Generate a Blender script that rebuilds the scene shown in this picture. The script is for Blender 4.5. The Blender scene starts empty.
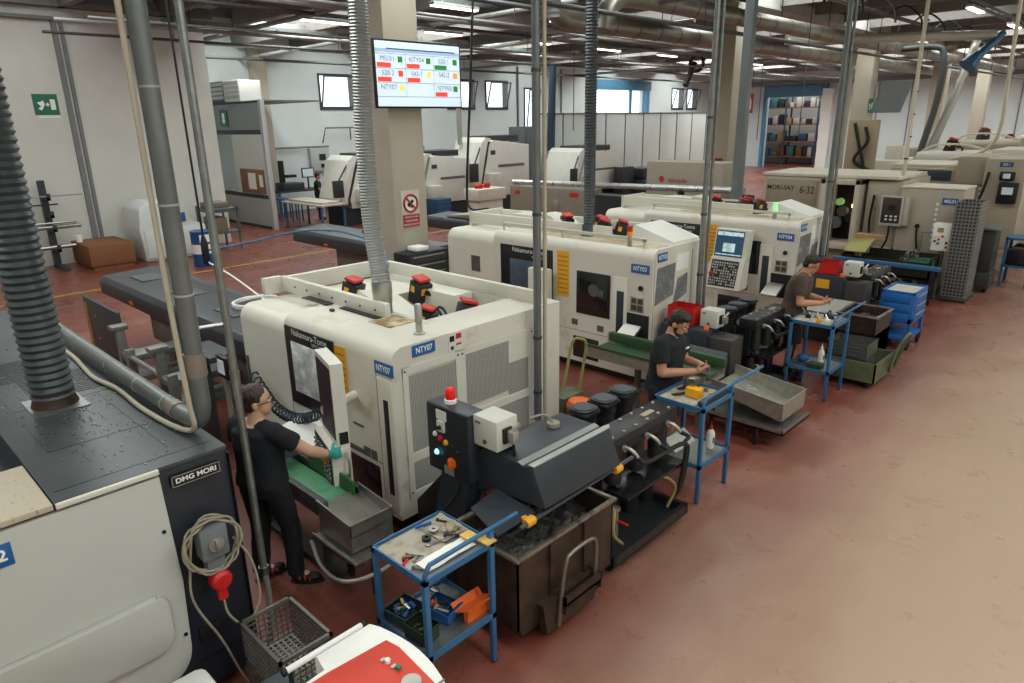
import bpy, bmesh, math, random
from mathutils import Vector, Matrix, noise
random.seed(7)
SC = bpy.context.scene
PI = math.pi
# ---------------------------------------------------------------- camera
cd = bpy.data.cameras.new('camera'); cam = bpy.data.objects.new('camera', cd); SC.collection.objects.link(cam)
cd.sensor_width = 36.0; cd.lens = 24.196; cd.clip_end = 200
def _cam():
    yaw, pit, rol = -0.772883, 0.308445, -0.017655
    f = Vector((math.sin(yaw)*math.cos(pit), math.cos(yaw)*math.cos(pit), -math.sin(pit)))
    r = Vector((math.cos(yaw), -math.sin(yaw), 0)); u = r.cross(f)
    r2 = r*math.cos(rol)+u*math.sin(rol); u2 = u*math.cos(rol)-r*math.sin(rol)
    m = Matrix((r2, u2, -f)).transposed().to_4x4(); m.translation = Vector((0, 0, 3.4))
    cam.matrix_world = m
_cam(); SC.camera = cam
# ---------------------------------------------------------------- world, lights, exposure
w = bpy.data.worlds.new('daylight'); SC.world = w; w.use_nodes = True
w.node_tree.nodes['Background'].inputs[0].default_value = (0.86, 0.93, 1.0, 1)
w.node_tree.nodes['Background'].inputs[1].default_value = 2.6
SC.view_settings.view_transform = 'Standard'; SC.view_settings.look = 'None'
SC.view_settings.gamma = 1.0; SC.view_settings.use_curve_mapping = False
SC.view_settings.exposure = -0.32
SC.cycles.use_denoising = True
SC.cycles.max_bounces = 6; SC.cycles.diffuse_bounces = 4; SC.cycles.sample_clamp_indirect = 4.0
def area(name, loc, sx, sy, power, col=(1, 0.97, 0.92), rot=(0, 0, 0)):
    l = bpy.data.lights.new(name, 'AREA'); l.shape = 'RECTANGLE'; l.size = sx; l.size_y = sy
    l.energy = power; l.color = col
    o = bpy.data.objects.new(name, l); o.location = loc; o.rotation_euler = rot; SC.collection.objects.link(o); return o
# skylights between the roof beams; a few real, most added unseen as fill
BAY = 2.4
SKY = []
for y in (-2.6, 2.2, 7.0, 11.8, 19.0, 26.2, 33.4, 40.6):
    SKY.append((2.0, y, 8.0)); SKY.append((-10.0, y, 9.0))
for y in (11.8, 16.6, 21.4, 28.6, 35.8, 43.0):
    SKY.append((-21.5, y, 7.0))
SKY += [(-17.0, 4.6, 5.0), (-9.0, 45.4, 14.0), (2.0, 45.4, 6.0)]  # the two far-end strips are added to brighten the far wall
for i, (x, y, sx) in enumerate(SKY):
    area('skylight_fill_lamp', (x, y, 6.84), sx, 1.3, (300 if x > 0 else (330 if x > -15 else (420 if x < -20 else 120)))*(1.0 if y < 30 else 1.9), (0.93, 1.0, 0.955))
# ---------------------------------------------------------------- helpers
def lin(c):
    if isinstance(c, str):
        c = [int(c[i:i+2], 16)/255 for i in (0, 2, 4)]
    return tuple((v/12.92 if v <= 0.04045 else ((v+0.055)/1.055)**2.4) for v in c)
_M = {}
def mat(name, col, rough=0.5, metal=0.0, var=0.07, scale=5.0, emit=0.0, bump=0.0, spec=0.5, coat=0.0, col2=None, thr=None):
    if name in _M: return _M[name]
    m = bpy.data.materials.new(name); m.use_nodes = True; nt = m.node_tree; b = nt.nodes['Principled BSDF']
    c = lin(col)
    b.inputs['Roughness'].default_value = rough; b.inputs['Metallic'].default_value = metal
    b.inputs['Specular IOR Level'].default_value = spec; b.inputs['Coat Weight'].default_value = coat
    tc = nt.nodes.new('ShaderNodeTexCoord'); n = nt.nodes.new('ShaderNodeTexNoise')
    n.inputs['Scale'].default_value = scale; n.inputs['Detail'].default_value = 5; n.inputs['Roughness'].default_value = 0.6
    nt.links.new(tc.outputs['Object'], n.inputs['Vector'])
    r = nt.nodes.new('ShaderNodeValToRGB'); nt.links.new(n.outputs['Fac'], r.inputs['Fac'])
    if col2 is None:
        a = tuple(v*(1-var) for v in c); d = tuple(min(1, v*(1+var)) for v in c); lo, hi = 0.3, 0.7
    else:
        a = lin(col2); d = c; lo, hi = thr or (0.35, 0.5)
    r.color_ramp.elements[0].position = lo; r.color_ramp.elements[0].color = a+(1,)
    r.color_ramp.elements[1].position = hi; r.color_ramp.elements[1].color = d+(1,)
    nt.links.new(r.outputs['Color'], b.inputs['Base Color'])
    mr = nt.nodes.new('ShaderNodeMapRange'); mr.inputs['To Min'].default_value = max(0, rough-0.08); mr.inputs['To Max'].default_value = min(1, rough+0.1)
    nt.links.new(n.outputs['Fac'], mr.inputs['Value']); nt.links.new(mr.outputs[0], b.inputs['Roughness'])
    if bump:
        bp = nt.nodes.new('ShaderNodeBump'); bp.inputs['Strength'].default_value = bump; bp.inputs['Distance'].default_value = 0.01
        nt.links.new(n.outputs['Fac'], bp.inputs['Height']); nt.links.new(bp.outputs[0], b.inputs['Normal'])
    if emit:
        b.inputs['Emission Color'].default_value = c+(1,); b.inputs['Emission Strength'].default_value = emit
    _M[name] = m; return m
def glass(name, col='dfe8ea', mix=0.75, rough=0.05):
    if name in _M: return _M[name]
    m = bpy.data.materials.new(name); m.use_nodes = True; nt = m.node_tree; b = nt.nodes['Principled BSDF']
    b.inputs['Base Color'].default_value = lin(col)+(1,); b.inputs['Roughness'].default_value = rough
    t = nt.nodes.new('ShaderNodeBsdfTransparent'); x = nt.nodes.new('ShaderNodeMixShader'); x.inputs[0].default_value = mix
    nt.links.new(b.outputs[0], x.inputs[1]); nt.links.new(t.outputs[0], x.inputs[2])
    nt.links.new(x.outputs[0], nt.nodes['Material Output'].inputs[0]); _M[name] = m; return m
def perforated(name, axes, pitch, col, hole, r=0.33, rough=0.5, metal=0.0, see=0.0):
    """sheet with a regular grid of round holes; axes = the two in-plane axes; see>0 makes the holes open"""
    if name in _M: return _M[name]
    m = bpy.data.materials.new(name); m.use_nodes = True; nt = m.node_tree; b = nt.nodes['Principled BSDF']
    tc = nt.nodes.new('ShaderNodeTexCoord'); sp = nt.nodes.new('ShaderNodeSeparateXYZ'); nt.links.new(tc.outputs['Object'], sp.inputs[0])
    sq = []
    for a in axes:
        d = nt.nodes.new('ShaderNodeMath'); d.operation = 'DIVIDE'; d.inputs[1].default_value = pitch; nt.links.new(sp.outputs[a], d.inputs[0])
        f = nt.nodes.new('ShaderNodeMath'); f.operation = 'FRACT'; nt.links.new(d.outputs[0], f.inputs[0])
        s = nt.nodes.new('ShaderNodeMath'); s.operation = 'SUBTRACT'; s.inputs[1].default_value = 0.5; nt.links.new(f.outputs[0], s.inputs[0])
        p = nt.nodes.new('ShaderNodeMath'); p.operation = 'MULTIPLY'; nt.links.new(s.outputs[0], p.inputs[0]); nt.links.new(s.outputs[0], p.inputs[1]); sq.append(p)
    ad = nt.nodes.new('ShaderNodeMath'); ad.operation = 'ADD'; nt.links.new(sq[0].outputs[0], ad.inputs[0]); nt.links.new(sq[1].outputs[0], ad.inputs[1])
    ls = nt.nodes.new('ShaderNodeMath'); ls.operation = 'LESS_THAN'; ls.inputs[1].default_value = r*r; nt.links.new(ad.outputs[0], ls.inputs[0])
    mx = nt.nodes.new('ShaderNodeMix'); mx.data_type = 'RGBA'; nt.links.new(ls.outputs[0], mx.inputs['Factor'])
    mx.inputs['A'].default_value = lin(col)+(1,); mx.inputs['B'].default_value = lin(hole)+(1,)
    nt.links.new(mx.outputs['Result'], b.inputs['Base Color']); b.inputs['Roughness'].default_value = rough; b.inputs['Metallic'].default_value = metal
    if see:
        t = nt.nodes.new('ShaderNodeBsdfTransparent'); x = nt.nodes.new('ShaderNodeMixShader')
        mu = nt.nodes.new('ShaderNodeMath'); mu.operation = 'MULTIPLY'; mu.inputs[1].default_value = see; nt.links.new(ls.outputs[0], mu.inputs[0])
        nt.links.new(mu.outputs[0], x.inputs[0]); nt.links.new(b.outputs[0], x.inputs[1]); nt.links.new(t.outputs[0], x.inputs[2])
        nt.links.new(x.outputs[0], nt.nodes['Material Output'].inputs[0])
    _M[name] = m; return m

class MB:
    """collects shapes into one mesh"""
    def __init__(s, off=(0, 0, 0)):
        s.bm = bmesh.new(); s.off = Vector(off); s.T = None
    def v(s, p):
        p = Vector(p)
        if s.T is not None: p = s.T @ p
        return s.bm.verts.new(p)
    def face(s, vs):
        try: return s.bm.faces.new(vs)
        except ValueError: return None
    def box(s, x0, x1, y0, y1, z0, z1, bev=0.0, seg=2):
        V = [s.v((x, y, z)) for z in (z0, z1) for x, y in ((x0, y0), (x1, y0), (x1, y1), (x0, y1))]
        F = [s.face([V[i] for i in q]) for q in ((3, 2, 1, 0), (4, 5, 6, 7), (0, 1, 5, 4), (1, 2, 6, 5), (2, 3, 7, 6), (3, 0, 4, 7))]
        if bev:
            E = list({e for f in F for e in f.edges})
            bmesh.ops.bevel(s.bm, geom=E, offset=bev, segments=seg, affect='EDGES', profile=0.5)
        return s
    def cbox(s, c, d, bev=0.0):
        return s.box(c[0]-d[0]/2, c[0]+d[0]/2, c[1]-d[1]/2, c[1]+d[1]/2, c[2]-d[2]/2, c[2]+d[2]/2, bev)
    def prism(s, pts, axis, a0, a1, bev=0.0):
        def P(p, a): return {'x': (a, p[0], p[1]), 'y': (p[0], a, p[1]), 'z': (p[0], p[1], a)}[axis]
        A = [s.v(P(p, a0)) for p in pts]; B = [s.v(P(p, a1)) for p in pts]; n = len(pts)
        F = [s.face(A[::-1]), s.face(B)] + [s.face([A[i], A[(i+1) % n], B[(i+1) % n], B[i]]) for i in range(n)]
        if bev:
            E = list({e for f in F if f for e in f.edges})
            bmesh.ops.bevel(s.bm, geom=E, offset=bev, segments=2, affect='EDGES', profile=0.5)
        return s
    def hexa(s, b, t):
        """box from 4 bottom and 4 top points"""
        A = [s.v(p) for p in b]; B = [s.v(p) for p in t]
        s.face(A[::-1]); s.face(B)
        for i in range(4): s.face([A[i], A[(i+1) % 4], B[(i+1) % 4], B[i]])
        return s
    def cyl(s, p0, p1, r, r2=None, n=16):
        p0 = Vector(p0); p1 = Vector(p1); return s.tube([p0, p1], [r, r if r2 is None else r2], n)
    def tube(s, pts, r, n=8, cap=True, closed=False):
        pts = [Vector(p) for p in pts]; m = len(pts); rs = r if isinstance(r, (list, tuple)) else [r]*m
        rings = []; up = None
        for i, p in enumerate(pts):
            if closed: d = pts[(i+1) % m]-pts[i-1]
            else: d = pts[min(i+1, m-1)]-pts[max(i-1, 0)]
            d = d.normalized() if d.length > 1e-9 else Vector((0, 0, 1))
            if up is None:
                up = d.orthogonal().normalized()
            up = (up-d*up.dot(d)); up = up.normalized() if up.length > 1e-6 else d.orthogonal().normalized()
            sd = d.cross(up)
            rings.append([s.v(p+(up*math.cos(2*PI*k/n)+sd*math.sin(2*PI*k/n))*rs[i]) for k in range(n)])
        for i in range(m if closed else m-1):
            A, B = rings[i], rings[(i+1) % m]
            for k in range(n): s.face([A[k], A[(k+1) % n], B[(k+1) % n], B[k]])
        if cap and not closed:
            s.face(rings[0][::-1]); s.face(rings[-1])
        return s
    def sqtube(s, p0, p1, w, h=None, up=(0, 0, 1)):
        """rectangular bar between two points"""
        p0 = Vector(p0); p1 = Vector(p1); h = w if h is None else h; d = (p1-p0).normalized(); u = Vector(up)
        if abs(d.dot(u)) > 0.98: u = Vector((1, 0, 0))
        sd = d.cross(u).normalized(); u = sd.cross(d)
        q = [sd*(a*w/2)+u*(b*h/2) for a, b in ((-1, -1), (1, -1), (1, 1), (-1, 1))]
        return s.hexa([p0+x for x in q], [p1+x for x in q])
    def lathe(s, prof, c=(0, 0, 0), n=20, axis='z'):
        c = Vector(c); rings = []
        for r, h in prof:
            ring = []
            for k in range(n):
                a = 2*PI*k/n; x, y = r*math.cos(a), r*math.sin(a)
                ring.append(s.v(c+Vector({'z': (x, y, h), 'y': (x, h, y), 'x': (h, x, y)}[axis])))
            rings.append(ring)
        for A, B in zip(rings, rings[1:]):
            for k in range(n): s.face([A[k], A[(k+1) % n], B[(k+1) % n], B[k]])
        s.face(rings[0][::-1]); s.face(rings[-1]); return s
    def ell(s, c, rx, ry=None, rz=None, n=14, m=9, R=None):
        ry = rx if ry is None else ry; rz = rx if rz is None else rz; c = Vector(c)
        def P(a, b):
            q = Vector((rx*math.cos(b)*math.cos(a), ry*math.cos(b)*math.sin(a), rz*math.sin(b)))
            if R is not None: q = R @ q
            return s.v(c+q)
        rings = [[P(2*PI*k/n, -PI/2+PI*j/m) for k in range(n)] for j in range(1, m)]
        bot = P(0, -PI/2); top = P(0, PI/2)
        for A, B in zip(rings, rings[1:]):
            for k in range(n): s.face([A[k], A[(k+1) % n], B[(k+1) % n], B[k]])
        for k in range(n):
            s.face([bot, rings[0][(k+1) % n], rings[0][k]]); s.face([top, rings[-1][k], rings[-1][(k+1) % n]])
        return s
    def sheet(s, f, nu, nv, thick=0.0):
        """surface f(u,v) over the unit square, optionally with a thickness along z"""
        g = [[Vector(f(i/nu, j/nv)) for j in range(nv+1)] for i in range(nu+1)]
        G = [[s.v(p) for p in r] for r in g]
        for i in range(nu):
            for j in range(nv): s.face([G[i][j], G[i+1][j], G[i+1][j+1], G[i][j+1]])
        if thick:
            H = [[s.v(p-Vector((0, 0, thick))) for p in r] for r in g]
            for i in range(nu):
                for j in range(nv): s.face([H[i][j+1], H[i+1][j+1], H[i+1][j], H[i][j]])
            ed = [(i, 0) for i in range(nu)]+[(nu, j) for j in range(nv)]+[(i, nv) for i in range(nu, 0, -1)]+[(0, j) for j in range(nv, 0, -1)]
            for a, b in zip(ed, ed[1:]+ed[:1]): s.face([G[b[0]][b[1]], G[a[0]][a[1]], H[a[0]][a[1]], H[b[0]][b[1]]])
        return s
    def islands(s):
        """one builder for each separate piece"""
        seen = set(); out = []
        for v0 in s.bm.verts:
            if v0 in seen: continue
            st = [v0]; seen.add(v0); fs = []; fset = set()
            while st:
                v = st.pop()
                for f in v.link_faces:
                    if f not in fset: fset.add(f); fs.append(f)
                for e in v.link_edges:
                    o = e.other_vert(v)
                    if o not in seen: seen.add(o); st.append(o)
            q = MB(); mp = {}
            for f in fs: q.bm.faces.new([mp.setdefault(v, None) or mp.__setitem__(v, q.bm.verts.new(v.co)) or mp[v] for v in f.verts])
            out.append(q)
        s.bm.free(); return out
    def mesh(s, name, mats, off=(0, 0, 0), angle=35):
        bmesh.ops.recalc_face_normals(s.bm, faces=s.bm.faces)
        if any(off): bmesh.ops.translate(s.bm, verts=s.bm.verts, vec=-Vector(off))
        me = bpy.data.meshes.new(name); s.bm.to_mesh(me); s.bm.free()
        for m in (mats if isinstance(mats, (list, tuple)) else [mats]): me.materials.append(m)
        for p in me.polygons: p.use_smooth = True
        me.set_sharp_from_angle(angle=math.radians(angle)); return me

COL = SC.collection
def link(name, me, parent=None, loc=None):
    o = bpy.data.objects.new(name, me); COL.objects.link(o)
    if parent is not None: o.parent = parent
    if loc is not None: o.location = loc
    return o
def tag(o, label, cat, group=None):
    o['label'] = label; o['category'] = cat
    if group: o['group'] = group
    return o
class Thing:
    """an Empty at the thing's base; parts are written in world coordinates unless local=True"""
    def __init__(s, name, label, cat, loc=(0, 0, 0), rz=0.0, group=None, local=False):
        s.o = bpy.data.objects.new(name, None); COL.objects.link(s.o); s.o.empty_display_size = 0.1
        s.o.location = loc; s.o.rotation_euler = (0, 0, rz); s.loc = Vector(loc); s.local = local
        tag(s.o, label, cat, group)
    def p(s, name, mb, m, parent=None, label=None, angle=35, split=False):
        off = (0, 0, 0) if s.local else s.loc
        if split:
            return [s.p(name, q, m, parent, label, angle) for q in mb.islands()]
        me = mb.mesh(name, m, off, angle) if isinstance(mb, MB) else mb
        o = link(name, me, parent or s.o)
        if label: o['label'] = label
        return o
def copy_thing(t, loc, rz=None, label=None, group=None):
    root = t.o if isinstance(t, Thing) else t
    r = root.copy(); COL.objects.link(r); r.location = loc
    if rz is not None: r.rotation_euler = (0, 0, rz)
    if label: r['label'] = label
    if group: r['group'] = group
    for ch in list(root.children):
        c = ch.copy(); COL.objects.link(c); c.parent = r
        for g in list(ch.children):
            d = g.copy(); COL.objects.link(d); d.parent = c
    return r
def solo(name, mb, m, label, cat, group=None, angle=35):
    """a thing that is one mesh; its origin sits at its base"""
    vs = [v.co for v in mb.bm.verts]
    lo = Vector([min(v[i] for v in vs) for i in range(3)]); hi = Vector([max(v[i] for v in vs) for i in range(3)])
    off = Vector(((lo.x+hi.x)/2, (lo.y+hi.y)/2, lo.z))
    o = link(name, mb.mesh(name, m, off, angle), None, off); return tag(o, label, cat, group)
def struct(name, mb, m, parent=None):
    o = link(name, mb.mesh(name, m), parent)
    if parent is None: o['kind'] = 'structure'
    return o
def text_mesh(txt, size, m, origin, right, up, name='lettering', align='CENTER', squash=1.0, off=(0, 0, 0), bold=0.0):
    cu = bpy.data.curves.new('lettering', 'FONT'); cu.body = txt; cu.size = size; cu.align_x = align; cu.align_y = 'CENTER'; cu.offset = bold
    to = bpy.data.objects.new('lettering', cu); COL.objects.link(to)
    dg = bpy.context.evaluated_depsgraph_get(); me = bpy.data.meshes.new_from_object(to.evaluated_get(dg))
    bpy.data.objects.remove(to); bpy.data.curves.remove(cu)
    r = Vector(right).normalized(); u = Vector(up).normalized(); n = r.cross(u)
    for v in me.vertices:
        c = v.co.copy(); v.co = Vector(origin)+r*(c.x*squash)+u*c.y+n*0.0015-Vector(off)
    me.materials.clear(); me.materials.append(m); me.name = name; return me
def arc(c, r, a0, a1, n, plane='xz'):
    out = []
    for i in range(n+1):
        a = a0+(a1-a0)*i/n; x, y = r*math.cos(a), r*math.sin(a)
        out.append({'xz': (c[0]+x, c[1], c[2]+y), 'yz': (c[0], c[1]+x, c[2]+y), 'xy': (c[0]+x, c[1]+y, c[2])}[plane])
    return out
def smooth_path(pts, k=6):
    P = [Vector(p) for p in pts]; P = [P[0]*2-P[1]]+P+[P[-1]*2-P[-2]]; out = []
    for i in range(1, len(P)-2):
        a, b, c, d = P[i-1:i+3]
        for j in range(k):
            t = j/k; out.append(0.5*((2*b)+(c-a)*t+(2*a-5*b+4*c-d)*t*t+(3*b-a-3*c+d)*t**3))
    out.append(P[-2]); return out
def corrugated(mb, path, r, pitch, n=16, depth=0.12):
    """ribbed hose along a path"""
    P = [Vector(p) for p in path]; L = [0]
    for a, b in zip(P, P[1:]): L.append(L[-1]+(b-a).length)
    tot = L[-1]; pts = []; rs = []; k = int(tot/pitch)*4; j = 0
    for i in range(k+1):
        d = tot*i/k
        while j < len(P)-2 and L[j+1] < d: j += 1
        t = (d-L[j])/max(1e-9, L[j+1]-L[j]); pts.append(P[j].lerp(P[j+1], t)); rs.append(r*(1-depth*(1-math.cos(2*PI*i/4))/2))
    return mb.tube(pts, rs, n)
X, Y, Z = Vector((1, 0, 0)), Vector((0, 1, 0)), Vector((0, 0, 1))
# ---------------------------------------------------------------- shared materials
cream = mat('cream_machine_paint', 'd2cec1', 0.42, var=0.05, scale=2.5)
cream2 = mat('beige_machine_paint', 'b4a995', 0.5, var=0.06, scale=2.0)
cream_dirty = mat('cream_paint_with_coolant_stains', 'cfcabd', 0.45, col2='b3a588', scale=3.0, thr=(0.25, 0.42))
darkblue = mat('dark_slate_machine_paint', '2c3138', 0.42, var=0.1, scale=3)
black = mat('black_painted_steel', '17181a', 0.45, var=0.25, scale=8)
rubber = mat('black_rubber', '131313', 0.7, var=0.2)
steel = mat('brushed_steel', '9a9a96', 0.32, 1.0, var=0.12, scale=9)
galv = mat('galvanised_steel', '8d918f', 0.42, 0.85, var=0.18, scale=12)
greypaint = mat('grey_painted_metal', '6b6f70', 0.5, var=0.1)
alum = mat('dull_aluminium', 'b6b5ae', 0.4, 0.8, var=0.1)
bluep = mat('blue_trolley_paint', '2d6088', 0.45, var=0.12, scale=10)
red = mat('red_plastic', 'c3201c', 0.4, var=0.08)
orange = mat('orange_plastic', 'e0601c', 0.45, var=0.08)
yellow = mat('amber_warning_yellow', 'e3a52a', 0.45, var=0.06)
white = mat('white_painted_metal', 'e6e4dd', 0.45, var=0.03)
paper = mat('white_paper', 'eceae4', 0.8, var=0.03)
blue_label = mat('blue_label_plate', '1f5f9b', 0.4, var=0.04)
white_ink = mat('white_ink', 'f2f2ee', 0.6, var=0.0)
black_ink = mat('black_ink', '1b1b1b', 0.6, var=0.0)
darkglass = mat('dark_tinted_window', '15181a', 0.12, var=0.3, scale=4, spec=0.7)
dark_void = mat('unlit_black_interior', '0b0b0c', 0.8, var=0.2)
green = mat('green_conveyor_paint', '2f5a2f', 0.5, var=0.15)
galvf = mat('galvanised_sheet_tray', 'a7a49a', 0.38, 0.7, var=0.2, scale=14)
rust = mat('oily_brown_rusted_steel', '4b372b', 0.5, 0.3, col2='2b211c', scale=6, thr=(0.35, 0.65))
# ---------------------------------------------------------------- setting
def floor_mat():
    m = bpy.data.materials.new('worn_red_epoxy_floor'); m.use_nodes = True; nt = m.node_tree; b = nt.nodes['Principled BSDF']
    tc = nt.nodes.new('ShaderNodeTexCoord')
    def nz(sc, det, rough=0.6, stretch=(1, 1, 1)):
        mp = nt.nodes.new('ShaderNodeMapping'); mp.inputs['Scale'].default_value = stretch; nt.links.new(tc.outputs['Object'], mp.inputs[0])
        n = nt.nodes.new('ShaderNodeTexNoise'); n.inputs['Scale'].default_value = sc; n.inputs['Detail'].default_value = det; n.inputs['Roughness'].default_value = rough
        nt.links.new(mp.outputs[0], n.inputs['Vector']); return n
    def ramp(src, stops):
        r = nt.nodes.new('ShaderNodeValToRGB'); e = r.color_ramp.elements
        while len(e) < len(stops): e.new(0.5)
        for el, (p, c) in zip(e, stops): el.position = p; el.color = (lin(c) if isinstance(c, str) else (c, c, c))+(1,)
        nt.links.new(src, r.inputs[0]); return r
    big = ramp(nz(0.35, 4).outputs['Fac'], [(0.3, '613028'), (0.5, '743c31'), (0.7, '854b3e')])
    scuff = ramp(nz(1.6, 8, 0.7, (1, 0.35, 1)).outputs['Fac'], [(0.52, 0.0), (0.72, 0.55)])
    mx = nt.nodes.new('ShaderNodeMix'); mx.data_type = 'RGBA'; nt.links.new(scuff.outputs[0], mx.inputs['Factor'])
    nt.links.new(big.outputs[0], mx.inputs['A']); mx.inputs['B'].default_value = lin('a07466')+(1,)
    fine = ramp(nz(9, 6, 0.75).outputs['Fac'], [(0.30, 0.22), (0.46, 0.0)])
    mx2 = nt.nodes.new('ShaderNodeMix'); mx2.data_type = 'RGBA'; nt.links.new(fine.outputs[0], mx2.inputs['Factor'])
    nt.links.new(mx.outputs['Result'], mx2.inputs['A']); mx2.inputs['B'].default_value = lin('45221c')+(1,)
    # paler aisle behind a ragged-edged mask: dusty worn paint plus window reflection painted in
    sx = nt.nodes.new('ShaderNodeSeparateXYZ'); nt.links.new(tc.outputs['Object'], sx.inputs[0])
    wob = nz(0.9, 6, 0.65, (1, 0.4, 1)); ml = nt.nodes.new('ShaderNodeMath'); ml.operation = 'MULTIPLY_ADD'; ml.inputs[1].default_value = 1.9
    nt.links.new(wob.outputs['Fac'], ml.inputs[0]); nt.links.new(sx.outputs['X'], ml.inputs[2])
    wear_sheen = nt.nodes.new('ShaderNodeMapRange'); wear_sheen.inputs['From Min'].default_value = -1.9; wear_sheen.inputs['From Max'].default_value = -0.2
    wear_sheen.inputs['To Min'].default_value = 0.0; wear_sheen.inputs['To Max'].default_value = 0.85; nt.links.new(ml.outputs[0], wear_sheen.inputs['Value'])
    mx3 = nt.nodes.new('ShaderNodeMix'); mx3.data_type = 'RGBA'; nt.links.new(wear_sheen.outputs[0], mx3.inputs['Factor'])
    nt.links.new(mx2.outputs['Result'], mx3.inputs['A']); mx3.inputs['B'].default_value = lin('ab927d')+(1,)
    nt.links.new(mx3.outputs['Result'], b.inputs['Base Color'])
    rr = ramp(nz(2.2, 6).outputs['Fac'], [(0.3, 0.22), (0.7, 0.46)]); nt.links.new(rr.outputs[0], b.inputs['Roughness'])
    b.inputs['Specular IOR Level'].default_value = 0.5
    return m
wallm = mat('white_wall_paint', 'd0cfc8', 0.75, var=0.05, scale=0.7)
wallm2 = mat('pale_grey_wall_panel', 'd0d6d6', 0.7, var=0.05, scale=0.8)
conc = mat('grey_concrete', 'a9a7a2', 0.85, var=0.12, scale=2.0)
beamm = mat('brown_grey_concrete_beam', '7d7873', 0.85, var=0.12, scale=2.0)
pillarm = mat('cream_pillar_paint', 'b6ad9c', 0.7, var=0.06, scale=1.5)
trimm = mat('grey_wall_trim', '77797a', 0.6, var=0.1)
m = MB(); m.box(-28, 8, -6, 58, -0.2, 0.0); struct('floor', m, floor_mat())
m = MB(); m.box(-28, 8, -6, 51, 6.9, 7.1); struct('ceiling', m, conc)
m = MB(); m.box(-21.5, -21.2, -6, 9.3, 0, 6.9); struct('wall_left', m, wallm)
m = MB(); m.box(-27, -21.5, 9.0, 9.3, 0, 6.9); struct('wall_return', m, wallm)
m = MB(); m.box(-21.2, -21.12, 5.5, 5.62, 0, 6.05); m.box(-21.2, -21.12, 5.68, 5.76, 0, 6.05); struct('trim_1', m, trimm)
m = MB(); m.box(-21.2, -21.05, -6, 9.35, 6.0, 6.08); m.box(-21.2, -20.9, -6, 9.5, 6.3, 6.42); m.box(-21.2, -21.0, -6, 9.5, 6.42, 6.6); struct('trim_2', m, trimm)
OPEN = [(16.45, 18.05, 4.1, 5.4), (23.5, 25.2, 4.1, 5.4), (26.1, 27.6, 4.1, 5.4), (29.0, 29.9, 2.2, 5.1), (34.8, 40.4, 0.0, 5.2), (43.9, 45.3, 4.1, 5.4), (45.9, 47.2, 4.1, 5.4)]
m = MB(); y = 9.3
for a, b_, z0, z1 in OPEN:
    m.box(-27.3, -27, y, a, 0, 6.9); m.box(-27.3, -27, a, b_, z1, 6.9)
    if z0 > 0: m.box(-27.3, -27, a, b_, 0, z0)
    y = b_
m.box(-27.3, -27, y, 50.3, 0, 6.9)
struct('wall_back', m, wallm2)
XG0, XG1 = -22.9, -19.0
m = MB(); m.box(-27, XG0, 50, 50.3, 0, 6.9); m.box(XG1, 8, 50, 50.3, 0, 6.9); m.box(XG0, XG1, 50, 50.3, 5.3, 6.9); struct('wall_far', m, wallm2)
m = MB(); m.box(7.0, 7.3, -6, 50, 0, 6.9); struct('wall_right', m, wallm)
m = MB(); m.box(-21.2, 7, -6.3, -6, 0, 6.9); struct('wall_near', m, wallm)
m = MB(); m.box(-27.3, 8, 56, 56.2, 0, 6.9); m.box(-27.3, -27.1, 50.3, 56, 0, 6.9); m.box(-12, -11.8, 50.3, 56, 0, 6.9); m.box(-27.3, -12, 50.3, 56.2, 6.9, 7.0); struct('wall_store', m, wallm)
# far wall: vertical panel joints and the light steel rail above
m = MB()
for i in range(13): m.box(-17.5+i*1.9, -17.44+i*1.9, 49.94, 50, 0, 5.6)
m.box(-27, 7, 49.7, 50, 5.5, 5.75); struct('trim_3', m, trimm)
# concrete roof beams along x, one every bay
for i in range(23):
    yb = -3.8+i*BAY
    m = MB(); m.prism([(yb-0.14, 6.9), (yb-0.14, 6.62), (yb-0.1, 6.3), (yb+0.1, 6.3), (yb+0.14, 6.62), (yb+0.14, 6.9)], 'x', -27, 7); struct('ceiling_beam', m, beamm)
for xb in (-9.4, -22.0, -1.2):
    m = MB(); m.prism([(xb-0.3, 6.5), (xb-0.3, 6.2), (xb+0.3, 6.2), (xb+0.3, 6.5)], 'y', -6, 50); struct('ceiling_girder', m, conc)
PILLAR_Y = [6.7, 17.7, 28.2, 38.2, 47.0]
for yp in PILLAR_Y:
    m = MB(); m.box(-9.7, -9.1, yp, yp+0.66, 0, 6.3, 0.02); struct('pillar', m, pillarm)
skym = mat('skylight_fill_pane', 'f4f7fa', 0.5, emit=2.2, var=0)  # glowing pane for every skylight strip, real and added alike
for x, y, sx in SKY:
    m = MB(); m.box(x-sx/2, x+sx/2, y-0.68, y+0.68, 6.87, 6.9); struct('window_skylight_fill', m, skym)
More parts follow.
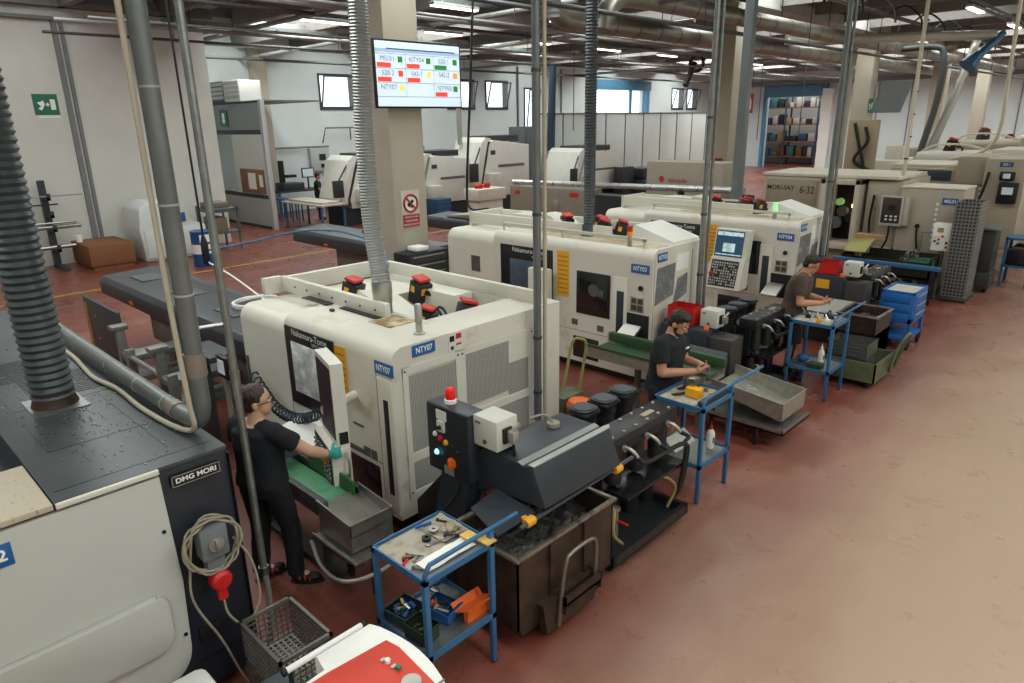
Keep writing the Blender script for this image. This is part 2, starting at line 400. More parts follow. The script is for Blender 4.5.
# windows of the back wall: frame and a tilted open pane
winf = mat('dark_window_frame', '3b4043', 0.5)
wing = glass('window_glass', 'e8f0f4', 0.85)
n = 0
for a, b_, z0, z1 in OPEN:
    if b_-a > 3: continue
    n += 1
    m = MB(); t = 0.07
    m.box(-27.32, -26.95, a-t, a, z0-t, z1+t); m.box(-27.32, -26.95, b_, b_+t, z0-t, z1+t); m.box(-27.32, -26.95, a, b_, z1, z1+t); m.box(-27.32, -26.95, a, b_, z0-t, z0)
    fo = struct('window_%d' % n, m, winf)
    m = MB(); tilt = 0.35
    m.hexa([(-26.99, a+0.02, z0+0.02), (-26.97, a+0.02, z0+0.02), (-26.97, b_-0.02, z0+0.02), (-26.99, b_-0.02, z0+0.02)],
           [(-26.99+tilt, a+0.02, z1-0.05), (-26.97+tilt, a+0.02, z1-0.05), (-26.97+tilt, b_-0.02, z1-0.05), (-26.99+tilt, b_-0.02, z1-0.05)])
    struct('pane', m, wing, fo)
    m = MB()
    for yy in (a+0.03, b_-0.03): m.sqtube((-26.98, yy, z0+0.02), (-26.98+tilt, yy, z1-0.05), 0.05)
    m.sqtube((-26.98, a, z0+0.03), (-26.98, b_, z0+0.03), 0.06); m.sqtube((-26.98+tilt, a, z1-0.05), (-26.98+tilt, b_, z1-0.05), 0.06)
    struct('sash', m, winf, fo)
bgate = mat('blue_gate_frame', '4b7f9f', 0.5)
m = MB(); m.box(-27.05, -26.7, 34.5, 34.8, 0, 5.5); m.box(-27.05, -26.7, 40.4, 40.7, 0, 5.5); m.box(-27.05, -26.6, 34.5, 40.7, 5.2, 5.75); m.box(-26.95, -26.85, 38.7, 38.9, 0, 5.2); struct('door_1', m, bgate)
m = MB(); m.box(XG0, XG1, 49.6, 49.98, 4.75, 5.45); m.box(XG1, XG1+0.25, 49.7, 50, 0, 5.5); m.box(XG0-0.2, XG0, 49.7, 50, 0, 5.5); d2 = struct('door_2', m, bgate)
m = MB(); m.box(XG1+0.02, XG1+0.7, 49.62, 49.98, 0, 5.2); struct('trim_4', m, white)
# yellow floor line
m = MB(); m.hexa([(-16.7, -5, 0.001), (-16.6, -5, 0.001), (-19.1, 49, 0.001), (-19.2, 49, 0.001)], [(-16.7, -5, 0.004), (-16.6, -5, 0.004), (-19.1, 49, 0.004), (-19.2, 49, 0.004)])
o = struct('floor_marking', m, mat('yellow_floor_paint', 'b08a2a', 0.55, col2='7a5a30', scale=6, thr=(0.3, 0.45)))
# ---------------------------------------------------------------- the three white turning centres in the row
mesh_x = perforated('perforated_guard_sheet', (1, 2), 0.016, 'b0ada4', '6b6964', 0.38)
side_glass = mat('grey_side_window', '77797a', 0.25, var=0.2, scale=6)
screen_off = mat('dark_monitor_glass', '15191e', 0.4, var=0.2)
sticker = mat('printed_warning_sticker', 'd8d4cc', 0.6, var=0.05)
redcap = mat('red_motor_cap', 'c22a1e', 0.45)
def fprof(yf, yb, z0, zt, r=0.13):
    return [(yf, z0)]+[(yf+r-r*math.cos(a*PI/12), zt-r+r*math.sin(a*PI/12)) for a in range(7)]+[(yb, zt), (yb, z0)]
def plate_label(t, txt, c, right, up, w, h):
    """blue machine number plate with white lettering; c = centre on the panel"""
    r = Vector(right).normalized(); u = Vector(up).normalized(); n = r.cross(u); c = Vector(c)
    q = [c-r*w/2-u*h/2, c+r*w/2-u*h/2, c+r*w/2+u*h/2, c-r*w/2+u*h/2]
    m = MB(); m.hexa([p-n*0.01 for p in q], [p+n*0.006 for p in q]); pl = t.p('number_plate', m, blue_label, label='blue plate reading '+txt)
    link('lettering', text_mesh(txt, h*0.72, white_ink, c+n*0.006, r, u, off=t.loc, squash=0.85, bold=0.001), pl)
def motor(t, x, y, z, s=1.0, rot=0.0, mid=None, nm='servo_motor', lab='black servo motor with red cap'):
    m = MB(); m.T = Matrix.Translation((x, y, z)) @ Matrix.Rotation(rot, 4, 'Z') @ Matrix.Diagonal((s, s, s, 1))
    m.T = m.T @ Matrix.Rotation(0.28, 4, 'Y'); m.box(-0.085, 0.085, -0.075, 0.075, -0.14, 0.085, 0.008); m.box(-0.06, 0.06, -0.05, 0.05, 0.085, 0.10); m.cyl((0.08, 0, 0.0), (0.13, 0, 0.02), 0.025); m.tube([(0.12, 0, 0.02), (0.18, 0.03, 0.0), (0.20, 0.06, -0.1)], 0.02, 8)
    o = t.p(nm, m, black, label=lab)
    m = MB(); m.T = Matrix.Translation((x, y, z)) @ Matrix.Rotation(rot, 4, 'Z') @ Matrix.Diagonal((s, s, s, 1))
    m.T = m.T @ Matrix.Rotation(0.28, 4, 'Y'); m.box(-0.08, 0.06, -0.068, 0.068, 0.10, 0.13, 0.012); t.p('cap', m, redcap, o)
    m = MB(); m.T = Matrix.Translation((x, y, z)) @ Matrix.Rotation(rot, 4, 'Z') @ Matrix.Diagonal((s, s, s, 1))
    m.T = m.T @ Matrix.Rotation(0.28, 4, 'Y'); m.box(0.083, 0.09, -0.06, -0.01, -0.02, 0.05); m.box(-0.05, 0.0, -0.08, -0.074, -0.02, 0.04); t.p('sticker', m, yellow, o, split=True)
def housing(t, x0, x1, xl, yf, yb, z0, zt, well, dirty):
    """front strip with a rounded shoulder, lower left section, right strip, back rim and a sunken roof well"""
    wx0, wx1, wy0, wy1, wz = well
    m = MB(); m.prism(fprof(yf, wy0, z0, zt), 'x', xl+0.004, x1)
    m.box(wx1, x1, wy0, yb, z0, zt, 0.008); m.box(xl, wx1, wy1, yb, z0, zt-0.02); m.box(xl, wx1, wy0, wy1, z0, wz)
    t.p('housing', m, dirty)
    m = MB(); m.prism(fprof(yf+0.01, yb, z0, zt-0.07, 0.15), 'x', x0, xl-0.004); t.p('loader_side_housing', m, cream)
# ======== NTY07
t = Thing('turning_centre', 'nearest white turning centre, plates reading NTY07, under the silver ribbed hose', 'machine', (-5.5, 4.0, 0))
N7 = t
yf = 2.98; xs = -4.24
housing(t, -6.87, xs, -5.93, yf, 5.03, 0.2, 1.72, (-6.5, -4.72, 3.72, 4.78, 1.35), cream_dirty)
m = MB(); m.box(-6.8, -4.34, 3.08, 4.95, 0.0, 0.2); t.p('plinth', m, black)
m = MB(); m.box(-6.95, -5.0, 3.50, 3.56, 1.70, 1.86, 0.008); m.box(-6.95, -6.88, 3.30, 3.56, 1.68, 1.86, 0.008); m.box(-6.95, -6.88, 3.56, 4.86, 1.66, 1.84, 0.006); m.box(-6.88, -4.3, 4.80, 4.86, 1.70, 1.84, 0.006); t.p('roof_rail', m, cream, split=True)
m = MB()
for i in range(7): m.cyl((-6.6+i*0.24, 3.495, 1.78), (-6.6+i*0.24, 3.51, 1.78), 0.012, n=8)
m.box(-6.3, -5.85, 3.40, 3.49, 1.725, 1.735); m.box(-5.65, -5.05, 3.43, 3.49, 1.722, 1.735); m.cbox((-5.62, 3.33, 1.735), (0.05, 0.03, 0.02)); t.p('rail_slot', m, black, split=True)
m = MB(); m.hexa([(-6.0, 3.75, 1.36), (-5.0, 3.75, 1.36), (-5.0, 4.3, 1.36), (-6.0, 4.3, 1.36)], [(-5.95, 3.85, 1.78), (-5.55, 3.8, 1.72), (-5.3, 4.15, 1.6), (-5.9, 4.2, 1.75)]); m.box(-5.9, -5.2, 4.5, 4.75, 1.36, 1.72, 0.01); t.p('inner_cover', m, cream)
for a in ((-6.2, 3.95, 1.72, 1.1, 0.3), (-5.75, 4.5, 1.7, 1.1, 0.0), (-4.98, 3.95, 1.63, 1.0, 0.6), (-4.85, 4.35, 1.62, 1.15, 1.1)): motor(t, *a)
m = MB()
for k in range(5): m.tube(smooth_path([(-5.8+k*0.1, 4.2, 1.45), (-5.6+k*0.1, 4.3, 1.56+0.02*k), (-5.3+k*0.08, 4.25, 1.52), (-5.0, 4.15+k*0.05, 1.45)]), 0.014, 6)
t.p('cable_bundle', m, rubber, split=True)
m = MB(); m.cbox((-4.9, 3.5, 1.724), (0.32, 0.3, 0.006)); t.p('coolant_stain', m, mat('rusty_coolant_stain', '8a6a44', 0.6, col2='c6b795', scale=9, thr=(0.4, 0.6)))
m = MB(); m.lathe([(0.05, 0), (0.05, 0.01), (0.03, 0.02), (0.03, 0.09), (0.022, 0.095), (0.032, 0.1), (0.032, 0.24), (0.022, 0.26)], (-4.42, 3.42, 1.72), 14); t.p('signal_pole', m, alum)
# front: window, door, slot, plates
m = MB(); m.box(-5.90, -5.06, yf-0.012, yf+0.02, 0.84, 1.62, 0.006); wf = t.p('door_window', m, black)
m = MB(); m.box(-5.80, -5.22, yf-0.016, yf-0.008, 0.98, 1.48, 0.003); t.p('pane', m, mat('scratched_window_with_sheen', 'e6eae8', 0.25, col2='a2a9a9', scale=9, thr=(0.3, 0.62)), wf)  # reflected light is painted into the scratched pane's pale colour
link('lettering', text_mesh('Nakamura-Tome', 0.088, white_ink, (-5.46, yf-0.013, 1.575), X, Z, off=t.loc), wf)
link('lettering', text_mesh('NTY\u00b3-250', 0.045, white_ink, (-5.32, yf-0.013, 1.515), X, Z, off=t.loc), wf)
m = MB(); m.box(-5.05, -4.88, yf-0.006, yf+0.01, 1.12, 1.60); yl = t.p('warning_label', m, yellow)
m = MB()
for k in range(7): m.box(-5.03, -4.90, yf-0.0075, yf-0.005, 1.16+k*0.06, 1.18+k*0.06)
t.p('print', m, mat('dark_orange_print', 'b57a18', 0.6), yl, split=True)
m = MB(); m.box(-4.40, -4.12+0.0-0.0, yf-0.008, yf+0.01, 0.27, 1.50) if False else m.box(-4.44, -4.245, yf-0.012, yf+0.01, 0.24, 1.46, 0.006); dr = t.p('access_door', m, cream)
m = MB(); m.box(-4.365, -4.30, yf-0.016, yf, 0.42, 1.28, 0.004) ; t.p('grip_slot', m, black, dr)
m = MB(); m.box(-4.99, -4.50, yf-0.012, yf+0.02, 0.30, 0.62, 0.02); t.p('lower_window', m, darkglass)
m = MB(); m.box(-5.92, -4.46, yf-0.004, yf+0.01, 0.66, 0.665); m.box(-5.92, -5.916, yf-0.004, yf+0.01, 0.3, 1.55); m.box(-4.455, -4.451, yf-0.004, yf+0.01, 0.24, 1.5); m.box(-4.85, -4.70, yf-0.006, yf+0.01, 0.92, 0.94)
m.box(-5.0, -4.72, yf-0.008, yf, 0.67, 0.71); m.box(-4.72, -4.63, yf-0.008, yf, 0.665, 0.75); m.box(-4.61, -4.53, yf-0.008, yf, 0.665, 0.75); m.box(-6.84, -6.80, yf, yf+0.03, 0.5, 1.1); t.p('panel_gap', m, mat('shadow_grey_recess', '55524c', 0.7), split=True)
plate_label(t, 'NTY07', (-4.335, yf-0.004, 1.545), X, Z, 0.235, 0.105)
plate_label(t, 'NTY07', (xs+0.004, 3.31, 1.655), Y, Z, 0.235, 0.095)
# aisle side: guards of perforated sheet in raised frames
def guard(y0, y1, za, zb, zc=None):
    m = MB(); m.box(xs-0.02, xs+0.004, y0, y1, za, zb); return t.p('perforated_guard', m, mesh_x)
guard(3.14, 3.64, 0.78, 1.46); guard(3.14, 3.64, 0.43, 0.68); guard(3.76, 4.29, 1.0, 1.48); guard(4.29, 4.56, 0.95, 1.26); guard(3.76, 4.56, 0.46, 0.86)
m = MB()
for a in (3.08, 3.645, 3.70, 4.57): m.box(xs, xs+0.012, a, a+0.055, 0.38, 1.54)
for z0, z1 in ((1.48, 1.54), (0.69, 0.77), (0.36, 0.42)): m.box(xs, xs+0.011, 3.08, 3.70, z0, z1)
for z0, z1 in ((1.49, 1.54), (0.87, 0.94), (0.38, 0.45)): m.box(xs, xs+0.011, 3.70, 4.62, z0, z1)
m.box(xs, xs+0.011, 4.29, 4.57, 1.27, 1.49); t.p('guard_frame', m, cream)
m = MB(); m.box(xs, xs+0.006, 3.58, 3.73, 1.555, 1.715); st = t.p('safety_sticker', m, sticker)
m = MB(); m.box(xs, xs+0.008, 3.66, 3.72, 1.655, 1.70); m.box(xs, xs+0.008, 3.66, 3.72, 1.60, 1.615); t.p('red_print', m, red, st, split=True)
m = MB(); m.box(xs, xs+0.008, 3.59, 3.64, 1.64, 1.69); m.box(xs, xs+0.008, 3.60, 3.63, 1.57, 1.60); t.p('black_print', m, black, st, split=True)
m = MB()
for yy in (3.1, 3.67, 3.72, 4.6):
    for zz in (0.42, 1.51): m.cyl((xs, yy, zz), (xs+0.016, yy, zz), 0.009, n=8)
t.p('screw', m, black, split=True)
# parts catcher door in front (white chute cover behind the operator)
m = MB(); m.hexa([(-5.7, 2.66, 0.60), (-5.05, 2.66, 0.60), (-5.05, 2.98, 0.60), (-5.7, 2.98, 0.60)], [(-5.7, 2.72, 0.72), (-5.05, 2.68, 0.68), (-5.05, 2.98, 0.74), (-5.7, 2.98, 0.78)]); t.p('chute_cover', m, white)
# coiled hose on the front
m = MB(); pts = []
for i in range(150):
    a = i/149; pts.append((-6.45+a*1.2, 2.86+0.05*math.cos(i*0.9), 0.92-0.18*math.sin(a*PI)+0.05*math.sin(i*0.9)+0.25*max(0, 0.3-a)))
m.tube(pts, 0.011, 6); t.p('coiled_hose', m, mat('dark_blue_hose', '26323f', 0.45))
# swung-out operator panel: slab seen edge-on, screen towards the operator
A = Vector((-4.37, 2.52, 0)); B = Vector((-4.77, 2.64, 0)); n = (A-B).cross(Z).normalized()   # n points away from the operator
if n.y < 0: n = -n
d = (B-A).normalized()
def pan(u0, u1, z0, z1, n0, n1, lean=0.0):
    q = [A+d*u0+n*n0, A+d*u1+n*n0, A+d*u1+n*n1, A+d*u0+n*n1]
    return [p+Z*z0 for p in q], [p+Z*z1 for p in q]
m = MB(); m.hexa(*pan(0, 0.45, 1.0, 1.69, 0, 0.10)); m.hexa(*pan(-0.03, 0.5, 0.62, 1.0, -0.06, 0.09)); m.hexa(*pan(0.05, 0.4, 0.5, 0.62, 0.02, 0.08)); pn = t.p('operator_panel', m, cream)
m = MB(); m.hexa(*pan(0.03, 0.42, 1.06, 1.65, -0.006, 0.01)); t.p('screen', m, screen_off, pn)
m = MB(); m.hexa(*pan(0.0, 0.47, 0.64, 0.99, -0.066, -0.05)); t.p('keypad', m, black, pn)
m = MB()
random.seed(3)
for i in range(8):
    for j in range(9):
        q = A+d*(0.03+j*0.05)+n*(-0.072)+Z*(0.67+i*0.039); m.cbox(q, (0.02, 0.02, 0.02))
t.p('key', m, mat('grey_keycaps', '8f8f8c', 0.5, col2='2c2c2c', scale=40, thr=(0.4, 0.5)), pn, split=True)
m = MB(); q = A+d*0.05-n*0.085+Z*0.93; m.lathe([(0.03, -0.03), (0.03, 0.0), (0.022, 0.012)], q, 12); t.p('stop_button', m, orange, pn)
m = MB(); e = A-d*0.035+n*0.05; m.tube(smooth_path([e+Z*0.78, e-d*0.06+Z*0.80, e-d*0.065+Z*0.95, e+Z*0.97]), 0.011, 8); t.p('handle', m, alum, pn)
m = MB(); m.hexa(*[[p-d*0.004 for p in q] for q in pan(0.0, 0.01, 1.03, 1.13, 0.02, 0.09)]); t.p('key_switch', m, black, pn)
m = MB(); m.tube([B+Z*1.2+d*-0.08, Vector((-4.80, 2.99, 1.2))], 0.04, 10); t.p('swing_arm', m, cream, pn)
# ======== NTY03 and NTY04, longer machines of one make
def long_lathe(txt, label, x0, xs, yf, zt, withscreen, depth=1.25):
    """local layout is mirrored from the photograph's second machine; x measured back from the aisle corner xs"""
    t = Thing('turning_centre', label, 'machine', (xs-1.9, yf+1.0, 0)); z0 = 0.12; yb = yf+depth
    xl = xs-2.85
    housing(t, x0, xs, xl, yf, yb, z0, zt, (x0+0.5, xs-1.0, yf+0.5, yb-0.12, zt-0.35), cream_dirty)
    m = MB(); m.box(x0+0.1, xs-0.1, yf+0.1, yb-0.1, 0, z0); t.p('plinth', m, black)
    m = MB(); m.box(xl+0.1, xs-0.2, yf+0.10, yf+0.14, zt+0.08, zt+0.12); m.box(xl+0.1, xl+0.13, yf+0.1, yf+0.13, zt-0.02, zt+0.1); m.box(xs-1.6, xs-1.57, yf+0.1, yf+0.13, zt-0.02, zt+0.1); m.box(xs-0.23, xs-0.2, yf+0.1, yf+0.13, zt-0.02, zt+0.1)
    m.box(x0+0.1, xs-1.0, yf+0.44, yf+0.50, zt-0.02, zt+0.16, 0.006); m.box(x0+0.06, x0+0.12, yf+0.44, yb-0.06, zt-0.08, zt+0.16, 0.006); m.box(x0+0.1, xs-0.9, yb-0.12, yb-0.06, zt-0.04, zt+0.14, 0.006); t.p('roof_rail', m, cream, split=True)
    m = MB(); m.box(x0+0.9, x0+1.5, yf+0.6, yb-0.25, zt-0.34, zt+0.18, 0.01); m.hexa([(x0+1.5, yf+0.55, zt-0.34), (x0+2.6, yf+0.55, zt-0.34), (x0+2.6, yf+1.0, zt-0.34), (x0+1.5, yf+1.0, zt-0.34)], [(x0+1.5, yf+0.6, zt+0.22), (x0+1.7, yf+0.6, zt+0.2), (x0+1.8, yf+0.95, zt+0.2), (x0+1.5, yf+0.95, zt+0.22)]); t.p('inner_cover', m, cream)
    for a, b_ in ((x0+1.9, 0.75), (xs-1.25, 0.62), (xs-0.98, 0.68), (x0+2.45, 0.85)): motor(t, a, yf+b_, zt+0.1 if b_ < 1 else zt, 1.05, a)
    m = MB(); m.box(xs-2.2, xs-0.06, yf+0.16, yf+0.46, zt, zt+0.003); t.p('roof_dust', m, mat('brown_roof_dust', 'c2b69c', 0.7, col2='9c8a68', scale=4, thr=(0.35, 0.6)))
    # white roof hatch standing ajar, its long side along the aisle
    m = MB(); m.prism([(xs-0.80, zt), (xs-0.06, zt), (xs-0.06, zt+0.03), (xs-0.66, zt+0.21), (xs-0.80, zt+0.05)], 'y', yf+0.55, yb-0.05); t.p('roof_hatch', m, white)
    # aisle side, stepped back beyond the front block
    m = MB(); m.hexa([(xs-0.005, yf+0.06, 1.12), (xs+0.006, yf+0.06, 1.12), (xs+0.006, yf+0.5, 1.2), (xs-0.005, yf+0.5, 1.2)], [(xs-0.005, yf+0.1, 1.6), (xs+0.006, yf+0.1, 1.6), (xs+0.006, yf+0.52, 1.62), (xs-0.005, yf+0.52, 1.62)]); t.p('side_window', m, side_glass)
    m = MB(); m.hexa([(xs-0.005, yf+0.5, 1.06), (xs+0.006, yf+0.5, 1.06), (xs+0.006, yf+0.84, 1.16), (xs-0.005, yf+0.84, 1.16)], [(xs-0.005, yf+0.6, 1.4), (xs+0.006, yf+0.6, 1.4), (xs+0.006, yf+0.84, 1.44), (xs-0.005, yf+0.84, 1.44)]); t.p('side_window', m, side_glass)
    m = MB(); m.hexa([(xs-0.005, yf+0.2, 0.5), (xs+0.006, yf+0.2, 0.5), (xs+0.006, yf+0.8, 0.5), (xs-0.005, yf+0.8, 0.5)], [(xs-0.005, yf+0.3, 0.88), (xs+0.006, yf+0.3, 0.88), (xs+0.006, yf+0.8, 1.06), (xs-0.005, yf+0.8, 1.06)]); t.p('side_window', m, side_glass)
    m = MB(); m.box(xs, xs+0.003, yf+0.94, yf+0.944, 0.2, zt-0.1); m.box(xs, xs+0.003, yf+0.03, yf+0.034, 0.2, 1.72); t.p('panel_gap', m, mat('shadow_grey_recess', '55524c', 0.7), split=True)
    m = MB(); m.box(xs, xs+0.003, yf+0.55, yf+0.85, 1.5, 1.72); t.p('notice_sheet', m, paper)
    # front
    m = MB(); m.box(xs-2.70, xs-1.66, yf-0.012, yf+0.02, 0.95, 1.66, 0.006); wf = t.p('door_window', m, black)
    m = MB(); m.box(xs-2.5, xs-1.9, yf-0.016, yf-0.008, 1.0, 1.46, 0.003); t.p('pane', m, mat('blue_grey_window', '4a5a68', 0.12, var=0.15), wf)
    link('lettering', text_mesh('Nakamura-Tome', 0.095, white_ink, (xs-2.12, yf-0.013, 1.60), X, Z, off=t.loc), wf)
    link('lettering', text_mesh('NTY\u00b3-250', 0.05, white_ink, (xs-1.95, yf-0.013, 1.52), X, Z, off=t.loc), wf)
    m = MB(); m.box(xs-1.58, xs-1.36, yf-0.006, yf+0.01, 1.03, 1.68); yl = t.p('warning_label', m, yellow)
    m = MB()
    for k in range(9): m.box(xs-1.56, xs-1.38, yf-0.0075, yf-0.005, 1.08+k*0.064, 1.10+k*0.064)
    t.p('print', m, mat('dark_orange_print', 'b57a18', 0.6), yl, split=True)
    m = MB(); m.box(xs-0.60, xs-0.37, yf-0.012, yf+0.01, 0.3, 1.44, 0.006); dr = t.p('access_door', m, cream)
    m = MB(); m.box(xs-0.54, xs-0.42, yf-0.016, yf, 0.62, 1.26, 0.01); t.p('grip_slot', m, mat('slate_grip', '2a3038', 0.5), dr)
    m = MB(); m.lathe([(0.035, -0.02), (0.035, 0.01), (0.02, 0.012)], (xs-0.17, yf-0.0, 1.34), 12, 'y'); t.p('lock', m, black)
    m = MB(); m.box(xs-0.32, xs-0.12, yf-0.012, yf+0.01, 1.02, 1.22, 0.004); pl = t.p('gauge_plate', m, alum)
    m = MB()
    for a in (0, 1):
        for b_ in (0, 1): m.box(xs-0.30+a*0.095, xs-0.225+a*0.095, yf-0.016, yf, 1.04+b_*0.09, 1.11+b_*0.09)
    t.p('gauge', m, mat('dark_gauge', '4a4238', 0.4), pl, split=True)
    m = MB(); m.box(xs-0.40, xs-0.03, yf-0.008, yf+0.02, 0.6, 0.99, 0.004); op = t.p('chute_opening', m, dark_void)
    m = MB(); m.hexa([(xs-0.40, yf-0.28, 0.66), (xs-0.14, yf-0.28, 0.66), (xs-0.14, yf, 0.80), (xs-0.40, yf, 0.80)], [(xs-0.40, yf-0.28, 0.69), (xs-0.14, yf-0.28, 0.69), (xs-0.14, yf, 0.84), (xs-0.40, yf, 0.84)]); t.p('parts_chute', m, alum, op)
    m = MB(); m.box(xs-1.28, xs-0.82, yf-0.01, yf+0.02, 0.18, 0.50, 0.02); t.p('lower_window', m, darkglass)
    m = MB(); m.box(xs-1.3, xs-1.2, yf-0.01, yf, 0.66, 0.74); m.box(xs-0.85, xs-0.75, yf-0.01, yf, 0.64, 0.72); m.box(xs-2.76, xs-0.62, yf-0.003, yf, 0.58, 0.585); m.box(x0+0.55, x0+0.75, yf+0.005, yf+0.01, 1.15, 1.4); t.p('panel_gap', m, mat('shadow_grey_recess', '55524c', 0.7), split=True)
    plate_label(t, txt, (xs-0.19, yf-0.004, 1.59), X, Z, 0.27, 0.115)
    plate_label(t, txt, (xs+0.004, yf+0.2, 1.735), Y, Z, 0.22, 0.11)
    if not withscreen:
        m = MB(); m.box(xs-1.22, xs-0.65, yf-0.012, yf+0.02, 0.84, 1.44, 0.006); wf2 = t.p('second_window', m, black)
        m = MB(); m.box(xs-1.18, xs-0.69, yf-0.016, yf, 0.93, 1.40, 0.003); t.p('pane', m, darkglass, wf2)
        m = MB(); m.box(xs-0.85, xs-0.75, yf-0.018, yf, 1.12, 1.22, 0.01); m.cyl((xs-0.92, yf-0.018, 1.2), (xs-0.92, yf-0.01, 1.2), 0.09); t.p('chuck_seen_inside', m, mat('dim_metal', '6a6a66', 0.4, 0.5), wf2)
        m = MB(); m.box(xs-1.95, xs-1.60, yf-0.22, yf-0.08, 0.75, 1.42, 0.02); pn = t.p('operator_panel', m, cream)
        m = MB(); m.box(xs-1.96, xs-1.945, yf-0.2, yf-0.1, 0.8, 1.36); t.p('screen', m, screen_off, pn)
    else:
        m = MB(); m.box(xs-0.78, xs-0.58, yf-0.012, yf+0.02, 0.93, 1.48, 0.006); t.p('second_window', m, darkglass)
        # operator panel: tilted screen above a sloping keypad
        x0p, x1p = xs-1.27, xs-0.68
        m = MB(); m.hexa([(x0p, yf-0.30, 1.20), (x1p, yf-0.30, 1.20), (x1p, yf-0.16, 1.20), (x0p, yf-0.16, 1.20)], [(x0p, yf-0.22, 1.66), (x1p, yf-0.22, 1.66), (x1p, yf-0.08, 1.66), (x0p, yf-0.08, 1.66)])
        m.hexa([(x0p, yf-0.48, 0.72), (x1p, yf-0.48, 0.72), (x1p, yf-0.2, 0.72), (x0p, yf-0.2, 0.72)], [(x0p, yf-0.34, 1.21), (x1p, yf-0.34, 1.21), (x1p, yf-0.16, 1.21), (x0p, yf-0.16, 1.21)]); m.box(x0p+0.1, x1p-0.1, yf-0.2, yf, 0.9, 1.15); pn = t.p('operator_panel', m, cream)
        def tilt(x0_, x1_, z0_, z1_, off, ya, yb_, za, zb):
            f = lambda z: ya+(yb_-ya)*(z-za)/(zb-za)-off
            m.hexa([(x0_, f(z0_), z0_), (x1_, f(z0_), z0_), (x1_, f(z0_)+0.01, z0_), (x0_, f(z0_)+0.01, z0_)], [(x0_, f(z1_), z1_), (x1_, f(z1_), z1_), (x1_, f(z1_)+0.01, z1_), (x0_, f(z1_)+0.01, z1_)])
        S_ = (yf-0.30, yf-0.22, 1.20, 1.66); K_ = (yf-0.48, yf-0.34, 0.72, 1.21)
        m = MB(); tilt(x0p+0.02, x1p-0.08, 1.22, 1.64, 0.004, *S_); sc = t.p('screen', m, mat('lit_blue_monitor', '27485c', 0.2, emit=0.5, var=0.2, scale=20), pn)
        m = MB(); tilt(x0p+0.04, x1p-0.10, 1.56, 1.62, 0.008, *S_); tilt(x0p+0.16, x1p-0.22, 1.30, 1.44, 0.008, *S_); tilt(x0p+0.04, x1p-0.10, 1.25, 1.265, 0.008, *S_); t.p('display_blocks', m, mat('pale_screen_graphics', 'b9cfd8', 0.3, emit=0.7, col2='5f8a3c', scale=16, thr=(0.4, 0.5)), sc)
        m = MB(); tilt(x0p+0.03, x1p-0.08, 0.75, 1.17, 0.004, *K_); kp = t.p('keypad', m, black, pn)
        m = MB(); random.seed(9)
        for i in range(9):
            for j in range(11):
                if random.random() < 0.8: tilt(x0p+0.05+j*0.042, x0p+0.075+j*0.042, 0.78+i*0.042, 0.805+i*0.042, 0.012, *K_)
        t.p('key', m, mat('pale_keycaps', 'b5b3aa', 0.5, col2='4a4a48', scale=30, thr=(0.4, 0.5)), pn, split=True)
        m = MB(); m.cyl((x0p+0.06, yf-0.46, 0.95), (x0p+0.06, yf-0.41, 0.95), 0.03); t.p('stop_button', m, red, kp)
    return t
N3 = long_lathe('NTY03', 'middle white turning centre, plates reading NTY03, behind the bearded worker', -8.58, -4.65, 7.33, 1.84, False)
N4 = long_lathe('NTY04', 'third white turning centre in the row, plates reading NTY04 and a lit screen', -8.02, -4.28, 10.85, 1.84, True)
m = MB(); m.lathe([(0.03, 0), (0.03, 0.12)], (-5.1, 7.45, 1.84), 10); lp = N3.p('signal_lamp', m, alum)
m = MB(); m.lathe([(0.035, 0.12), (0.035, 0.19)], (-5.1, 7.45, 1.84), 10); N3.p('amber_lens', m, yellow, lp)
m = MB(); m.lathe([(0.035, 0.19), (0.035, 0.26)], (-5.1, 7.45, 1.84), 10); N3.p('red_lens', m, red, lp)
m = MB(); m.lathe([(0.035, 0), (0.035, 0.1)], (-4.75, 11.0, 1.84), 10); lp = N4.p('signal_lamp', m, alum)
m = MB(); m.lathe([(0.04, 0.1), (0.04, 0.26)], (-4.75, 11.0, 1.84), 10); N4.p('green_lens', m, mat('lit_green_lens', '9fe0a8', 0.3, emit=0.9), lp)
# ---------------------------------------------------------------- foreground machine on the left
t = Thing('milling_machine', 'large dark slate and white machine filling the lower left corner, DMG MORI badge', 'machine', (-5.5, 0.6, 0))
slate = mat('slate_top_with_metal_chips', '454b4d', 0.42, col2='33383a', scale=2.2, thr=(0.35, 0.65), bump=0.05)
dcol = mat('dark_navy_column_paint', '22262e', 0.42, var=0.08)
m = MB(); m.box(-8.6, -3.78, 0.57, 1.45, 0.08, 1.60, 0.01); m.box(-8.6, -4.4, -1.5, 0.57, 0.08, 1.45); m.box(-4.4, -3.78, -1.5, 0.57, 0.08, 1.60); t.p('body', m, dcol)
m = MB(); m.box(-8.6, -3.77, 0.57, 1.45, 1.60, 1.625, 0.004); top = t.p('top_cover', m, slate)
m = MB(); m.box(-6.6, -4.45, 0.70, 0.705, 1.625, 1.627); m.box(-4.45, -4.445, 0.70, 1.25, 1.625, 1.627); m.box(-5.3, -5.295, 0.70, 1.38, 1.625, 1.627); m.box(-5.3, -4.0, 1.2, 1.205, 1.625, 1.627); m.box(-3.9, -3.895, 0.6, 1.4, 1.625, 1.627); t.p('cover_seam', m, black, top, split=True)
m = MB()
for k in range(26): m.box(-6.55+k*0.045, -6.53+k*0.045, 0.72 if k < 13 else 0.85, 1.0 if k < 13 else 1.28, 1.625, 1.628)
t.p('vent_slots', m, black, top)
m = MB(); random.seed(5)
